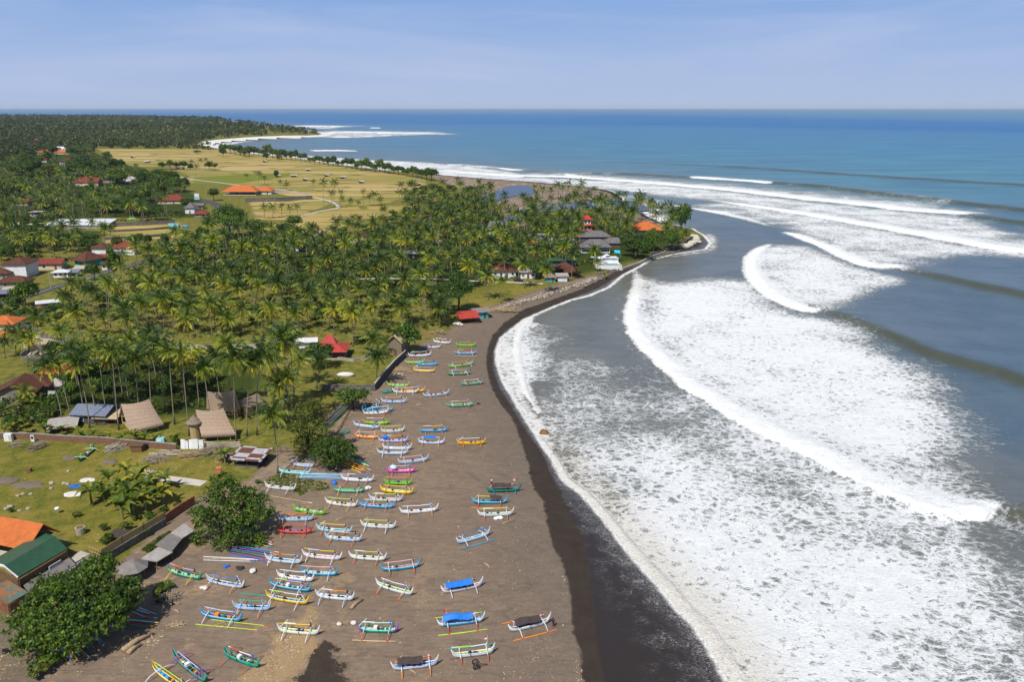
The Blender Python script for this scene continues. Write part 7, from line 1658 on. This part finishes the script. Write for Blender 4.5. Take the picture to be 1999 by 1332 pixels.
mb = MB(); mb.tube([(0, -.6, .42), (0, .6, .42)], .06, 6); mb.tube([(-.3, -.3, .5), (1.7, 0, .3)], .06, 6); mb.tube([(-.3, .3, .5), (1.7, 0, .3)], .06, 6); mb.build('frame', W_WOOD, r)
# vehicles
def car(c, rz, col, label, L=4.2, cat='car', name='parked_car', tall=1.5):
    r = thing(name, label, cat, G(*c), rz); m = mat('car_' + col, PAL[col], .25, .03, 1, .5); w = 1.7
    V = []; prof = [(-.5, .35), (-.5, .85), (-.32, .92), (-.18, tall), (.22, tall), (.36, .95), (.5, .82), (.5, .35)]
    for s in (-1, 1):
        for x, z in prof: V.append((x * L, s * w / 2 * (.82 if z > 1.2 else 1), z))
    n = len(prof); Fs = [tuple(range(n - 1, -1, -1)), tuple(n + i for i in range(n))] + [(i, (i + 1) % n, n + (i + 1) % n, n + i) for i in range(n)]
    MB().add(V, Fs).build('body', m, r)
    g = MB()
    for s in (-1, 1): g.add([(-.29 * L, s * (w / 2 * .94), .98), (.33 * L, s * (w / 2 * .94), .98), (.2 * L, s * (w / 2 * .87), tall - .1), (-.17 * L, s * (w / 2 * .87), tall - .1)], [(0, 1, 2, 3)])
    g.build('window', GLASS, r)
    for x in (-.31, .31):
        for s in (-1, 1):
            q = MB(); q.tube([(x * L, s * (w / 2 - .18), .32), (x * L, s * (w / 2 + .03), .32)], .32, 12); q.build('wheel', MOTOR, r)
    return r
car((1012,550), .05, 'BK', 'black car parked before the white brown-roofed house'); car((218,433), .1, 'GY', 'dark van parked at the right end of the warehouse', 5, 'van', 'parked_van', 2.0); car((73,444), .1, 'W', 'white truck standing left of the warehouse', 6, 'truck', 'truck', 2.4); car((258,430), .1, 'PG', 'green truck parked under the trees in the yard', 6.5, 'truck', 'truck', 2.6)
car((30,598), .35, 'W', 'white car driving on the main road at the left edge', 4.2, 'car', 'car') if False else None
car((362,444), .1, 'SB', 'blue car parked at the end of the dry yard'); car((640,372), .1, 'W', 'white van by the orange-roofed pavilion', 5, 'van', 'parked_van', 2) if False else None
r = thing('billboard', 'turquoise and white signboard standing in the dry yard', 'signboard', G(339,446)); MB().box((0, 0, 2.2), (6.5, .2, 2.4)).build('panel', mat('sign_turquoise', (.2, .55, .62), .6), r)
for s in (-2, 2): MB().box((s, .15, .5), (.2, .15, 2)).build('post', W_WOOD, r)
r = thing('billboard', 'small blue and white signboard beside the village road', 'signboard', G(385,391)); MB().box((0, 0, 3.2), (4, .2, 5)).build('panel', W_WHITE, r); MB().box((0, -.14, 2.2), (3.4, .06, 2)).build('print', mat('sign_turquoise', (.2, .55, .62), .6), r); MB().box((0, .12, .4), (.3, .2, 1.2)).build('post', W_WOOD, r)
r = thing('stone_monument', 'tall grey stone gate monument at the road bend', 'monument', G(470,443)); MB().box((0, 0, 3), (2.2, 2, 7), top=.7).box((0, 0, 7), (2.6, 2.4, .6)).box((0, 0, 7.8), (1.4, 1.4, 1.6), top=.4).build('pillar', W_STONE, r); MB().box((0, 0, .3), (4.4, 3.6, 1.0)).build('plinth', W_CONC, r)
for i, (px, py, h) in enumerate([(100,563,9),(422,470,9),(316,494,8),(170,545,8)]):
    r = thing('utility_pole', ['grey utility pole beside the main road near the roadside tree', 'utility pole at the road bend', 'utility pole behind the grove trees', 'utility pole in front of the turquoise house'][i], 'utility pole', G(px, py)); MB().cyl((0, 0, -.2), .16, h, 7, .1).build('post', W_CONC, r); MB().box((0, 0, h - .9), (1.6, .12, .12)).build('crossarm', W_WOOD, r)
# scooters
def scooter(c, rz, label):
    r = thing('parked_scooter', label, 'scooter', G(*c), rz)
    for x in (-.55, .6):
        q = MB(); q.tube([(x + .25 * math.cos(k * .6283), 0, .27 + .25 * math.sin(k * .6283)) for k in range(11)], .06, 5); q.build('wheel', MOTOR, r)
    MB().slab([(-.7, -.14, .72), (.1, -.14, .62), (.1, .14, .62), (-.7, .14, .72)], .3).box((.2, 0, .36), (.5, .3, .1)).tube([(.62, 0, .3), (.45, 0, 1.0)], .07, 6).build('body', mat('scooter_dark', (.03, .03, .035), .35), r)
    MB().slab([(-.72, -.13, .84), (.05, -.13, .78), (.05, .13, .78), (-.72, .13, .84)], .08).build('saddle', MOTOR, r); MB().tube([(.42, -.33, 1.02), (.42, .33, 1.02)], .03, 5).build('handlebar', MOTOR, r)
    return r
scooter((507,914), 1.2, 'dark scooter parked by the grey end wall of the checkered shed'); scooter((17,1276), .4, 'scooter parked in the shade at the near left corner')

# ------------------------------------------------------------------ people
SKIN = mat('skin', (.23, .11, .065), .6, .05); HAIR = mat('hair_black', (.012, .01, .01), .6)
def person(c, rz, label, shirt, shorts, bend=0.0):
    r = thing('person', label, 'person', G(*c), rz)
    # joints: one connected skeleton grown into a single skin
    P = {'pel': (0, 0, .92), 'bel': (0, 0, 1.08), 'che': (0, 0, 1.32), 'nec': (0, 0, 1.47), 'hd0': (0, -.01, 1.56), 'hd1': (0, -.015, 1.66), 'hd2': (0, 0, 1.72)}
    Rr = {'pel': .13, 'bel': .115, 'che': .14, 'nec': .055, 'hd0': .075, 'hd1': .095, 'hd2': .06}
    E = [('pel', 'bel'), ('bel', 'che'), ('che', 'nec'), ('nec', 'hd0'), ('hd0', 'hd1'), ('hd1', 'hd2')]
    for s, n in ((-1, 'l'), (1, 'r')):
        st = .09 * s
        for k, p, q in [('hip', (s * .09, 0, .86), .095), ('kne', (s * .11, -.03 + st * .6, .48), .06), ('ank', (s * .12, .03 - st, .09), .04), ('toe', (s * .13, -.13 - st, .04), .035),
                        ('sho', (s * .18, 0, 1.4), .06), ('elb', (s * .27, .02, 1.13), .042), ('wri', (s * .28, -.09, .9), .03), ('pal', (s * .28, -.12, .83), .032)]:
            P[k + n] = p; Rr[k + n] = q
        E += [('pel', 'hip' + n), ('hip' + n, 'kne' + n), ('kne' + n, 'ank' + n), ('ank' + n, 'toe' + n), ('che', 'sho' + n), ('sho' + n, 'elb' + n), ('elb' + n, 'wri' + n), ('wri' + n, 'pal' + n)]
        for f in range(4):
            P[f'f{f}{n}'] = (s * (.255 + .016 * f), -.135 - .004 * f, .785); P[f'g{f}{n}'] = (s * (.252 + .016 * f), -.12, .745 + .006 * abs(f - 1.5)); Rr[f'f{f}{n}'] = .009; Rr[f'g{f}{n}'] = .0075
            E += [('pal' + n, f'f{f}{n}'), (f'f{f}{n}', f'g{f}{n}')]
        P['th' + n] = (s * .25, -.16, .82); Rr['th' + n] = .01; E.append(('pal' + n, 'th' + n))
    K = list(P); me = bpy.data.meshes.new('body'); me.from_pydata([P[k] for k in K], [(K.index(a), K.index(b)) for a, b in E], []); me.update()
    b = bpy.data.objects.new('body', me); COL.objects.link(b); b.parent = r; me.materials.append(SKIN)
    md = b.modifiers.new('skin', 'SKIN'); md.use_smooth_shade = True
    for i, k in enumerate(K): me.skin_vertices[0].data[i].radius = (Rr[k], Rr[k] * (.75 if k in ('pel', 'bel', 'che') else 1)); me.skin_vertices[0].data[i].use_root = (k == 'pel')
    sb = b.modifiers.new('sub', 'SUBSURF'); sb.levels = 1; sb.render_levels = 2
    mb = MB(); mb.blob((0, .02, 1.69), (.1, .115, .1), 2, .05, seed=1); mb.build('hair', HAIR, r, True)
    mb = MB(); mb.tube([(0, 0, .88), (0, 0, 1.05), (0, 0, 1.3), (0, 0, 1.43), (0, 0, 1.47)], [.155, .15, .185, .13, .07], 10)
    for s in (-1, 1): mb.tube([(s * .12, 0, 1.4), (s * .2, 0, 1.37), (s * .25, .015, 1.2)], [.08, .075, .065], 8)
    mb.build('shirt', mat('cloth_' + shirt, PAL[shirt], .9, .1), r, True)
    mb = MB(); mb.tube([(0, 0, .98), (0, 0, .84)], [.155, .15], 10)
    for s in (-1, 1): mb.tube([(s * .085, 0, .88), (s * .1, -.015 + .03 * s, .66), (s * .11, -.03 + .05 * s, .5)], [.105, .09, .08], 8)
    mb.build('shorts', mat('cloth_' + shorts, PAL[shorts], .9, .1), r, True)
    return r
person((1080,1226), .6, 'person in dark clothes standing at the bow of the brown-tarped boat', 'BK', 'NV'); person((960,948), .2, 'person in a pale pink shirt behind the dark green tarped boat', 'PI', 'BK'); person((952,562), .3, 'person in a pink top under the palms on the seaside lawn', 'PI', 'NV')

# ------------------------------------------------------------------ litter and stone bank (nobody could count these)
def chips(polys, seed, size):
    q = np.vstack([scatter_px(p, n, seed + i) for i, (p, n) in enumerate(polys)]); x, y = G0(q[:, 0], q[:, 1], 2.4); z = land_z(x, y); x, y = G0(q[:, 0], q[:, 1], 0); 
    x, y = G0(q[:, 0], q[:, 1], 2.4); z = land_z(x, y)
    rd = np.random.default_rng(seed); n = len(x); a = rd.random(n) * 6.28; L = size * (.4 + rd.random(n) ** 2 * 1.6); w = L * (.25 + .4 * rd.random(n)); h = .03 + .06 * rd.random(n)
    c, s = np.cos(a), np.sin(a); V = []
    for sx, sy, hh in ((-1, -1, 0), (1, -1, 0), (1, 1, 0), (-1, 1, 0), (0, 0, 1)):
        V.append(np.stack([x + (sx * L * c - sy * w * s) / 2, y + (sx * L * s + sy * w * c) / 2, z - .02 + hh * h], 1))
    V = np.stack(V, 1).reshape(-1, 3); i = np.arange(n)[:, None] * 5
    Q = np.concatenate([i + np.array([[0, 1, 4]]), i + np.array([[1, 2, 4]]), i + np.array([[2, 3, 4]]), i + np.array([[3, 0, 4]])]); T = np.repeat(rd.random(n), 5); return V, Q, T
t = NT('beach_litter'); t.base(t.ramp(t.attr('tint'), [(0, (.15, .1, .06)), (.5, (.36, .25, .14)), (.85, (.5, .38, .25)), (1, (.6, .56, .5))]), .9, .1); M_LIT = t.m
V, Q, T = chips([([(300,1332),(640,1332),(700,1150),(760,900),(860,700),(900,640),(960,640),(940,760),(1040,900),(1100,1200),(1120,1332)], 2600), (DEBRIS, 2200), ([(800,1332),(1120,1332),(1105,1200),(1000,1250),(850,1300)], 350),
   ([(640,900),(760,740),(860,680),(840,760),(760,900),(720,1000),(600,1050)], 1500), ([(200,1240),(320,1200),(330,1270),(230,1320),(90,1332),(60,1290)], 500), ([(1100,1111),(1113,1176),(1116,1240),(1132,1280),(1142,1332),(1125,1332),(1105,1200),(1090,1100)], 160)], 31, .16)
tag(mesh_np('beach_litter', V, Q, M_LIT, attrs=dict(tint=T)), kind='stuff')
V, Q, T = chips([([(880,350),(960,352),(980,372),(900,372),(860,352)], 260), ([(1060,400),(1000,395),(1010,412),(1100,398)], 120)], 33, 2.2)
tag(mesh_np('driftwood_wrack', V, Q, M_LIT, attrs=dict(tint=np.clip(T * .7 + .35, 0, 1))), kind='stuff')
def rocks(line, n, wid, seed, lo, hi):
    rd = random.Random(seed); mb = MB(); P = [G(*p) for p in line]; seg = [(a, b, (b - a).length) for a, b in zip(P[:-1], P[1:])]; tot = sum(s[2] for s in seg)
    for i in range(n):
        d = rd.uniform(0, tot)
        for a, b, l in seg:
            if d < l: break
            d -= l
        q = a.lerp(b, d / l); nn = Vector((-(b - a).y, (b - a).x, 0)).normalized(); o = rd.gauss(0, wid); q = q + nn * o; s = rd.uniform(lo, hi)
        mb.blob((q.x, q.y, q.z + .15 + .25 * math.exp(-(o / wid) ** 2)), (s, s * rd.uniform(.6, 1), s * .7), 1, .22, seed=seed * 999 + i)
    return mb
tag(rocks([(968,606),(1000,596),(1040,584),(1080,572),(1120,560),(1145,550),(1162,543)], 900, 1.5, 3, .16, .5).build('rock_bank', block_mat('bank_stone', (.26, .22, .17), (.52, .46, .38), .35)), kind='stuff')
tag(rocks([(1165,536),(1200,528),(1240,517),(1280,503),(1330,488)], 260, 1.0, 4, .25, .6).build('rock_toe', W_STONE), kind='stuff')
# creeper carpet on the sand
q = scatter_px([(500,952),(530,930),(560,925),(600,934),(640,945),(645,955),(600,960),(585,968),(560,955),(530,945)], 420, 40); x, y = G0(q[:, 0], q[:, 1], 2.6)
V, Q, T = clumps(np.stack([x, y, land_z(x, y)], 1), 9, np.full(len(x), .32), np.full(len(x), .16), 41, .5, 0); tag(mesh_np('beach_creeper', V, Q, M_BANANA, attrs=dict(tint=T)), kind='stuff')
V, Q, T = chips([(LAWN, 260), ([(20,660),(130,655),(180,690),(60,705)], 120), ([(-20,1240),(60,1200),(140,1290),(60,1340),(-20,1340)], 220), ([(230,1250),(330,1215),(310,1260),(240,1300)], 220), ([(255,900),(450,890),(445,925),(390,945)], 120)], 35, .32)
tag(mesh_np('yard_litter', V, Q, M_LIT, attrs=dict(tint=T)), kind='stuff')
q = np.vstack([scatter_px([(600,690),(750,655),(760,668),(690,675),(660,672)], 260, 43), scatter_px([(690,658),(760,655),(758,670),(690,672)], 300, 44), scatter_px([(305,1145),(318,1140),(325,1170),(308,1180)], 120, 45), scatter_px([(280,1075),(330,1040),(340,1042),(290,1080)], 160, 46)]); x, y = G0(q[:, 0], q[:, 1], 2.6)
V, Q, T = clumps(np.stack([x, y, land_z(x, y)], 1), 9, np.full(len(x), .45), np.full(len(x), .2), 47, 1.0, .2); tag(mesh_np('rough_grass', V, Q, M_BANANA, attrs=dict(tint=T * .55)), kind='stuff')
# ------------------------------------------------------------------ single out plants by the landmark they stand beside
MARKS = [((45,543),'the white two-storey house'),((158,521),'the turquoise house'),((194,499),'the small white brown-roofed house'),((243,498),'the yellow-banded house'),((98,527),'the long red-roofed building'),((119,542),'the white-roofed kiosk'),((96,602),'the white-topped shed'),((150,447),'the white-roofed warehouse'),((332,398),'the broad red-roofed house'),((371,417),'the temple gatehouse'),((468,381),'the big orange hall'),((514,379),'the smaller orange pavilion'),((470,443),'the stone gate monument'),((623,468),'the red-brown gabled house'),((700,474),'the white grove house'),((401,500),'the rust-orange roofed house'),((972,460),'the grey-roofed villa'),((863,496),'the pointed thatched hut'),((1147,462),'the scarlet pagoda'),((1163,494),'the grey restaurant roof'),((1263,458),'the orange headland roof'),((1189,526),'the pool terrace'),((1075,551),'the turquoise beach kiosk'),((984,543),'the white brown-roofed lawn house'),((917,632),'the red beach shack'),((641,703),'the red pavilion'),((772,694),'the stilted cream-gabled hut'),((482,912),'the checkered shed'),((275,835),'the lone saddle-roofed hut'),((425,850),'the near thatched hut'),((432,802),'the rear thatched hut'),((176,829),'the blue-grey metal roof'),((30,790),'the bare brick house'),((110,752),'the steep orange-tiled house'),((4,662),'the tiered orange-roofed house'),((70,700),'the roofless concrete ruin'),((760,727),'the dark beach wall'),((400,682),'the long pale stone wall'),((895,610),'the large dense lawn tree'),((1310,490),'the headland sea wall'),((368,535),'the dark broad grove tree'),((425,565),'the lime-green tree'),((50,600),'the bright roadside tree'),((1080,572),'the stone bank'),((133,327),'the white hillside house'),((200,357),'the long dark hillside roof'),((254,354),'the white-gabled corner house'),((118,301),'the orange hillside roofs'),((240,965),'the garden banana clump'),((250,1060),'the bamboo fence'),((545,352),'the single round field tree'),((345,331),'the long farm shed'),((339,446),'the yard signboard'),((1020,380),'the upper lagoon'),((1120,400),'the lower lagoon'),((860,352),'the shore end of the fields'),((660,405),'the bend of the farm path'),((567,490),'the brown-roofed grove house')]
ORD = ['nearest', 'second nearest', 'third nearest', 'fourth nearest', 'fifth nearest', 'sixth nearest']
KIND = {'palm tree': 'coconut palm', 'tree': 'leafy tree', 'shrub': 'low shrub', 'banana plant': 'banana plant'}
from collections import Counter
_tops = [o for o in COL.objects if o.parent is None and o.get('label')]
_n = Counter(o['label'] for o in _tops); pinfo = {}
for B, h, lean, q in PALMS: pinfo[(round(B.x, 2), round(B.y, 2))] = (h, lean)
buck = {}; todo = []
for o in _tops:
    if o.get('category') not in KIND or _n[o['label']] < 2: continue
    x, y = (float(v) for v in PX(o.location.x, o.location.y, o.location.z)); ad = ''
    if o['category'] == 'palm tree':
        h, lean = pinfo.get((round(o.location.x, 2), round(o.location.y, 2)), (11, 0))
        ad = ('tall ' if h > 14 else 'short ' if h < 9 else 'mid-height ') + ('left-leaning ' if lean < -.09 * h else 'right-leaning ' if lean > .09 * h else 'upright ')
    todo.append((o, x, y, ad))
    for mi, ((mx, my), nm) in enumerate(MARKS):
        d = math.hypot(x - mx, (y - my) * 1.5)
        if d < 85: buck.setdefault((mi, o['category']), []).append((d, o.name))
claim = {}
for key, L in buck.items():
    for r, (d, nm) in enumerate(sorted(L)[:6]):
        if nm not in claim or d < claim[nm][0]: claim[nm] = (d, key[0], r)
for o, x, y, ad in todo:
    if o.name in claim:
        d, mi, r = claim[o.name]; (mx, my), nm = MARKS[mi]; dx, dy = x - mx, (y - my) * 1.8
        rel = ('left of' if dx < 0 else 'right of') if abs(dx) > abs(dy) else ('behind' if dy < 0 else 'in front of')
        o['label'] = f"{ad}{KIND[o['category']]} {rel} {nm}, {ORD[r]} {KIND[o['category']].split()[-1]} to it"
    elif ad: 
        o['label'] = ad + o['label'].replace('tall slender ', '')
for o in list(_tops):
    if o.get('category') == 'palm tree' and len(o['label'].split()) > 16: o['label'] = ' '.join(o['label'].replace('mid-height ', '').split()[:16])
_n = Counter(o['label'] for o in COL.objects if o.get('label') and o.parent is None)
